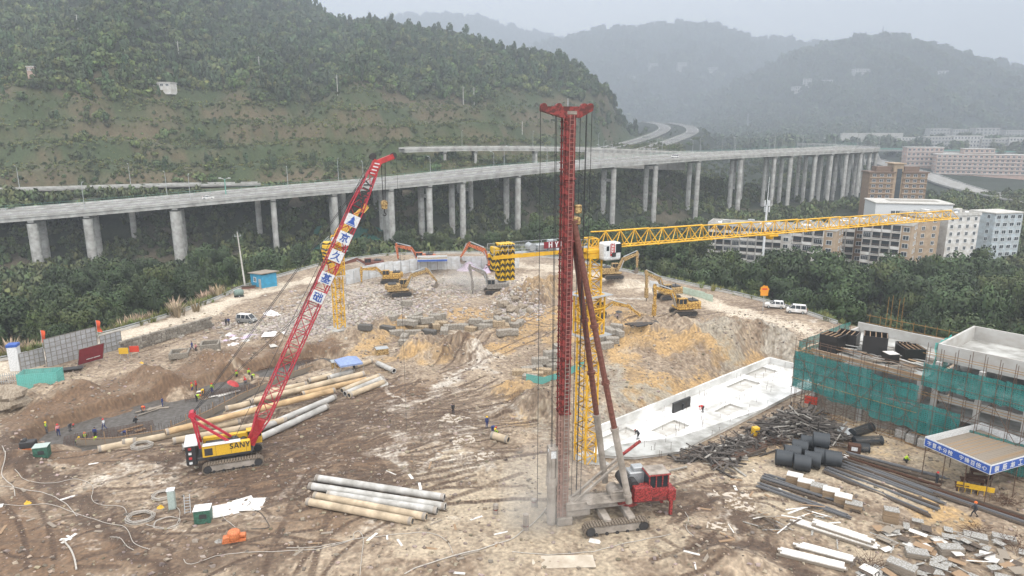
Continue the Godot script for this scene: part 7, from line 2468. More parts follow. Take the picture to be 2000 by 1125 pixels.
func make_machines() -> void:
	tower_crane("yellow tower crane standing behind the pile driver with long jib to the apartments",Vector3(9.4,gh(9.4,-80.6),-80.6),26.3 - gh(9.4,-80.6),25.0,68.0,13.0,1.9,true)
	tower_crane("yellow tower crane behind the red crane boom, jib pointing to the hill",on(Vector3(-35.61,0,-135.8)),18.2,96.0,62.0,11.0,1.7,false)
	crawler_crane()
	pile_driver()
	excavator("ochre excavator on the white rubble heap, boom raised to the right",on(Vector3(-27.51,0,-163.44)),20.0,-5.0,38.0,-52.0,-95.0,"machine_ochre","bucket",1.25)
	excavator("orange yellow excavator behind the ochre one, arm reaching down left",on(Vector3(-32.86,0,-179.7)),185.0,.0,20.0,-88.0,-120.0,"machine_yellow","bucket",1.2)
	excavator("orange red excavator showing its arched boom above the hoarding",on(Vector3(-27.02,0,-203.29)),180.0,6.0,34.0,-95.0,-130.0,"machine_orange","bucket",1.35)
	excavator("rusty red excavator parked with lowered boom outside the hoarding",on(Vector3(-41.3,0,-197.05)),190.0,.0,6.0,-40.0,-100.0,"stay_brown","bucket",1.25)
	excavator("dust covered grey excavator with breaker held upright over the rubble",on(Vector3(-4.38,0,-167.24)),186.0,.0,48.0,-98.0,-92.0,"machine_grey","breaker",1.25)
	excavator("orange long armed excavator behind the counterweights, boom stretched up left",on(Vector3(-4.81,0,-196.29)),182.0,.0,42.0,-58.0,-100.0,"machine_orange","bucket",1.5)
	excavator("yellow excavator at the roadside, arm bent down to the right",on(Vector3(26.7,0,-177.2)),10.0,.0,42.0,-88.0,-95.0,"machine_ochre","bucket",1.25)
	excavator("yellow excavator with breaker, house turned away near the road barrier",on(Vector3(37.9,0,-161.34)),195.0,4.0,46.0,-94.0,-92.0,"machine_ochre","breaker",1.25)
	excavator("yellow excavator with dark cab standing on grey rubble on the right plateau",on(Vector3(37.74,0,-145.38)),184.0,8.0,40.0,-92.0,-88.0,"machine_yellow","breaker",1.3)
	excavator("yellow excavator half hidden behind the pile driver mast, bucket on the ground",on(Vector3(18.33,0,-143.7)),-10.0,.0,12.0,-38.0,-80.0,"machine_yellow","bucket",1.1)

# ---------------------------------------------------------------- excavations, piles, blocks
func flat_poly(poly: Array,y: float) -> ArrayMesh:
	var b := mb()
	var pv := PackedVector2Array(poly)
	var t := Geometry2D.triangulate_polygon(pv)
	for k in range(0,t.size(),3):
		b.tri(Vector3(pv[t[k]].x,y,pv[t[k]].y),Vector3(pv[t[k+1]].x,y,pv[t[k+1]].y),Vector3(pv[t[k+2]].x,y,pv[t[k+2]].y),Vector3.UP)
	return b.mesh()

func pile(label: String,a: Vector3,e: Vector3,r: float,mat: String,group := "concrete pipe piles") -> void:
	var t := thing("pipe_pile",label,"pile",a,.0,group)
	var d := e - a
	var n := d.normalized()
	var b := mb().tube(Vector3.ZERO,d,r,r,16,false)
	b.ring(Vector3.ZERO,r,r*.72,-n)
	b.ring(d,r,r*.72,n)
	part(t,"shaft",b.mesh(),M[mat])
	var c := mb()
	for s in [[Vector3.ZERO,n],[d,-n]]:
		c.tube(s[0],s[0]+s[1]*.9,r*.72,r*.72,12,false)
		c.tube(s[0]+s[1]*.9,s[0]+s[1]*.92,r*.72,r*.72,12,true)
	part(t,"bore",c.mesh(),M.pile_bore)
	part(t,"end_band",mb().tube(n*.05,n*.4,r*1.02,r*1.02,16,false).tube(d - n*.4,d - n*.05,r*1.02,r*1.02,16,false).mesh(),M.dusty_steel)

func blocks(spots: Array,label: String,mats: Array,tier := .0) -> void:
	for p in spots:
		var m: String = mats[rng.randi() % mats.size()]
		var s := Vector3(rr(2.3,3.3),rr(1.0,1.25),rr(1.1,1.5))
		solo("concrete_block",label,"block",mb().cbox(Vector3(0,s.y*.5,0),s,.06).mesh(),M[m],Vector3(p.x,gh(p.x,p.y) - .06+tier,p.y),rr(-.5,.5)+(PI/2 if rng.randf() < .3 else .0),"loading blocks")

func make_pits() -> void:
	# left excavation: wet blinding, formwork and starter bars
	structure("pit_floor",flat_poly(PIT_LEFT,-1.7),M.concrete_wet)
	var lines := [[Vector2(-67.5,-92.5),Vector2(-63.1,-98.4),Vector2(-56,-106.5),Vector2(-45.2,-119.3),Vector2(-37.8,-125.8)],[Vector2(-59.1,-85.5),Vector2(-54.1,-85.9),Vector2(-48.6,-88.4),Vector2(-45.4,-94.9),Vector2(-43,-101.9),Vector2(-38.7,-110.8),Vector2(-33.9,-117.9)]]
	for k in 2:
		var t := thing("formwork",["timber formwork with starter bars along the rear of the left excavation","timber formwork with starter bars along the front of the left excavation"][k],"formwork")
		var pins := []
		var L: Array = lines[k]
		for i in L.size() - 1:
			var a := Vector3(L[i].x,-1.7,L[i].y)
			var e := Vector3(L[i+1].x,-1.7,L[i+1].y)
			part(t,"form_board",mb().bar(a+Vector3.UP*.4,e+Vector3.UP*.4,.08,.8).mesh(),M.timber_grey)
			part(t,"waler",mb().bar(a+Vector3.UP*.95,e+Vector3.UP*.95,.12).mesh(),M.timber)
			var n := int(a.distance_to(e)/.32)
			for j in n:
				var p := a.lerp(e,(j+rr(0,.5))/n)
				pins.append(Transform3D(Basis.from_euler(Vector3(rr(-.06,.06),0,rr(-.06,.06))).scaled(Vector3(1,rr(1.2,2.1),1)),p))
			for j in int(a.distance_to(e)/2.2):
				var p := a.lerp(e,(j+.5)/int(a.distance_to(e)/2.2))
				part(t,"post",mb().bar(p,p+Vector3(0,1.9,0),.1).mesh(),M.timber)
		stuff("starter_bars","",mb().tube(Vector3.ZERO,Vector3.UP,.022,.022,4,false).mesh(),M.rebar_rust,pins,[],t)
	var grid := mb()
	for c in [[Vector2(-56.4,-88.7),11.0,4.0],[Vector2(-46.7,-104.5),12.0,3.0],[Vector2(-41.2,-118.4),10.0,4.0]]:
		var o := Transform3D(Basis(Vector3.UP,.52),Vector3(c[0].x,-1.45,c[0].y))
		for k in int(c[1]/.4):
			grid.bar(o*Vector3(-c[1]*.5+k*.4,0,-c[2]*.5),o*Vector3(-c[1]*.5+k*.4,0,c[2]*.5),.035)
		for k in int(c[2]/.4):
			grid.bar(o*Vector3(-c[1]*.5,.04,-c[2]*.5+k*.4),o*Vector3(c[1]*.5,.04,-c[2]*.5+k*.4),.035)
	tag(solo("rebar_mats","dark reinforcement mats on the left excavation's floor","rebar",grid.mesh(),M.rebar_rust),"","","","stuff")
	for k in 22:
		var c: Vector3 = [Vector3(-54.93,-1.7,-105.13),Vector3(-46.49,-1.7,-117.6),Vector3(-54.94,-1.7,-97.76),Vector3(-48.53,-1.7,-102.92),Vector3(-55.31,-1.7,-91.29),Vector3(-42.29,-1.7,-121.88)][k % 6]
		solo("loose_plank","pale loose plank lying on the left excavation's wet floor","plank",mb().box(Vector3.ZERO,Vector3(rr(1.2,4.0),.06,rr(.2,.7))).mesh(),[M.ply_white,M.timber,M.timber_grey][k % 3],c+Vector3(rr(-4,4),.08+k*.004,rr(-1.5,1.5)),.5+rr(-.5,.5),"loose planks")
	for k in 2:
		var o := on([Vector3(-59.74,0,-116.91),Vector3(-55.45,0,-119.81)][k])
		var t := thing("brick_chamber",["low open brick chamber in the ground above the excavation","taller open concrete chamber beside the low brick one"][k],"chamber",o,.3)
		var h: float = [.7,1.9][k]
		for s in [[0,1.4,3.2,.3],[0,-1.4,3.2,.3],[1.45,0,.3,2.5],[-1.45,0,.3,2.5]]:
			part(t,"side",mb().cbox(Vector3(s[0],h*.5 - .15,s[1]),Vector3(s[2],h+.3,s[3]),.03).mesh(),M.stone_wall_b)
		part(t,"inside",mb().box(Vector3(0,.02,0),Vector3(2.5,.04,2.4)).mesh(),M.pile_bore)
	# white basement slab with recesses
	var sl := CSGPolygon3D.new()
	sl.name = "basement_slab"
	sl.polygon = PackedVector2Array(SLAB)
	sl.mode = CSGPolygon3D.MODE_DEPTH
	sl.depth = .9
	sl.material = M.concrete_white
	for c in [[Vector2(15.2,-88.3),5.4,2.6],[Vector2(22.7,-90.7),5.6,2.8],[Vector2(38.7,-107.6),6.0,3.0],[Vector2(43.9,-113.6),6.0,3.0],[Vector2(33.1,-97.3),4.6,2.4]]:
		var bx := CSGBox3D.new()
		bx.name = "recess"
		bx.operation = CSGShape3D.OPERATION_SUBTRACTION
		bx.size = Vector3(c[1],c[2],.66)
		bx.material = M.concrete_pale
		bx.position = Vector3(c[0].x,c[0].y,-.9)
		bx.rotation.z = -.72
		sl.add_child(bx,true)
	add_child(sl)
	sl.transform = Transform3D(Basis(Vector3.RIGHT,Vector3.BACK,Vector3.DOWN),Vector3(0,-2.4,0))
	tag(sl,"large white concrete basement slab with square recesses in the right pit","slab")
	var t := thing("basement_wall","low white basement wall along the rear edges of the slab","wall")
	var wl := [Vector2(12.2,-89),Vector2(23.7,-98.7),Vector2(47.1,-118.7),Vector2(52.6,-112.5)]
	for k in 3:
		var a := Vector3(wl[k].x,-1.0,wl[k].y)
		var e := Vector3(wl[k+1].x,-1.0,wl[k+1].y)
		part(t,"wall_panel",mb().bar(a,e,.3,1.3).mesh(),M.concrete_white)
	for c in [[Vector2(31.1,-98.3),.5],[Vector2(25.8,-97.3),1.6]]:
		part(t,"upstand",mb().box(Vector3(c[0].x,-1.5+c[1]*.5,c[0].y),Vector3(4.2,c[1],.3),Basis(Vector3.UP,.7)).mesh(),M.concrete_white if c[1] < 1.0 else M.ply_black)
	var fp := []
	for k in 90:
		var p: Vector2 = wl[2].lerp(wl[0],rng.randf())+Vector2(rr(-1,1),rr(-1,1))+Vector2(8.0,8.0)*rng.randf()
		fp.append(Transform3D(Basis.IDENTITY.scaled(Vector3(1,rr(.5,1.2),1)),Vector3(p.x,-1.5,p.y)))
	stuff("dowel_bars","thin dowel bars standing up from the white slab",mb().tube(Vector3.ZERO,Vector3.UP,.02,.02,4,false).mesh(),M.rebar_rust,fp)
	part(t,"wet_screed",flat_poly([Vector2(11.3,-82.4),Vector2(13.5,-85.1),Vector2(23.5,-88),Vector2(33.4,-94.4),Vector2(39.4,-98.3),Vector2(32.3,-92.1),Vector2(22.1,-83.3),Vector2(16,-81.7)],-1.494),M.concrete)
	# edge rail of the slab pit
	t = thing("pit_rail","tube guard rail along the near rim of the white slab pit","rail")
	var rim := [Vector2(21.1,-78.2),Vector2(30.8,-86.4),Vector2(42,-96.1)]
	for i in 2:
		var a := Vector3(rim[i].x,gh(rim[i].x,rim[i].y),rim[i].y)
		var e := Vector3(rim[i+1].x,gh(rim[i+1].x,rim[i+1].y),rim[i+1].y)
		for y in [.6,1.15]:
			part(t,"rail",mb().tube(a+Vector3.UP*y,e+Vector3.UP*y,.03,.03,5).mesh(),M.scaffold_tube)
		for k in 8:
			var p := a.lerp(e,k/7.0)
			part(t,"post",mb().tube(p - Vector3.UP*.5,p+Vector3.UP*1.2,.03,.03,5).mesh(),M.scaffold_tube)
	# piles in front
	for k in 5:
		var q: Array = [[Vector3(-22.78,0,-72.38),Vector3(-7.52,0,-68.75),"pile_grey","tan stained pipe pile, rearmost of the five in front"],[Vector3(-23.06,0,-70.64),Vector3(-7.25,0,-67.06),"pile_grey","grey pipe pile, second of the five in front"],[Vector3(-20.6,0,-69.08),Vector3(-8.05,0,-66.24),"pile_grey","pipe pile lying in the middle of the five in front"],[Vector3(-22,0,-68.75),Vector3(-9.04,0,-64.84),"pile_tan","tan pipe pile, fourth of the five in front"],[Vector3(-22.45,0,-67.58),Vector3(-10.37,0,-63.88),"pile_tan","brown stained pipe pile, nearest of the five in front"]][k]
		pile(q[3],on(q[0],.42),on(q[1],.42),.42,q[2],"pipe piles in front")
	# piles stacked behind the crawler crane
	var ps := [[Vector3(-52.88,0,-80.31),Vector3(-38.08,0,-89.09),"pile_tan",.0],[Vector3(-48.79,0,-86.41),Vector3(-37.64,0,-93.78),"pile_grey",.0],[Vector3(-46.63,0,-85.45),Vector3(-44.2,0,-87.07),"pile_ochre",.0],[Vector3(-45.63,0,-83.26),Vector3(-27.06,0,-98.11),"pile_ochre",.75],[Vector3(-44.17,0,-82.06),Vector3(-31.62,0,-89.09),"pile_tan",.0],[Vector3(-42.16,0,-93.78),Vector3(-28.19,0,-102.6),"pile_tan",.0],[Vector3(-35.17,0,-85.13),Vector3(-26.81,0,-97.09),"pile_grey",.0],[Vector3(-33.46,0,-83.26),Vector3(-27,0,-93.4),"pile_grey",.0],[Vector3(-38.53,0,-94.16),Vector3(-24.11,0,-105.33),"pile_tan",.75],[Vector3(-32.1,0,-97.91),Vector3(-23.35,0,-104.87),"pile_ochre",.0],
			[Vector3(-26.4,0,-99.57),Vector3(-21.78,0,-106.28),"pile_tan",.0],[Vector3(-25.67,0,-98.52),Vector3(-21.06,0,-105.1),"pile_grey",.0],[Vector3(-24.85,0,-97.7),Vector3(-20.47,0,-103.72),"pile_tan",.0],[Vector3(-32.99,0,-104.18),Vector3(-29.56,0,-106.99),"pile_tan",.0],[Vector3(-30.2,0,-105.57),Vector3(-26.55,0,-108.7),"pile_grey",.0],[Vector3(-23.51,0,-113.07),Vector3(-19.82,0,-108.7),"pile_grey",.0],[Vector3(-42.21,0,-80.6),Vector3(-40.43,0,-81.76),"pile_grey",.0],[Vector3(-50.54,0,-81.76),Vector3(-49,0,-82.36),"pile_tan",.0],[Vector3(-38.09,0,-99.35),Vector3(-32.75,0,-102.82),"pile_tan",.0],[Vector3(-27.06,0,-110.97),Vector3(-24.7,0,-114.14),"pile_tan",.0]]
	var pn := ["long tan pile at the left end of the stack","pale pile against the excavation's formwork","short ochre pile stub beside the excavation","long ochre pile lying on top of the stack","thin tan pile beneath the ochre one","tan pile in the middle rear of the stack","grey pile just right of the crane boom foot","grey pile nearest the crane, right of its body","long tan pile resting high at the rear","ochre pile reaching to the pile heap's right end","rear pile of the fan of three at right","middle pile of the fan of three at right","front pile of the fan of three at right","tan pile lying left of the blue tent","grey pile under the blue tent","single short pile lying apart beyond the blue tent","pile end showing behind the crane counterweight","short stub beside the coiled cable","tan pile behind the crane boom","short tan pile behind the blue tent"]
	for k in ps.size():
		pile(pn[k],on(ps[k][0],.44+ps[k][3]),on(ps[k][1],.44+ps[k][3]),.44,ps[k][2],"pipe piles behind the crane")
	pile("short pipe pile lying alone beside three crouching workers",on(Vector3(-2.72,0,-83.88),.5),on(Vector3(-.47,0,-82.66),.5),.5,"pile_tan","single piles")
	for k in 4:
		var b := on([Vector3(-1.76,0,-66.14),Vector3(1.42,0,-62.76),Vector3(2.42,0,-67.68),Vector3(4.45,0,-68.75)][k],-.1)
		t = thing("driven_pile","driven pile head sticking out of the ground, %s" % ["left of the rig","nearest the viewer","between two others, thin and red","beside the rig's mast foot"][k],"pile",b,.0,"driven pile heads")
		part(t,"shaft",mb().tube(Vector3(0,-.3,0),Vector3(0,[1.2,1.9,.9,1.3][k],0),.3,.3,14,true).mesh(),M.dusty_steel)
		part(t,"paint_band",mb().tube(Vector3(0,.6,0),Vector3(0,.72,0),.31,.31,14,false).mesh(),M.mast_red)
	solo("cement_lump","white rounded cement lump at the end of the three fanned piles","lump",crumple(77,Vector3(2.6,1.7,2.6)),M.concrete_pale,on(Vector3(-21.05,0,-103.72)))
	# loading blocks
	blocks([Vector2(-25.2,-132.9),Vector2(-23.1,-131.1),Vector2(-22.1,-134.7),Vector2(-20,-132.2),Vector2(-18.8,-135.1),Vector2(-16.8,-132.9),Vector2(-16,-136.6),Vector2(-22.5,-141.2),Vector2(-20.3,-138.9),Vector2(-18.6,-140.4),Vector2(-17.1,-142.1),Vector2(-14.9,-138.1),Vector2(-21.2,-128.7),Vector2(-19.1,-126.7),Vector2(-24.5,-136.6),Vector2(-13.8,-133.6),Vector2(-12.8,-136.6),Vector2(-20.7,-143.7),Vector2(-15.9,-143.7),Vector2(-20,-124.4)],"grey concrete loading block in the untidy heap left of the yellow soil",["block_grey","block_grey","block_dark","block_tan"])
	blocks([Vector2(-24,-150.7),Vector2(-20.7,-134.3),Vector2(-17.6,-136.6),Vector2(-16.3,-139.6),Vector2(-19.7,-136.6)],"upper concrete block lying on the untidy left heap",["block_grey"],1.1)
	blocks([Vector2(-10.1,-136.6),Vector2(-8.4,-134.3),Vector2(-6.9,-136.6),Vector2(-5.2,-132.9),Vector2(-4,-135.1),Vector2(-2.6,-132.2),Vector2(-1.3,-133.6),Vector2(0,-135.8),Vector2(-5.9,-138.1),Vector2(-3.8,-139.6),Vector2(-1.5,-128.7),Vector2(0,-129.4),Vector2(1.6,-138.1),Vector2(-7.7,-140.4)],"concrete loading block in the tidy heap by the boulders",["block_grey","block_tan","block_grey"])
	blocks([Vector2(-7.5,-136.6),Vector2(-5,-134.7),Vector2(-2.9,-133.6),Vector2(-1.6,-136.6)],"upper concrete block on the tidy heap by the boulders",["block_grey"],1.1)
	blocks([Vector2(1.7,-107.7),Vector2(3,-109.4),Vector2(4.4,-111),Vector2(5.6,-113.1),Vector2(7.1,-115.2),Vector2(3.8,-107),Vector2(5.4,-108.9),Vector2(6.9,-111),Vector2(8.3,-113.6),Vector2(2.9,-105.3),Vector2(8.7,-116.9),Vector2(7.7,-118.6)],"concrete block in the row beside the teal fence strip",["block_grey","block_tan"])
	blocks([Vector2(4.8,-111),Vector2(7.2,-114.7),Vector2(8.3,-117.5)],"upper concrete block of the row beside the teal fence strip",["block_grey"],1.1)
	blocks([Vector2(17.1,-122.2),Vector2(18.5,-124.1),Vector2(20.1,-126),Vector2(18.6,-121),Vector2(20.1,-122.8),Vector2(16.8,-118.6)],"concrete block in the small heap behind the rig's stays",["block_grey"])
	blocks([Vector2(-28.8,-128.7)],"single dark concrete block standing apart on the slope",["block_dark"])
	for k in 2:
		t = thing("steel_box",["orange steel box with grey lid standing on yellow soil","orange steel box behind the blue tent"][k],"box",on([Vector3(-23.84,0,-119.22),Vector3(-30.26,0,-112.54)][k]),.4)
		part(t,"shell",mb().cbox(Vector3(0,.5,0),Vector3(2.2,1.1,1.5),.05).mesh(),M.machine_ochre)
		part(t,"lid",mb().cbox(Vector3(0,1.1,0),Vector3(2.3,.12,1.6),.03).mesh(),M.galvanised)
	# teal fence strips, blue tent
	var fb := mb()
	var fl := [Vector2(2.2,-100.6),Vector2(5,-103.7),Vector2(8.3,-107),Vector2(12.5,-112.5)]
	for k in 3:
		var a := Vector3(fl[k].x,gh(fl[k].x,fl[k].y) - .1,fl[k].y)
		var e := Vector3(fl[k+1].x,gh(fl[k+1].x,fl[k+1].y) - .1,fl[k+1].y)
		fb.hexa([a,e,e+Vector3(0,0,-.03),a+Vector3(0,0,-.03),a+Vector3(0,1.3,.1),e+Vector3(0,1.3,.1),e+Vector3(0,1.3,.07),a+Vector3(0,1.3,.07)])
	solo("fence_strip","teal mesh fence strip below the row of concrete blocks","fence",fb.mesh(),M.fence_teal)
	t = thing("blue_tent","blue pyramid canopy tent beside the pipe piles","tent",on(Vector3(-27.46,0,-108.95)),.5)
	var tb := mb()
	for k in 4:
		var p := [Vector3(-1.9,2.2,-1.9),Vector3(1.9,2.2,-1.9),Vector3(1.9,2.2,1.9),Vector3(-1.9,2.2,1.9)]
		tb.tri(p[k],p[(k+1) % 4],Vector3(0,3.1,0),p[k]+p[(k+1) % 4])
		tb.quad(p[k],p[(k+1) % 4],p[(k+1) % 4] - Vector3(0,.3,0),p[k] - Vector3(0,.3,0),p[k]+p[(k+1) % 4])
		part(t,"pole",mb().tube(Vector3(p[k].x,-.2,p[k].z),p[k],.04,.04,5).mesh(),M.galvanised)
	part(t,"canopy",tb.mesh(),M.tent_blue)
	# long steel sections on the right plateau
	for k in 5:
		solo("steel_section","long dark steel section lying on the plateau edge","beam",mb().cbox(Vector3(0,.15,0),Vector3(7.0 - k*.4,.28,.3),.03).mesh(),M.rebar_pale if k % 2 else M.dark_steel,on(Vector3(24.83,0,-126.68),.05+.02*k)+Vector3(k*.25,0,k*.42),.35+.04*k,"steel sections")
	solo("timber_log","bare grey log lying on the grey bank","log",mb().tube(Vector3.ZERO,on(Vector3(52.15,0,-135.8),.3) - on(Vector3(46.38,0,-124.1),.2),.3,.24,8).mesh(),M.timber_grey,on(Vector3(46.38,0,-124.1),.2))

# ---------------------------------------------------------------- steel yard
func bundle(label: String,a: Vector3,e: Vector3,r: float,mat: String) -> void:
	var b := mb()
	var d := (e - a).normalized()
	var x := d.cross(Vector3.UP).normalized()
	var y := x.cross(d)
	for k in 8:
		var o: Vector3 = Vector3.ZERO if k == 0 else (x*cos(k*TAU/7.0)+y*sin(k*TAU/7.0))*r
		b.tube(a+o+y*r+d*rr(-.5,.3),e+o+y*r+d*rr(-.3,.5),r*.48,r*.48,6)
	solo("rebar_bundle",label,"rebar",b.mesh(),M[mat],Vector3.ZERO,.0,"bundles of reinforcing bars")

func board_stack(label: String,at: Vector3,turn: float,w: float,d: float,n: int,mats: Array) -> void:
	var t := thing("board_stack",label,"boards",at,turn,"stacks of formwork boards")
	var m := mb().box(Vector3.ZERO,Vector3(w,.085,d)).mesh()
	for k in n:
		part(t,"board",m,M[mats[1] if k < n - 1 else mats[0]],Transform3D(Basis(Vector3.UP,rr(-.03,.03)),Vector3(rr(-.04,.04),.05+k*.1,rr(-.04,.04))))

func make_yard() -> void:
	var coil := mb()
	var prof := PackedVector2Array()
	for k in 15:
		prof.append(Vector2(.78+.07*(k % 2),-.8+k*.115))
	prof.append(Vector2(.5,.82))
	for k in 15:
		prof.append(Vector2(.5 - .03*(k % 2),.8 - k*.115))
	prof.append(prof[0])
	coil.lathe(prof,20,Transform3D(Basis(Vector3.BACK,PI/2),Vector3(0,.85,0)))
	var cm := coil.mesh()
	var cl := [Vector2(33.3,-76.8),Vector2(34.9,-78.2),Vector2(36.5,-79.7),Vector2(38.2,-81.2),Vector2(35,-75.5),Vector2(36.7,-76.5),Vector2(38.3,-77.5),Vector2(39.3,-76.8),Vector2(38.8,-79.2)]
	for k in cl.size():
		solo("wire_coil","coil of dark steel wire lying on its side among the grouped coils","coil",cm,M.coil_wire,Vector3(cl[k].x,gh(cl[k].x,cl[k].y)+(.0 if k < 8 else 1.35),cl[k].y),deg_to_rad(-22.0+rr(-8,8)),"wire coils").scale = Vector3.ONE*1.2
	# corrugated pipes
	for k in 3:
		var a: Vector3 = on([Vector3(44.86,0,-82.66),Vector3(45.63,0,-84.81),Vector3(44,0,-81.18)][k],.5)
		var e: Vector3 = on([Vector3(48.48,0,-82.66),Vector3(48.98,0,-86.25),Vector3(45.82,0,-80.6)][k],.5)
		var b := mb()
		var n := 22
		for j in n:
			var p := a.lerp(e,float(j)/n)
			var q := a.lerp(e,float(j+1)/n)
			b.tube(p,p.lerp(q,.5),.68,.68,14,j == 0)
			b.tube(p.lerp(q,.5),q,.59,.59,14,j == n - 1)
		solo("corrugated_pipe",["longest black corrugated pipe beside the scrap heap","rear black corrugated pipe against the scrap heap","short black corrugated pipe in front of the others"][k],"pipe",b.mesh(),M.coil_wire,Vector3.ZERO,.0,"corrugated pipes")
	for k in 6:
		bundle("dark reinforcing bar bundle in the low row before the white board stacks",on(Vector3(28.3,0,-71.79)+Vector3(k*.4,0,k*-.6+.8),.1),on(Vector3(35.42,0,-65.34)+Vector3(k*.45+rr(-.8,.8),0,k*-.55+.8),.12),.11,"rebar" if k != 2 else "rebar_pale")
	for k in 8:
		bundle("dark reinforcing bar bundle in the wide row behind the board stacks",on(Vector3(37.48,0,-74.57)+Vector3(k*.5,0,k*-.66),.1),on(Vector3(43.48,0,-65.14)+Vector3(k*.7+rr(-1,1),0,k*-.62),.12),.125,"rebar" if k % 3 else "rebar_pale")
	for k in 5:
		bundle("pale brown bar bundle beyond the wide dark row",on(Vector3(41.35,0,-77.15)+Vector3(k*.42,0,k*-.75),.1),on(Vector3(47.1,0,-69.85)+Vector3(k*.9,0,k*-.75),.12),.12,["rebar","rebar_pale","rebar_rust","rebar_pale","rebar"][k])
	for k in 4:
		bundle("long bar bundle running to the right picture edge past the worker",on(Vector3(47.31,0,-69.52)+Vector3(k*.3,0,k*-.5),.1),on(Vector3(54.23,0,-62.12)+Vector3(k*.3,0,k*-.5),.12),.12,["rebar_pale","rebar","rebar_rust","rebar_pale"][k])
	for k in 6:
		bundle("brown bar bundle lying beside the white slab pit",on(Vector3(24.26,0,-75.45)+Vector3(k*.3,0,k*-.45),.1),on(Vector3(32.53,0,-80.89)+Vector3(k*.15,0,k*-.4),.15),.13,["rebar_pale","rebar_rust"][k % 2])
	# tangled scrap: uncountable
	var sc := []
	for c in [[Vector2(40,-88.4),5.0,2.6,260],[Vector2(41.4,-85.1),4.0,2.2,160],[Vector2(25.4,-79.9),4.6,1.4,150],[Vector2(29.5,-82.4),3.5,1.2,90],[Vector2(34.8,-85.9),3.0,1.5,80]]:
		for k in c[3]:
			var g: Vector2 = c[0]+Vector2(rng.randfn(),rng.randfn())*c[1]*.42
			if poly_dist(g,SLAB) < 1.2:
				continue
			var lift: float = rr(.0,1.0)*c[2]*maxf(.1,1.0 - g.distance_to(c[0])/c[1])
			var d := Vector3(rng.randfn(),rng.randfn()*.16,rng.randfn()*.7).normalized()
			sc.append(Transform3D(Basis(d,d.cross(Vector3.FORWARD).normalized(),d.cross(d.cross(Vector3.FORWARD)).normalized()*-1.0).scaled(Vector3(1,1,1))*Basis.from_scale(Vector3(rr(1.2,4.2),rr(.5,2.4),rr(.8,3.0))),Vector3(g.x,gh(g.x,g.y)+.15+lift,g.y)))
	var tl := []
	for k in sc.size():
		var v := rr(.45,1.7)
		tl.append(Color(.075,.066,.06)*v if k % 7 else Color(.3,.29,.27))
	stuff("scrap_steel","tangled heap of dark scrap bars and sections beside the white slab",mb().box(Vector3.ZERO,Vector3(1.0,.09,.11)).mesh(),M.copy_tint,sc,tl)
	# board stacks
	var bs := [Vector3(32.81,0,-72.26),Vector3(33.54,0,-70.87),Vector3(34.51,0,-69.74),Vector3(35.4,0,-68.64),Vector3(36.11,0,-67.37),Vector3(36.73,0,-66.34)]
	for k in 6:
		board_stack("%s stack of white topped boards in the row" % ["first, leftmost","second","third, grey topped","fourth","fifth","sixth, lowest"][k],on(bs[k],-.02),-.5,1.7,1.15,[12,11,11,12,12,9][k],["ply_grey" if k in [2,5] else "ply_white","ply_edge"])
	board_stack("tall narrow board stack standing at the end of the bar bundles",on(Vector3(39.48,0,-63.98)),-.4,1.4,1.0,15,["ply_grey","ply_edge"])
	var wp := [[Vector3(29.5,0,-64.17),Vector3(35.91,0,-59.5),.7],[Vector3(31.05,0,-63.41),Vector3(35.42,0,-60.01),.9],[Vector3(28.13,0,-60.01),Vector3(32.59,0,-57.54),.5],[Vector3(25.83,0,-59),Vector3(31.2,0,-56.44),.45]]
	for k in 4:
		var a := on(wp[k][0])
		var e := on(wp[k][1])
		var t := thing("plank_stack",["longest stack of white planks in the front yard","second layer of white planks on the longest stack","middle stack of white planks in the front yard","front stack of white planks nearest the mud"][k],"planks",a,atan2(-(e.z - a.z),e.x - a.x),"white plank stacks")
		var L := a.distance_to(e)
		for j in 3:
			for i in 4:
				part(t,"plank",mb().box(Vector3(L*.5+rr(-.3,.3),(.42 if k == 1 else .05)+j*.13,(i - 1.5)*.27),Vector3(L+rr(-.6,.3),.11,.25)).mesh(),M.ply_white if j == 2 else M.timber_grey)
	# loose boards strewn in the corner
	for k in 150:
		var c: Array = [[Vector3(39.73,0,-62.3),2.2],[Vector3(40.04,0,-59.25),3.2],[Vector3(44.86,0,-60.52),3.0],[Vector3(43.2,0,-56.44),3.4],[Vector3(47.46,0,-58.42),2.6],[Vector3(33.21,0,-55.68),1.6],[Vector3(39.38,0,-55.68),2.6],[Vector3(32.07,0,-65.14),2.6],[Vector3(26.82,0,-64.17),2.0]][k % 9]
		var p: Vector3 = c[0]+Vector3(rng.randfn(),0,rng.randfn()*.8)*c[1]*.55
		var long := rng.randf() < .4 or k % 9 > 6
		solo("loose_board","%s in the yard's front corner %s" % ["long narrow loose board" if long else "square loose board",["by the tall narrow stack","in the middle","before the benches","at the bottom edge","by the right edge","below the white planks","between the grey piles","beside the long white planks","left of the white planks"][k % 9]],"board",mb().box(Vector3.ZERO,Vector3(rr(1.2,2.8),.04,rr(.1,.22)) if long else Vector3(rr(.7,1.7),.035,rr(.5,1.1))).mesh(),M[["ply_white","timber","ply_grey","timber_grey","rebar_pale","ply_grey"][rng.randi() % 6]],on(p,.07+(k % 40)*.012),rr(-1.2,1.2),"loose boards")
	for k in 5:
		board_stack("low pile of grey boards in the cluttered corner",on([Vector3(39.06,0,-58.42),Vector3(42.53,0,-58.83),Vector3(46.71,0,-61.4),Vector3(36.26,0,-56.06),Vector3(49.24,0,-60.96)][k]),rr(-.8,.2),rr(1.4,2.4),rr(.8,1.2),[6,8,5,9,6][k],["ply_grey","timber_grey"])
	var rs := []
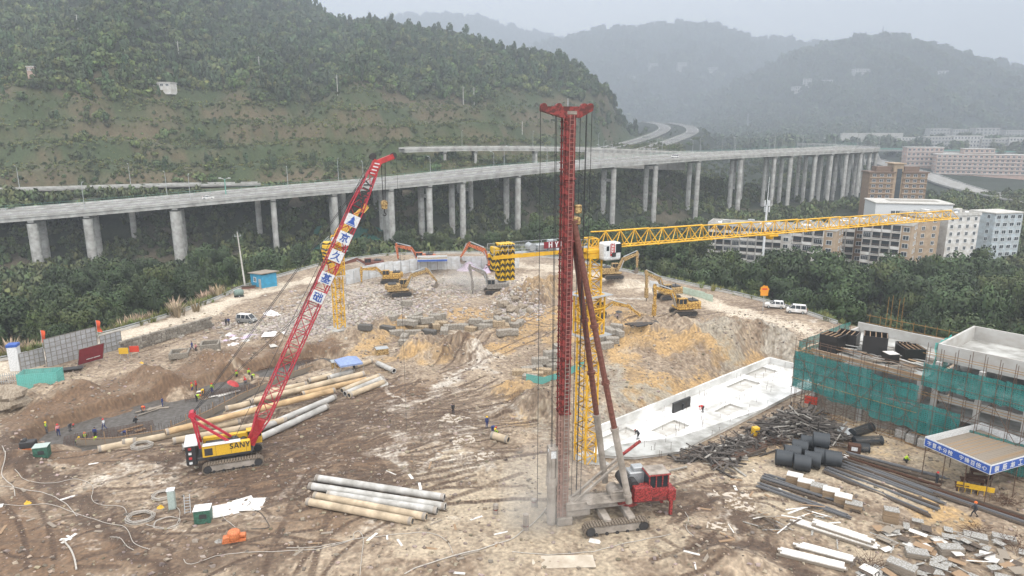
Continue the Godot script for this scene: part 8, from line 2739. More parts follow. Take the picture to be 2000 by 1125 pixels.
	for c in [Vector2(47.3,-62.3),Vector2(49.6,-60.3),Vector2(33.8,-56.8),Vector2(32.4,-83.3),Vector2(34.8,-82.4),Vector2(54,-67.7)]:
		for k in 70:
			var d := Vector3(rng.randfn(),rng.randfn()*.5+.3,rng.randfn()).normalized()
			var x := d.cross(Vector3.UP).normalized()
			rs.append(Transform3D(Basis(x,d*rr(.5,1.3),x.cross(d)),Vector3(c.x+rng.randfn()*.6,gh(c.x,c.y)+rr(.0,.7),c.y+rng.randfn()*.5)))
	stuff("wire_tangles","rusty tangles of stirrups and tie wire dumped in small heaps",mb().tube(Vector3.ZERO,Vector3.UP,.018,.018,4,false).mesh(),M.rebar_rust,rs)
	# canopy over the bending benches
	canopy_shed("timber roofed canopy shed with blue slogan banners over the rebar benches",on(Vector3(54.6,0,-72.6)),deg_to_rad(-67.0),7.6,10.0,3.9,1.15,true).scale = Vector3.ONE
	for k in 4:
		var t := thing("work_bench","%s rusty bending bench under the canopy shed" % ["nearest","second","third","farthest"][k],"bench",on(Vector3(51.5+k*1.3,0,-70.2 - k*1.1)),deg_to_rad(-20.0))
		part(t,"top",mb().cbox(Vector3(0,.8,0),Vector3(2.4,.14,.8),.03).mesh(),M.rebar_rust)
		for x in [-1.0,1.0]:
			part(t,"leg",mb().box(Vector3(x,.33,0),Vector3(.14,.8,.6)).mesh(),M.rebar_rust)
	for k in 6:
		solo("yellow_plate","yellow lettered plate hung in the row under the canopy's front","sign",mb().cbox(Vector3(0,.9,0),Vector3(.62,.62,.05),.02).bar(Vector3(0,-.1,-.05),Vector3(0,.8,-.05),.05).mesh(),M.sign_yellow,on(Vector3(50.61,0,-70.19)+Vector3(k*.55,0,k*.25)),-.4+rr(-.25,.25),"yellow plates")
	# small things
	board_sign("red sign board standing before the scaffold's left corner",on(Vector3(43.81,0,-93.78)),-.5,1.7,1.2,"sign_red")
	for k in 3:
		var t := thing("wrapped_pallet",["left grey wrapped pallet beside the scaffold","middle grey wrapped pallet beside the scaffold","right grey wrapped pallet beside the scaffold"][k],"pallet",on([Vector3(51.64,0,-83.88),Vector3(52.29,0,-82.51),Vector3(53.06,0,-81.18)][k]),-.8,"wrapped pallets")
		part(t,"load",mb().cbox(Vector3(0,.75,0),Vector3(1.3,1.2,1.3),.12).mesh(),M.ply_grey)
		part(t,"pallet",mb().box(Vector3(0,.07,0),Vector3(1.3,.14,1.3)).mesh(),M.timber)
	var g := thing("generator","small dark generator with white label beside the pipes","generator",on(Vector3(43.85,0,-80.6)),-.4)
	part(g,"casing",mb().cbox(Vector3(0,.6,0),Vector3(1.5,1.1,.9),.06).mesh(),M.rebar_rust)
	part(g,"label_plate",mb().box(Vector3(0,.65,.46),Vector3(.7,.5,.02)).mesh(),M.cab_white)
	for k in 3:
		solo("steel_plate",["grey steel plate propped against the scrap heap","white sheet lying beside the pipes","wet pale sheet by the scaffold foot"][k],"plate",mb().cbox(Vector3.ZERO,Vector3(2.2,.06,1.2),.01,Basis(Vector3.RIGHT,[.5,.0,.0][k])).mesh(),[M.galvanised,M.ply_white,M.ply_grey][k],on([Vector3(45.11,0,-85.45),Vector3(41.62,0,-79.75),Vector3(50.49,0,-87.4)][k],[.45,.06,.06][k]),-.4)
	var y := thing("yellow_cabinet","small yellow cabinet among rusty wire by the slab pit","cabinet",on(Vector3(32.75,0,-85.13)),.3)
	part(y,"casing",mb().cbox(Vector3(0,.7,0),Vector3(.9,1.5,.7),.04).mesh(),M.sign_yellow)
	part(y,"door",mb().cbox(Vector3(0,.75,.36),Vector3(.7,1.2,.04),.01).mesh(),M.sign_yellow)

func make_scaffold_house() -> void:
	# two bays of an unfinished frame; x along the front, z towards the site
	var at := Vector3(43.3,-.1,-94.4)
	var turn := deg_to_rad(-50.4)
	var X := Transform3D(Basis(Vector3.UP,turn),at)
	var t := thing("unfinished_building","unfinished grey concrete building frame wrapped in scaffolding and teal nets","building",at,turn)
	for q in [[7.5,-8.0,15.0,15.0,9.0],[7.5,-8.0,15.0,15.0,4.6],[24.0,-8.5,17.0,13.0,8.8],[24.0,-8.5,17.0,13.0,4.4],[24.0,-8.5,17.0,13.0,11.6]]:
		part(t,"floor_slab",mb().box(Vector3(q[0],q[4] - .18,q[1]),Vector3(q[2],.36,q[3])).mesh(),M.concrete)
	for x in [.6,7.4,14.4,16.2,21.0,26.0,31.6]:
		for z in [-1.0,-8.0,-14.6]:
			part(t,"column",mb().box(Vector3(x,(4.35 if x < 15.0 else 5.7),z),Vector3(.6,8.7 if x < 15.0 else 11.4,.6)).mesh(),M.concrete)
	part(t,"ground_wall",mb().box(Vector3(7.5,1.6,-1.2),Vector3(14.6,3.2,.3)).mesh(),M.block_grey)
	part(t,"ground_wall",mb().box(Vector3(24.0,2.0,-2.4),Vector3(15.6,4.0,.3)).mesh(),M.block_dark)
	for w in [[24.0,12.5,-2.15,17.0,1.9,.3],[24.0,12.5,-14.85,17.0,1.9,.3],[15.65,12.5,-8.5,.3,1.9,12.4],[7.5,9.75,-15.35,15.4,1.5,.3],[-.05,9.35,-13.0,.3,.7,4.4],[24.0,6.4,-2.1,16.8,.9,.3]]:
		part(t,"parapet",mb().box(Vector3(w[0],w[1],w[2]),Vector3(w[3],w[4],w[5])).mesh(),M.wall_grey if w[1] > 9.0 else M.concrete)
	part(t,"roof_kerb",mb().box(Vector3(7.5,9.1,-.45),Vector3(15.2,.25,.2)).mesh(),M.timber)
	# black formwork boxes standing on the deck
	var fb := [[1.8,-2.6,2.6,2.4],[2.4,-6.0,2.8,2.2],[6.6,-5.2,3.0,3.0],[9.2,-8.6,1.8,1.6],[10.6,-7.2,2.8,1.8],[9.6,-3.2,1.5,1.4]]
	for k in 6:
		var o := thing("column_form","%s" % ["black formwork box at the deck's left front corner","second black formwork box behind the corner one","largest black formwork box in the middle of the deck","small black formwork box at the rear of the deck","wide black formwork box with open top beside the rear one","small black white topped box at the deck's front edge"][k],"formwork",X*Vector3(fb[k][0],9.0,fb[k][1]),turn+.2*k,"black formwork boxes")
		var s: float = fb[k][2]
		var h: float = fb[k][3]
		for q in [[0,.5,s,.08],[0,-.5,s,.08],[.5,0,.08,s - .1],[-.5,0,.08,s - .1]]:
			part(o,"side",mb().box(Vector3(q[0]*s,h*.5,q[1]*s),Vector3(q[2],h,q[3])).mesh(),M.ply_black)
		for j in 5:
			part(o,"rim_batten",mb().box(Vector3((j - 2)*s*.24,h - .1,0),Vector3(.09,.14,s - .2)).mesh(),M.timber)
		if k == 5:
			part(o,"lid",mb().box(Vector3(0,h+.04,0),Vector3(s,.06,s)).mesh(),M.ply_white)
	for k in 75:
		var p := X*Vector3(rr(3.0,15.0),9.06+k*.01,rr(-9.0,-.9))
		solo("deck_plank","loose plank lying on the upper deck among the formwork boxes","plank",mb().box(Vector3.ZERO,Vector3(rr(1.5,4.0),.06,rr(.12,.5))).mesh(),M[["timber","timber_grey","ply_grey","concrete_pale"][k % 4]],p,turn+rr(-.4,.4),"loose deck planks")
	# scaffolding
	var sc := thing("scaffold","brown tube scaffolding round the unfinished frame","scaffold",at,turn)
	var tube := mb().tube(Vector3.ZERO,Vector3.UP,.035,.035,5,false).mesh()
	var put := func(called: String,a: Vector3,e: Vector3,m: Material): part(sc,called,tube,m,xf_to(a,e))
	for z in [.35,1.35]:
		var x := -1.6
		while x < 33.0:
			put.call("standard",Vector3(x,-.2,z),Vector3(x,(10.4 if x < 15.0 else 13.8)+rr(-.4,.5),z),M.scaffold_tube)
			x += 1.55
		for k in 8:
			put.call("ledger",Vector3(-1.9,.4+k*1.45,z),Vector3(15.2,.4+k*1.45,z),M.scaffold_yellow if k % 3 == 0 else M.scaffold_tube)
			put.call("ledger",Vector3(15.0,.2+k*1.8,z),Vector3(33.0,.2+k*1.8,z),M.scaffold_yellow if k % 3 == 1 else M.scaffold_tube)
	for z in [.0,-2.0,-4.0,-6.0,-8.0,-10.0,-12.0,-14.0,-16.0]:
		put.call("standard",Vector3(-1.6,-.2,z),Vector3(-1.6,10.2+rr(-.3,.5),z),M.scaffold_tube)
	for k in 7:
		put.call("ledger",Vector3(-1.6,.4+k*1.5,1.5),Vector3(-1.6,.4+k*1.5,-16.2),M.scaffold_tube)
	for x in [2.0,8.0,14.0,20.0,26.0]:
		put.call("brace",Vector3(x - 3.0,0,1.42),Vector3(x+3.0,8.6,1.42),M.scaffold_tube)
		put.call("brace",Vector3(x+3.0,0,1.46),Vector3(x - 3.0,8.6,1.46),M.scaffold_tube)
	for k in 10:
		put.call("standard",Vector3(1.0+k*1.6,9.0,-16.4),Vector3(1.0+k*1.6,11.9,-16.4),M.scaffold_yellow)
	for y in [10.4,11.6]:
		put.call("ledger",Vector3(.5,y,-16.4),Vector3(16.5,y,-16.4),M.scaffold_yellow)
	for k in 4:
		put.call("standard",Vector3(3.0+(k % 2)*1.6,9.0,-17.6 - (k/2)*1.6),Vector3(3.0+(k % 2)*1.6,14.8,-17.6 - (k/2)*1.6),M.scaffold_yellow)
	# nets: hung between tubes, sagging a little
	var nm := net_material("scaffold_net",Color(.015,.14,.128),.76)
	for q in [[-1.7,3.6,3.4,6.4,1.18],[3.6,9.4,3.0,6.2,1.22],[9.4,15.0,2.4,5.6,1.18],[-1.7,9.4,6.3,8.9,1.24],[9.4,15.0,5.7,8.4,1.2],[15.2,24.0,8.6,11.6,1.18],[24.0,33.0,8.6,11.6,1.18],[15.0,20.0,2.2,6.2,1.18],[20.0,33.0,.6,4.6,1.18]]:
		var o := solo("safety_net","teal safety net panel hung on the scaffold front, %s" % ("upper row" if q[2] > 5.0 else "lower row"),"net",net_sheet(q[1] - q[0],q[3] - q[2],int(q[0]*7.0)),nm,X*Vector3(q[0],q[2],q[4]),turn,"safety nets on the scaffold")
	for q in [[-16.0,-8.0,3.0,6.4],[-8.0,1.2,3.4,8.6],[-16.0,-8.0,7.6,10.2],[-8.0,.5,8.8,10.2]]:
		solo("side_net","teal safety net panel hung on the scaffold's left side","net",net_sheet(q[1] - q[0],q[3] - q[2],int(q[0]*5.0)),nm,X*Vector3(-1.7,q[2],q[1]),turn+PI/2,"safety nets on the scaffold side")
	solo("corner_net","bright teal net wrapping the corner between low deck and high parapet","net",net_sheet(6.0,4.4,5),net_material("bright_net",Color(.05,.38,.33),.75),X*Vector3(15.3,9.2,-1.6),turn+PI/2)

func net_sheet(w: float,h: float,seed_: int) -> ArrayMesh:
	var b := mb()
	var f := FastNoiseLite.new()
	f.seed = seed_
	f.frequency = .35
	var nx := maxi(3,int(w/.8))
	var ny := maxi(2,int(h/.8))
	for j in ny:
		for i in nx:
			var q := []
			for c in [[0,0],[1,0],[1,1],[0,1]]:
				var x: float = w*(i+c[0])/nx
				var y: float = h*(j+c[1])/ny
				q.append(Vector3(x,y+f.get_noise_2d(x*2.0,y+30.0)*.4*(1.0 - y/h) - .12*absf(sin(x*2.0)),.02+f.get_noise_2d(x*2.0,y)*.35))
			b.quad(q[0],q[1],q[2],q[3],Vector3.BACK)
	return b.mesh()

# ---------------------------------------------------------------- foreground
func hose(label: String,pts: Array,r := .034,mat := "hose",cat := "hose") -> void:
	var c := Curve3D.new()
	for i in pts.size():
		var a: Vector2 = pts[maxi(i - 1,0)]
		var b: Vector2 = pts[mini(i+1,pts.size() - 1)]
		var t := Vector3(b.x - a.x,0,b.y - a.y)/6.0
		c.add_point(Vector3(pts[i].x,0,pts[i].y),-t,t)
	var p := PackedVector3Array()
	var n := maxi(4,int(c.get_baked_length()/.35))
	for k in n+1:
		p.append(on(c.sample_baked(c.get_baked_length()*k/n,true),r+.02))
	solo("hose",label,cat,mb().path(p,r,5).mesh(),M[mat],Vector3.ZERO,.0,"hoses and cables on the mud")

func cable_coil(label: String,at: Vector3,r: float,turns: int) -> void:
	var p := PackedVector3Array()
	for k in turns*22:
		var an := TAU*k/22.0
		var q := r*(1.0+.16*sin(an*.21)+.05*sin(k*1.7))
		p.append(Vector3(cos(an)*q,.05+.05*float(k)/22.0+.03*sin(an*2.0),sin(an)*q*.85))
	solo("cable_coil",label,"cable",mb().path(p,.036,4).mesh(),M.hose,on(at),.0,"coiled cables")

func make_foreground() -> void:
	cable_coil("thick coil of grey cable beside the pipe pile stack",Vector3(-47.78,0,-81.32),1.15,9)
	cable_coil("large grey cable coil in the front mud",Vector3(-39.35,0,-64.94),1.25,8)
	cable_coil("cable coil half behind the pale green cabinet",Vector3(-39.14,0,-69.3),1.0,6)
	cable_coil("single loose cable ring right of the large coil",Vector3(-36.06,0,-63.98),1.15,2)
	hose("pale cable winding from the left bank to the large coil",[Vector2(-59.4,-74.6),Vector2(-56.3,-72.7),Vector2(-53.2,-72.5),Vector2(-51.3,-73.3),Vector2(-48.4,-71.6),Vector2(-46.8,-68.8),Vector2(-45.2,-67.7),Vector2(-42.3,-67),Vector2(-40.9,-65.1)])
	hose("pale cable running diagonally over the left mud",[Vector2(-56.8,-67.7),Vector2(-53.6,-67.2),Vector2(-50.9,-67.7),Vector2(-46.8,-66.1),Vector2(-42.9,-64.2),Vector2(-40,-63.2),Vector2(-37.5,-60.3),Vector2(-35.5,-59.2)])
	hose("thick pale hose lying in the left corner",[Vector2(-45,-61),Vector2(-43.1,-59.2),Vector2(-41.7,-57.6),Vector2(-40.6,-56.1)],.09)
	hose("thin cable twisting in the dark mud",[Vector2(-40.5,-61.4),Vector2(-39.4,-61.2),Vector2(-37.8,-59.7),Vector2(-36.8,-59)],.035)
	hose("cable looping past the front of the board",[Vector2(-37.1,-67.7),Vector2(-35.7,-66.1),Vector2(-34.9,-63.7),Vector2(-35.2,-62.8),Vector2(-38.1,-63.7)])
	hose("cable from the green box to the orange pump",[Vector2(-32.9,-65.1),Vector2(-31.9,-66.1),Vector2(-29.8,-64.2),Vector2(-28.5,-63)],.035)
	hose("cable lying in a wide hook in front of the pipe piles",[Vector2(-31.3,-57.6),Vector2(-30.3,-56.8),Vector2(-28.2,-58.4),Vector2(-23.9,-59),Vector2(-19.6,-59.7),Vector2(-16.2,-61.2),Vector2(-16.2,-62.3),Vector2(-15.8,-62.8),Vector2(-15,-61.4),Vector2(-14.5,-58.4),Vector2(-14,-55.3)])
	hose("long thin cable along the front of the pipe piles",[Vector2(-22.2,-59.7),Vector2(-18.4,-60.5),Vector2(-15.5,-61.4),Vector2(-12.5,-61.8),Vector2(-8.9,-62.3),Vector2(-6.7,-61),Vector2(-5.7,-58.4)],.035)
	hose("thick pale hose running from the front to the rig's mast",[Vector2(-9.9,-55.3),Vector2(-7.3,-57.2),Vector2(-3,-59.2),Vector2(0,-61),Vector2(1.3,-62.8),Vector2(3.3,-66.1),Vector2(4.3,-68.4)],.06)
	hose("pale cable running right from the front to the rig's cab",[Vector2(0,-58.7),Vector2(3,-58.4),Vector2(7.5,-59.2),Vector2(11.8,-60.7),Vector2(16.1,-61.8)],.04)
	hose("pale hose hanging over the left bank",[Vector2(-65.3,-80.6),Vector2(-62.2,-77.1),Vector2(-60.5,-73.9),Vector2(-57.6,-71.6),Vector2(-55.7,-69.3)],.05)
	hose("cable draped on the left bank's edge",[Vector2(-59,-71.6),Vector2(-56.3,-71),Vector2(-54.1,-70.4),Vector2(-51.8,-69.5),Vector2(-48.9,-67.7),Vector2(-46.5,-65.6)],.04)
	hose("cable trailing behind the rig to the mud tracks",[Vector2(18.6,-66.1),Vector2(18.6,-64.6),Vector2(17.9,-62.8),Vector2(18.3,-61.4)],.04)
	# cabinets and boxes
	var t := thing("switch_cabinet","tall pale green switch cabinet standing in the front mud","cabinet",on(Vector3(-37.01,0,-67.16)),.3)
	part(t,"casing",mb().cbox(Vector3(0,1.1,0),Vector3(.7,2.2,.7),.03).mesh(),M.cabinet_grey)
	part(t,"door",mb().cbox(Vector3(0,1.1,.36),Vector3(.58,1.9,.04),.01).mesh(),M.cabinet_grey)
	part(t,"roof",mb().cbox(Vector3(0,2.25,0),Vector3(.82,.1,.82),.02).mesh(),M.cab_white)
	for k in 2:
		t = thing("green_box",["dark green electrical box with pale lid beside the white board","dark green box at the near end of the left excavation"][k],"box",on([Vector3(-32.38,0,-64.36),Vector3(-58.63,0,-78.36)][k]),[.25,.3][k])
		part(t,"casing",mb().cbox(Vector3(0,.75,0),Vector3(1.6,1.5,1.3),.05).mesh(),M.green_box)
		part(t,"lid",mb().cbox(Vector3(0,1.54,0),Vector3(1.7,.1,1.4),.03).mesh(),M.cab_white if k == 0 else M.cabinet_grey)
		part(t,"vent",mb().box(Vector3(.1,.85,.66),Vector3(.7,.5,.03)).mesh(),M.dark_steel)
	t = thing("generator_set","rusty generator set beside the green box at the excavation","generator",on(Vector3(-61.45,0,-80.03)),.3)
	part(t,"engine",mb().cbox(Vector3(0,.75,0),Vector3(1.8,.9,1.0),.1).tube(Vector3(-.4,1.2,-.3),Vector3(-.4,1.2,.4),.3,.3,12).mesh(),M.dark_steel)
	part(t,"skid",mb().box(Vector3(0,.15,0),Vector3(2.2,.3,1.2)).mesh(),M.orange_paint)
	solo("steel_ladder","short galvanised ladder leaning on the ground by the cabinet","ladder",ladder_mesh(2.0),M.galvanised,on(Vector3(-34.68,0,-65.73),.0),.35).rotation.x = -.35
	t = thing("white_board","white formwork boards laid on the mud with cables on top","board",on(Vector3(-29.7,0,-67.16),.03),.42)
	for k in 3:
		part(t,"sheet",mb().box(Vector3([-1.4,.3,1.2][k],.04+k*.03,[.2,-.2,.3][k]),Vector3(2.6,.03,2.6),Basis(Vector3.UP,[.0,.2,-.35][k])).mesh(),M.ply_white)
	hose("tangled cable on top of the white boards",[Vector2(-31.6,-66.6),Vector2(-30.6,-67.7),Vector2(-31.5,-68.4),Vector2(-30.2,-68.8),Vector2(-28.7,-67.7),Vector2(-29.3,-66.3),Vector2(-30.4,-67.2),Vector2(-27.5,-66.1),Vector2(-25.7,-64.2),Vector2(-25.2,-63.2),Vector2(-26.8,-62.8)],.035,"cable","cable")
	t = thing("mud_pump","orange painted pump with round tank lying in the front mud","pump",on(Vector3(-27.77,0,-60.87)),.3)
	part(t,"tank",mb().lathe(PackedVector2Array([Vector2(.45,.0),Vector2(.62,.1),Vector2(.62,.7),Vector2(.5,.85),Vector2(0,.88)]),14,Transform3D(Basis.IDENTITY,Vector3(0,.2,0))).mesh(),M.orange_paint)
	part(t,"motor",mb().tube(Vector3(.5,.5,0),Vector3(1.1,.5,.1),.26,.26,10).cbox(Vector3(-.7,.45,.2),Vector3(.6,.5,.6),.06).mesh(),M.orange_paint)
	part(t,"skid",mb().box(Vector3(0,.1,0),Vector3(2.2,.2,.9)).mesh(),M.orange_paint)
	solo("cement_bag","grey bag lying left of the orange pump","bag",crumple(140,Vector3(1.1,.5,.8)),M.ply_grey,on(Vector3(-29.23,0,-60.69)))
	# steel plates and sheets laid on the mud
	var pt := [[Vector3(4.87,0,-57.38),6.0,1.9,"road_dust","large dusty ground plate in front of the rig"],[Vector3(8.63,0,-61.04),1.8,.7,"ply_white","white sheet of paper like board in front of the rig's track"],[Vector3(-6.42,0,-83.26),3.0,2.4,"muddy_plate","pale ground plate left of the three workers"],[Vector3(-3.35,0,-78.91),2.6,2.0,"muddy_plate","pale ground plate in the middle mud"],[Vector3(24.85,0,-69.85),4.0,2.2,"muddy_plate","muddy ground plate behind the rig"],[Vector3(24.84,0,-67.16),3.2,2.0,"muddy_plate","second muddy ground plate behind the rig"],[Vector3(-8.02,0,-90.49),4.2,2.6,"muddy_plate","pale ground plate on the white strip"],[Vector3(21.18,0,-63.22),2.0,1.5,"muddy_plate","board trodden into the mud behind the rig"]]
	mt("muddy_plate",.40,.35,.29,.95,.0,"mud",5.0)
	for p in pt:
		solo("ground_plate",p[4],"plate",mb().cbox(Vector3(0,.0,0),Vector3(p[1],.08,p[2]),.02).mesh(),M[p[3]],on(p[0],.0),rr(-.5,.3),"ground plates").rotation.z = rr(-.03,.03)
	for k in 64:
		var c: Vector3 = [Vector3(-47.12,0,-63.22),Vector3(-18.35,0,-60.52),Vector3(-5.1,0,-60.52),Vector3(17.41,0,-58.83),Vector3(-49.59,0,-71.56),Vector3(28.75,0,-72.74),Vector3(-12.72,0,-77.82)][k % 7]
		solo("wood_scrap","small scrap of timber or board trodden into the front mud","scrap",mb().box(Vector3.ZERO,Vector3(rr(.4,1.9),.05,rr(.08,.35))).mesh(),M[["timber_grey","ply_white","timber"][k % 3]],on(c+Vector3(rng.randfn()*3.5,0,rng.randfn()*3.0),.04),rr(0,PI),"scraps")
	for k in 3:
		solo("yellow_bag",["yellow bag near the chambers above the excavation","yellow bag in the front mud beside the pale cabinet","yellow rag on the left bank"][k],"bag",crumple(150+k,Vector3(.9,.5,.7)),M.sign_yellow,on([Vector3(-65.42,0,-114.41),Vector3(-38.35,0,-67.16),Vector3(-53.25,0,-67.79)][k]))

func ladder_mesh(h: float) -> ArrayMesh:
	var b := mb()
	for s in [-.28,.28]:
		b.bar(Vector3(s,0,0),Vector3(s,h,0),.06)
	for k in int(h/.3):
		b.bar(Vector3(-.28,.15+k*.3,0),Vector3(.28,.15+k*.3,0),.045)
	return b.mesh()

# ---------------------------------------------------------------- people
var poses := []

func sdf_body(j: Dictionary) -> Array:   # joints -> [MB, region of each vertex]; 0 skin 1 top 2 trousers 3 boots
	var B := []
	for q in [["pel","wst",.15,.14,2],["wst","chs",.14,.17,1],["chs","nck",.15,.07,1],["shl","shr",.085,.085,1],["nck","hed",.055,.06,0],["hed","top",.095,.1,0],
			["shl","ell",.062,.05,1],["ell","wrl",.048,.038,1],["shr","elr",.062,.05,1],["elr","wrr",.048,.038,1],["wrl","hal",.036,.03,0],["wrr","har",.036,.03,0],
			["hil","knl",.095,.066,2],["knl","anl",.065,.045,2],["hir","knr",.095,.066,2],["knr","anr",.065,.045,2],["anl","tol",.055,.045,3],["anr","tor",.055,.045,3]]:
		B.append([j[q[0]],j[q[1]],q[2],q[3],q[4]])
	var lo := Vector3(9,9,9)
	var hi := -lo
	for k in j:
		lo = lo.min(j[k])
		hi = hi.max(j[k])
	lo -= Vector3(.22,.14,.22)
	hi += Vector3(.22,.16,.22)
	var c := .036
	var n := Vector3i(((hi - lo)/c).ceil())+Vector3i.ONE
	var f := PackedFloat32Array()
	f.resize(n.x*n.y*n.z)
	f.fill(1.0)
	var reg := PackedByteArray()
	reg.resize(f.size())
	var near := PackedFloat32Array()
	near.resize(f.size())
	near.fill(9.0)
	for b in B:
		var a: Vector3 = b[0]
		var e: Vector3 = b[1]
		var m := maxf(b[2],b[3])+.12
		var p0 := Vector3i(((a.min(e) - Vector3(m,m,m) - lo)/c).floor()).clamp(Vector3i.ZERO,n - Vector3i.ONE)
		var p1 := Vector3i(((a.max(e)+Vector3(m,m,m) - lo)/c).ceil()).clamp(Vector3i.ZERO,n - Vector3i.ONE)
		var ae := e - a
		var l2 := maxf(ae.length_squared(),1e-6)
		for z in range(p0.z,p1.z+1):
			for y in range(p0.y,p1.y+1):
				for x in range(p0.x,p1.x+1):
					var p := lo+Vector3(x,y,z)*c
					var t := clampf((p - a).dot(ae)/l2,.0,1.0)
					var d: float = p.distance_to(a+ae*t) - lerpf(b[2],b[3],t)
					var i := (z*n.y+y)*n.x+x
					if d < near[i]:
						near[i] = d
						reg[i] = b[4]
					var h := clampf(.5+(f[i] - d)/.07,.0,1.0)
					f[i] = lerpf(f[i],d,h) - .035*h*(1.0 - h)
	var out := mb()
	var regs := PackedByteArray()
	var vid := {}
	var st := [1,n.x,n.x*n.y]
	for z in n.z - 1:
		for y in n.y - 1:
			for x in n.x - 1:
				var i := (z*n.y+y)*n.x+x
				var s := 0
				var sum := Vector3.ZERO
				for q in 8:
					if f[i+(q & 1)+((q >> 1) & 1)*n.x+(q >> 2)*st[2]] < .0:
						s += 1
				if s == 0 or s == 8:
					continue
				var cnt := 0
				for q in 8:
					for ax in 3:
						if (q >> ax) & 1 == 0:
							var k0: int = i+(q & 1)+((q >> 1) & 1)*n.x+(q >> 2)*st[2]
							var k1: int = k0+st[ax]
							if (f[k0] < .0) != (f[k1] < .0):
								var v := Vector3(q & 1,(q >> 1) & 1,q >> 2)
								v[ax] += f[k0]/(f[k0] - f[k1])
								sum += v
								cnt += 1
				vid[i] = out.v.size()
				out.v.append(lo+(Vector3(x,y,z)+sum/cnt)*c)
				out.n.append(Vector3(f[i+1] - f[i],f[i+n.x] - f[i],f[i+st[2]] - f[i]).normalized())
				out.c.append(Color.WHITE)
				out.uv.append(Vector2.ZERO)
				regs.append(reg[i])
	for i in vid:
		for ax in 3:
			var k1: int = i+st[ax]
			var u: int = st[(ax+1) % 3]
			var w: int = st[(ax+2) % 3]
			if (f[i] < .0) != (f[k1] < .0) and vid.has(i - u) and vid.has(i - w) and vid.has(i - u - w):
				var q := [vid[i],vid[i - u],vid[i - u - w],vid[i - w]]
				var o: Vector3 = out.n[q[0]]
				if (out.v[q[2]] - out.v[q[0]]).cross(out.v[q[1]] - out.v[q[0]]).dot(o) < .0:
					q = [q[0],q[3],q[2],q[1]]
				out.ix.append_array(PackedInt32Array([q[0],q[1],q[2],q[0],q[2],q[3]]))
	# fingers, thumb, nose
	for s in ["l","r"]:
		var h: Vector3 = j["ha"+s]
		var d: Vector3 = (h - j["wr"+s]).normalized()
		var x := d.cross(Vector3.UP if absf(d.y) < .9 else Vector3.BACK).normalized()
		for k in 5:
			var a := h+x*(k - 1.5)*.019 if k < 4 else h - d*.05+x*.035
			var e: Vector3 = a+(d if k < 4 else (d+x*.9).normalized())*[.075,.085,.08,.062,.06][k]
			out.tube(a,e,.009,.007,5)
	var hd: Vector3 = j["hed"].lerp(j["top"],.35)
	out.tube(hd+Vector3(.09,.0,0),hd+Vector3(.12,-.02,0),.016,.018,5)
	while regs.size() < out.v.size():
		regs.append(0)
	return [out,regs]

func pose_joints(kind: int) -> Dictionary:   # x forward, y up, z to the right
	var V := func(x,y,z): return Vector3(x,y,z)
	var j := {"pel": V.call(0,.93,0),"wst": V.call(0,1.1,0),"chs": V.call(.01,1.3,0),"nck": V.call(.01,1.47,0),"hed": V.call(.03,1.56,0),"top": V.call(.03,1.66,0),"shl": V.call(0,1.4,-.18),"shr": V.call(0,1.4,.18),
		"ell": V.call(-.02,1.13,-.25),"wrl": V.call(.08,.9,-.24),"hal": V.call(.11,.82,-.23),"elr": V.call(-.02,1.13,.25),"wrr": V.call(.08,.9,.24),"har": V.call(.11,.82,.23),
		"hil": V.call(0,.9,-.095),"knl": V.call(.02,.49,-.11),"anl": V.call(-.02,.08,-.12),"tol": V.call(.15,.05,-.14),"hir": V.call(0,.9,.095),"knr": V.call(.02,.49,.11),"anr": V.call(-.02,.08,.12),"tor": V.call(.15,.05,.14)}
	if kind == 1:
		j.merge({"knl": V.call(.2,.53,-.1),"anl": V.call(.26,.1,-.1),"tol": V.call(.42,.08,-.11),"knr": V.call(-.06,.49,.1),"anr": V.call(-.34,.17,.1),"tor": V.call(-.2,.06,.11),"ell": V.call(-.16,1.15,-.25),"wrl": V.call(-.12,.9,-.26),"hal": V.call(-.08,.82,-.26),"elr": V.call(.12,1.15,.25),"wrr": V.call(.3,.98,.22),"har": V.call(.37,.94,.2)},true)
	elif kind == 2:
		j.merge({"pel": V.call(-.12,.9,0),"wst": V.call(.03,1.0,0),"chs": V.call(.24,1.06,0),"nck": V.call(.42,1.08,0),"hed": V.call(.52,1.08,0),"top": V.call(.61,1.06,0),"shl": V.call(.34,1.06,-.18),"shr": V.call(.34,1.06,.18),"ell": V.call(.36,.78,-.2),"wrl": V.call(.46,.55,-.14),"hal": V.call(.5,.47,-.12),"elr": V.call(.36,.78,.2),"wrr": V.call(.46,.55,.14),"har": V.call(.5,.47,.12),"hil": V.call(-.1,.88,-.095),"hir": V.call(-.1,.88,.095),"knl": V.call(.02,.48,-.12),"knr": V.call(.02,.48,.12),"anl": V.call(-.08,.08,-.13),"tol": V.call(.09,.05,-.15),"anr": V.call(-.08,.08,.13),"tor": V.call(.09,.05,.15)},true)
	elif kind == 3:
		j.merge({"pel": V.call(-.16,.34,0),"wst": V.call(-.1,.5,0),"chs": V.call(.03,.68,0),"nck": V.call(.12,.83,0),"hed": V.call(.17,.91,0),"top": V.call(.2,1.0,0),"shl": V.call(.08,.77,-.18),"shr": V.call(.08,.77,.18),"ell": V.call(.22,.55,-.22),"wrl": V.call(.4,.42,-.12),"hal": V.call(.46,.37,-.1),"elr": V.call(.22,.55,.22),"wrr": V.call(.4,.42,.12),"har": V.call(.46,.37,.1),"hil": V.call(-.12,.34,-.1),"hir": V.call(-.12,.34,.1),"knl": V.call(.24,.47,-.15),"knr": V.call(.24,.47,.15),"anl": V.call(.02,.08,-.15),"tol": V.call(.18,.05,-.17),"anr": V.call(.02,.08,.15),"tor": V.call(.18,.05,.17)},true)
	return j

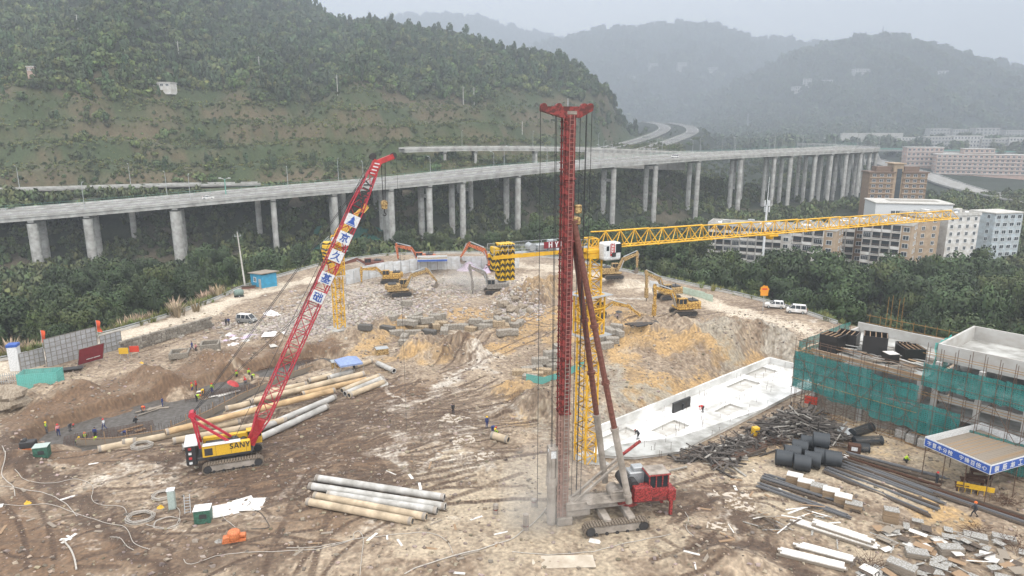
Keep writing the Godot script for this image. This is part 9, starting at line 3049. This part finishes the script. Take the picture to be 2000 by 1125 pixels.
func person(label: String,at: Vector3,turn: float,kind: int,top: Color,legs: Color,hat: Color,vest := Color(0,0,0,0)) -> void:
	var P: Array = poses[kind]
	var src: MB = P[0]
	var b := mb()
	b.v = src.v
	b.n = src.n
	b.uv = src.uv
	b.ix = src.ix
	var cs := [Color(.38,.22,.15),top,legs,Color(.03,.027,.025)]
	var out := PackedColorArray()
	out.resize(b.v.size())
	var j: Dictionary = P[2]
	for i in b.v.size():
		var r: int = P[1][i]
		var c: Color = cs[r]
		if vest.a > .0 and r == 1 and absf(b.v[i].z) < .19:
			c = vest
		if r == 0 and hat.a == .0 and b.v[i].distance_to(j["top"]) < .1:
			c = Color(.02,.017,.015)
		out[i] = c
	b.c = out
	var t := thing("person",label,"person",at,deg_to_rad(turn),"people on the site")
	var k := rr(.95,1.04)
	t.scale = Vector3(k,k,k)
	part(t,"body",b.mesh(),M.tinted)
	if hat.a > .0:
		var d: Vector3 = (j["top"] - j["hed"]).normalized()
		var x := d.cross(Vector3.BACK).normalized()
		part(t,"helmet",mb(hat).lathe(PackedVector2Array([Vector2(.17,.0),Vector2(.135,.02),Vector2(.13,.07),Vector2(.1,.125),Vector2(.04,.15),Vector2(0,.152)]),12,Transform3D(Basis(x,d,x.cross(d)),j["top"]+d*.0)).mesh(),M.tinted)

func make_people() -> void:
	for k in 4:
		var j := pose_joints(k)
		var q := sdf_body(j)
		q.append(j)
		poses.append(q)
	var none := Color(0,0,0,0)
	var lime := Color(.42,.62,.03)
	var orange := Color(.75,.16,.03)
	var red := Color(.55,.03,.03)
	var yel := Color(.75,.5,.03)
	var navy := Color(.02,.04,.16)
	var dark := Color(.025,.025,.03)
	var grey := Color(.12,.12,.13)
	var white := Color(.65,.65,.65)
	person("person in black walking over the pale strip in mid site",on(Vector3(-8.53,0,-92.29)),-80,1,dark,dark,none)
	person("person in dark clothes standing before the stone wall, left of two",on(Vector3(-60.23,0,-138.47)),-100,0,dark,dark,none)
	person("person in dark clothes standing before the stone wall, right of two",on(Vector3(-59.69,0,-138.47)),-80,0,navy,dark,none)
	person("person in navy walking between the two brick chambers",on(Vector3(-58.22,0,-118.63)),200,1,navy,navy,none)
	person("person in pale red top beside the low brick chamber",on(Vector3(-57.43,0,-118.34)),180,0,Color(.5,.2,.2),dark,none)
	person("worker in blue with yellow helmet standing by the single pile",on(Vector3(-3.47,0,-87.57)),-60,0,navy,navy,yel)
	person("worker in blue with red helmet beside the single pile",on(Vector3(-2.63,0,-85.61)),-40,2,navy,navy,red)
	person("crouching worker in lime vest and yellow helmet by the single pile",on(Vector3(-2.06,0,-84.81)),200,3,grey,dark,yel,lime)
	person("worker in dark blue with orange helmet walking past the bar bundles",on(Vector3(49.02,0,-65.14)),150,1,Color(.03,.035,.05),dark,orange)
	person("worker in red helmet standing at the canopy's left post",on(Vector3(49.03,0,-71.79)),0,0,dark,dark,red)
	person("crouching worker in lime vest behind the bar bundles",on(Vector3(48.77,0,-77.55)),-20,3,lime,dark,none,lime)
	person("person under a dark umbrella on the right plateau",on(Vector3(21.51,0,-134.32)),-90,0,Color(.5,.4,.4),dark,none)
	person("person in black crouching on the right plateau",on(Vector3(28.05,0,-135.06)),180,3,dark,dark,none)
	person("worker in red on the white slab beside the black upstand",Vector3(28.79,-1.5,-96.32),200,2,red,dark,red)
	person("worker in white on the white slab's edge",Vector3(26.01,-1.5,-97.3),180,2,dark,dark,none)
	person("worker in dark clothes on the slab's left half with red helmet",Vector3(17.37,-1.5,-87.02),120,2,dark,dark,red)
	var u := thing("umbrella","dark umbrella held by the person on the right plateau","umbrella",on(Vector3(21.51,0,-134.32),1.55),.0)
	part(u,"canopy",mb().lathe(PackedVector2Array([Vector2(.75,.25),Vector2(.6,.4),Vector2(.3,.52),Vector2(0,.56)]),8).mesh(),M.black_paint)
	part(u,"shaft",mb().tube(Vector3(0,-.6,.0),Vector3(0,.54,0),.012,.012,5).mesh(),M.dark_steel)
	u.position += Vector3(.2,.1,.2)
	u = thing("red_umbrella","red parasol leaning over workers in the left excavation","umbrella",Vector3(-46.19,-1.7,-104.46),.3)
	part(u,"canopy",mb().lathe(PackedVector2Array([Vector2(1.05,1.7),Vector2(.85,1.95),Vector2(.45,2.12),Vector2(0,2.18)]),8).mesh(),M.bright_red)
	part(u,"shaft",mb().tube(Vector3(0,0,0),Vector3(0,2.15,0),.025,.025,5).mesh(),M.dark_steel)
	u.rotation.z = -.5
	# the gang in the left excavation: place, pose, clothes
	var W := [[Vector3(-65.72,-1.7,-89.41),0,grey,yel,lime,"left end of the pit, yellow vest"],[Vector3(-63.41,-1.7,-88.42),1,Color(.6,.25,.25),red,none,"left end of the pit, pink shirt and red hat"],[Vector3(-62.88,-1.7,-90.09),2,dark,red,none,"stooping beside the pink shirted worker"],[Vector3(-59.17,-1.7,-85.86),3,grey,yel,lime,"near rim of the pit, olive and yellow helmet"],[Vector3(-58.06,-1.7,-85.86),0,dark,orange,lime,"near rim of the pit, orange helmet"],[Vector3(-56.38,-1.7,-85.86),2,lime,red,lime,"near rim of the pit, lime vest and red helmet"],[Vector3(-58.2,-1.7,-90.43),1,white,red,none,"walking alone in white shirt in the pit"],[Vector3(-57.67,-1.7,-87.44),0,navy,none,none,"in blue overalls near the front formwork"],[Vector3(-53.84,-1.7,-87.44),2,navy,none,none,"stooping in blue near the front formwork"],
			[Vector3(-56.05,-1.7,-96.6),2,orange,red,orange,"in orange vest at the pit's middle"],[Vector3(-57.9,-1.7,-102.28),0,lime,none,lime,"in lime vest against the rear formwork"],[Vector3(-54.02,-1.7,-98.76),0,navy,none,none,"in blue overalls in the pit's middle"],[Vector3(-55.13,-1.7,-92.88),3,dark,none,none,"crouching in dark clothes in the pit's middle"],[Vector3(-52.02,-1.7,-104.46),0,orange,red,lime,"first of the gang under the rear formwork, lime vest"],[Vector3(-51.76,-1.7,-105.36),0,red,red,none,"red clad worker in the gang by the rear formwork"],[Vector3(-49.72,-1.7,-101.01),2,lime,orange,lime,"lime vest and orange helmet before the gang"],[Vector3(-49.8,-1.7,-103.58),2,orange,yel,yel,"yellow vest stooping right of the gang"],[Vector3(-48.77,-1.7,-104.46),0,lime,red,lime,"lime vest and red helmet right of the gang"],
			[Vector3(-49.18,-1.7,-112.3),0,lime,red,lime,"lime vest at the far part, left of two"],[Vector3(-47.16,-1.7,-110.55),0,lime,red,lime,"lime vest at the far part, second of two"],[Vector3(-45.42,-1.7,-111.54),1,lime,red,lime,"lime vest walking at the far part"],[Vector3(-44.25,-1.7,-109.81),2,lime,none,lime,"lime vest stooping at the far part"],[Vector3(-48.49,-1.7,-116.77),2,orange,yel,orange,"orange vest by the rear formwork's far part"],[Vector3(-36.87,-1.7,-124.9),3,grey,yel,none,"yellow helmet alone at the pit's far end"],[Vector3(-45.11,-1.7,-109.08),3,red,red,none,"crouching in red at the far part"]]
	for w in W:
		person("worker "+w[5],w[0],rr(0,360),w[1],w[2],[dark,navy,grey][rng.randi() % 3],w[3],w[4])

# ---------------------------------------------------------------- dust in the air
func make_dust() -> void:
	var far := FogVolume.new()
	far.name = "valley_mist"
	far.shape = RenderingServer.FOG_VOLUME_SHAPE_BOX
	far.size = Vector3(4200,800,2560)
	var fm := FogMaterial.new()
	fm.albedo = Color(.88,.935,1.0)
	fm.density = .0008
	far.material = fm
	add_child(far)
	far.position = Vector3(300,300,-1710)
	tag(far,"pale mist lying over the far valley and ridges","mist","","stuff")
	var puffs := [[Vector3(3.5,0,-64.5),Vector3(10,11,8),.035,3.6,"faint dust round the pile driver's foot"],[Vector3(2.0,0,-63.0),Vector3(7,5,6),.05,1.4,"low dust on the ground before the pile driver"],[Vector3(4.64,0,-202.49),Vector3(40,9,12),.010,3.0,"thin dust haze over the far bend of the haul road"]]
	for k in 9:
		puffs.append([Vector3(-14.11,0,-171.21)+Vector3(rr(-4,7),0,rr(-4,3)),Vector3(rr(4,11),rr(3,8),rr(4,8)),rr(.025,.05),rr(1.0,3.6),"pale dust drifting where the breaker hits the rubble"])
	for d in puffs:
		var f := FogVolume.new()
		f.name = numbered("dust_cloud")
		f.shape = RenderingServer.FOG_VOLUME_SHAPE_ELLIPSOID
		f.size = d[1]
		var m := FogMaterial.new()
		m.albedo = Color(.95,.93,.90)
		m.density = d[2]
		f.material = m
		add_child(f)
		f.position = d[0]+Vector3(0,d[3],0)
		tag(f,d[4],"dust","dust clouds","stuff")
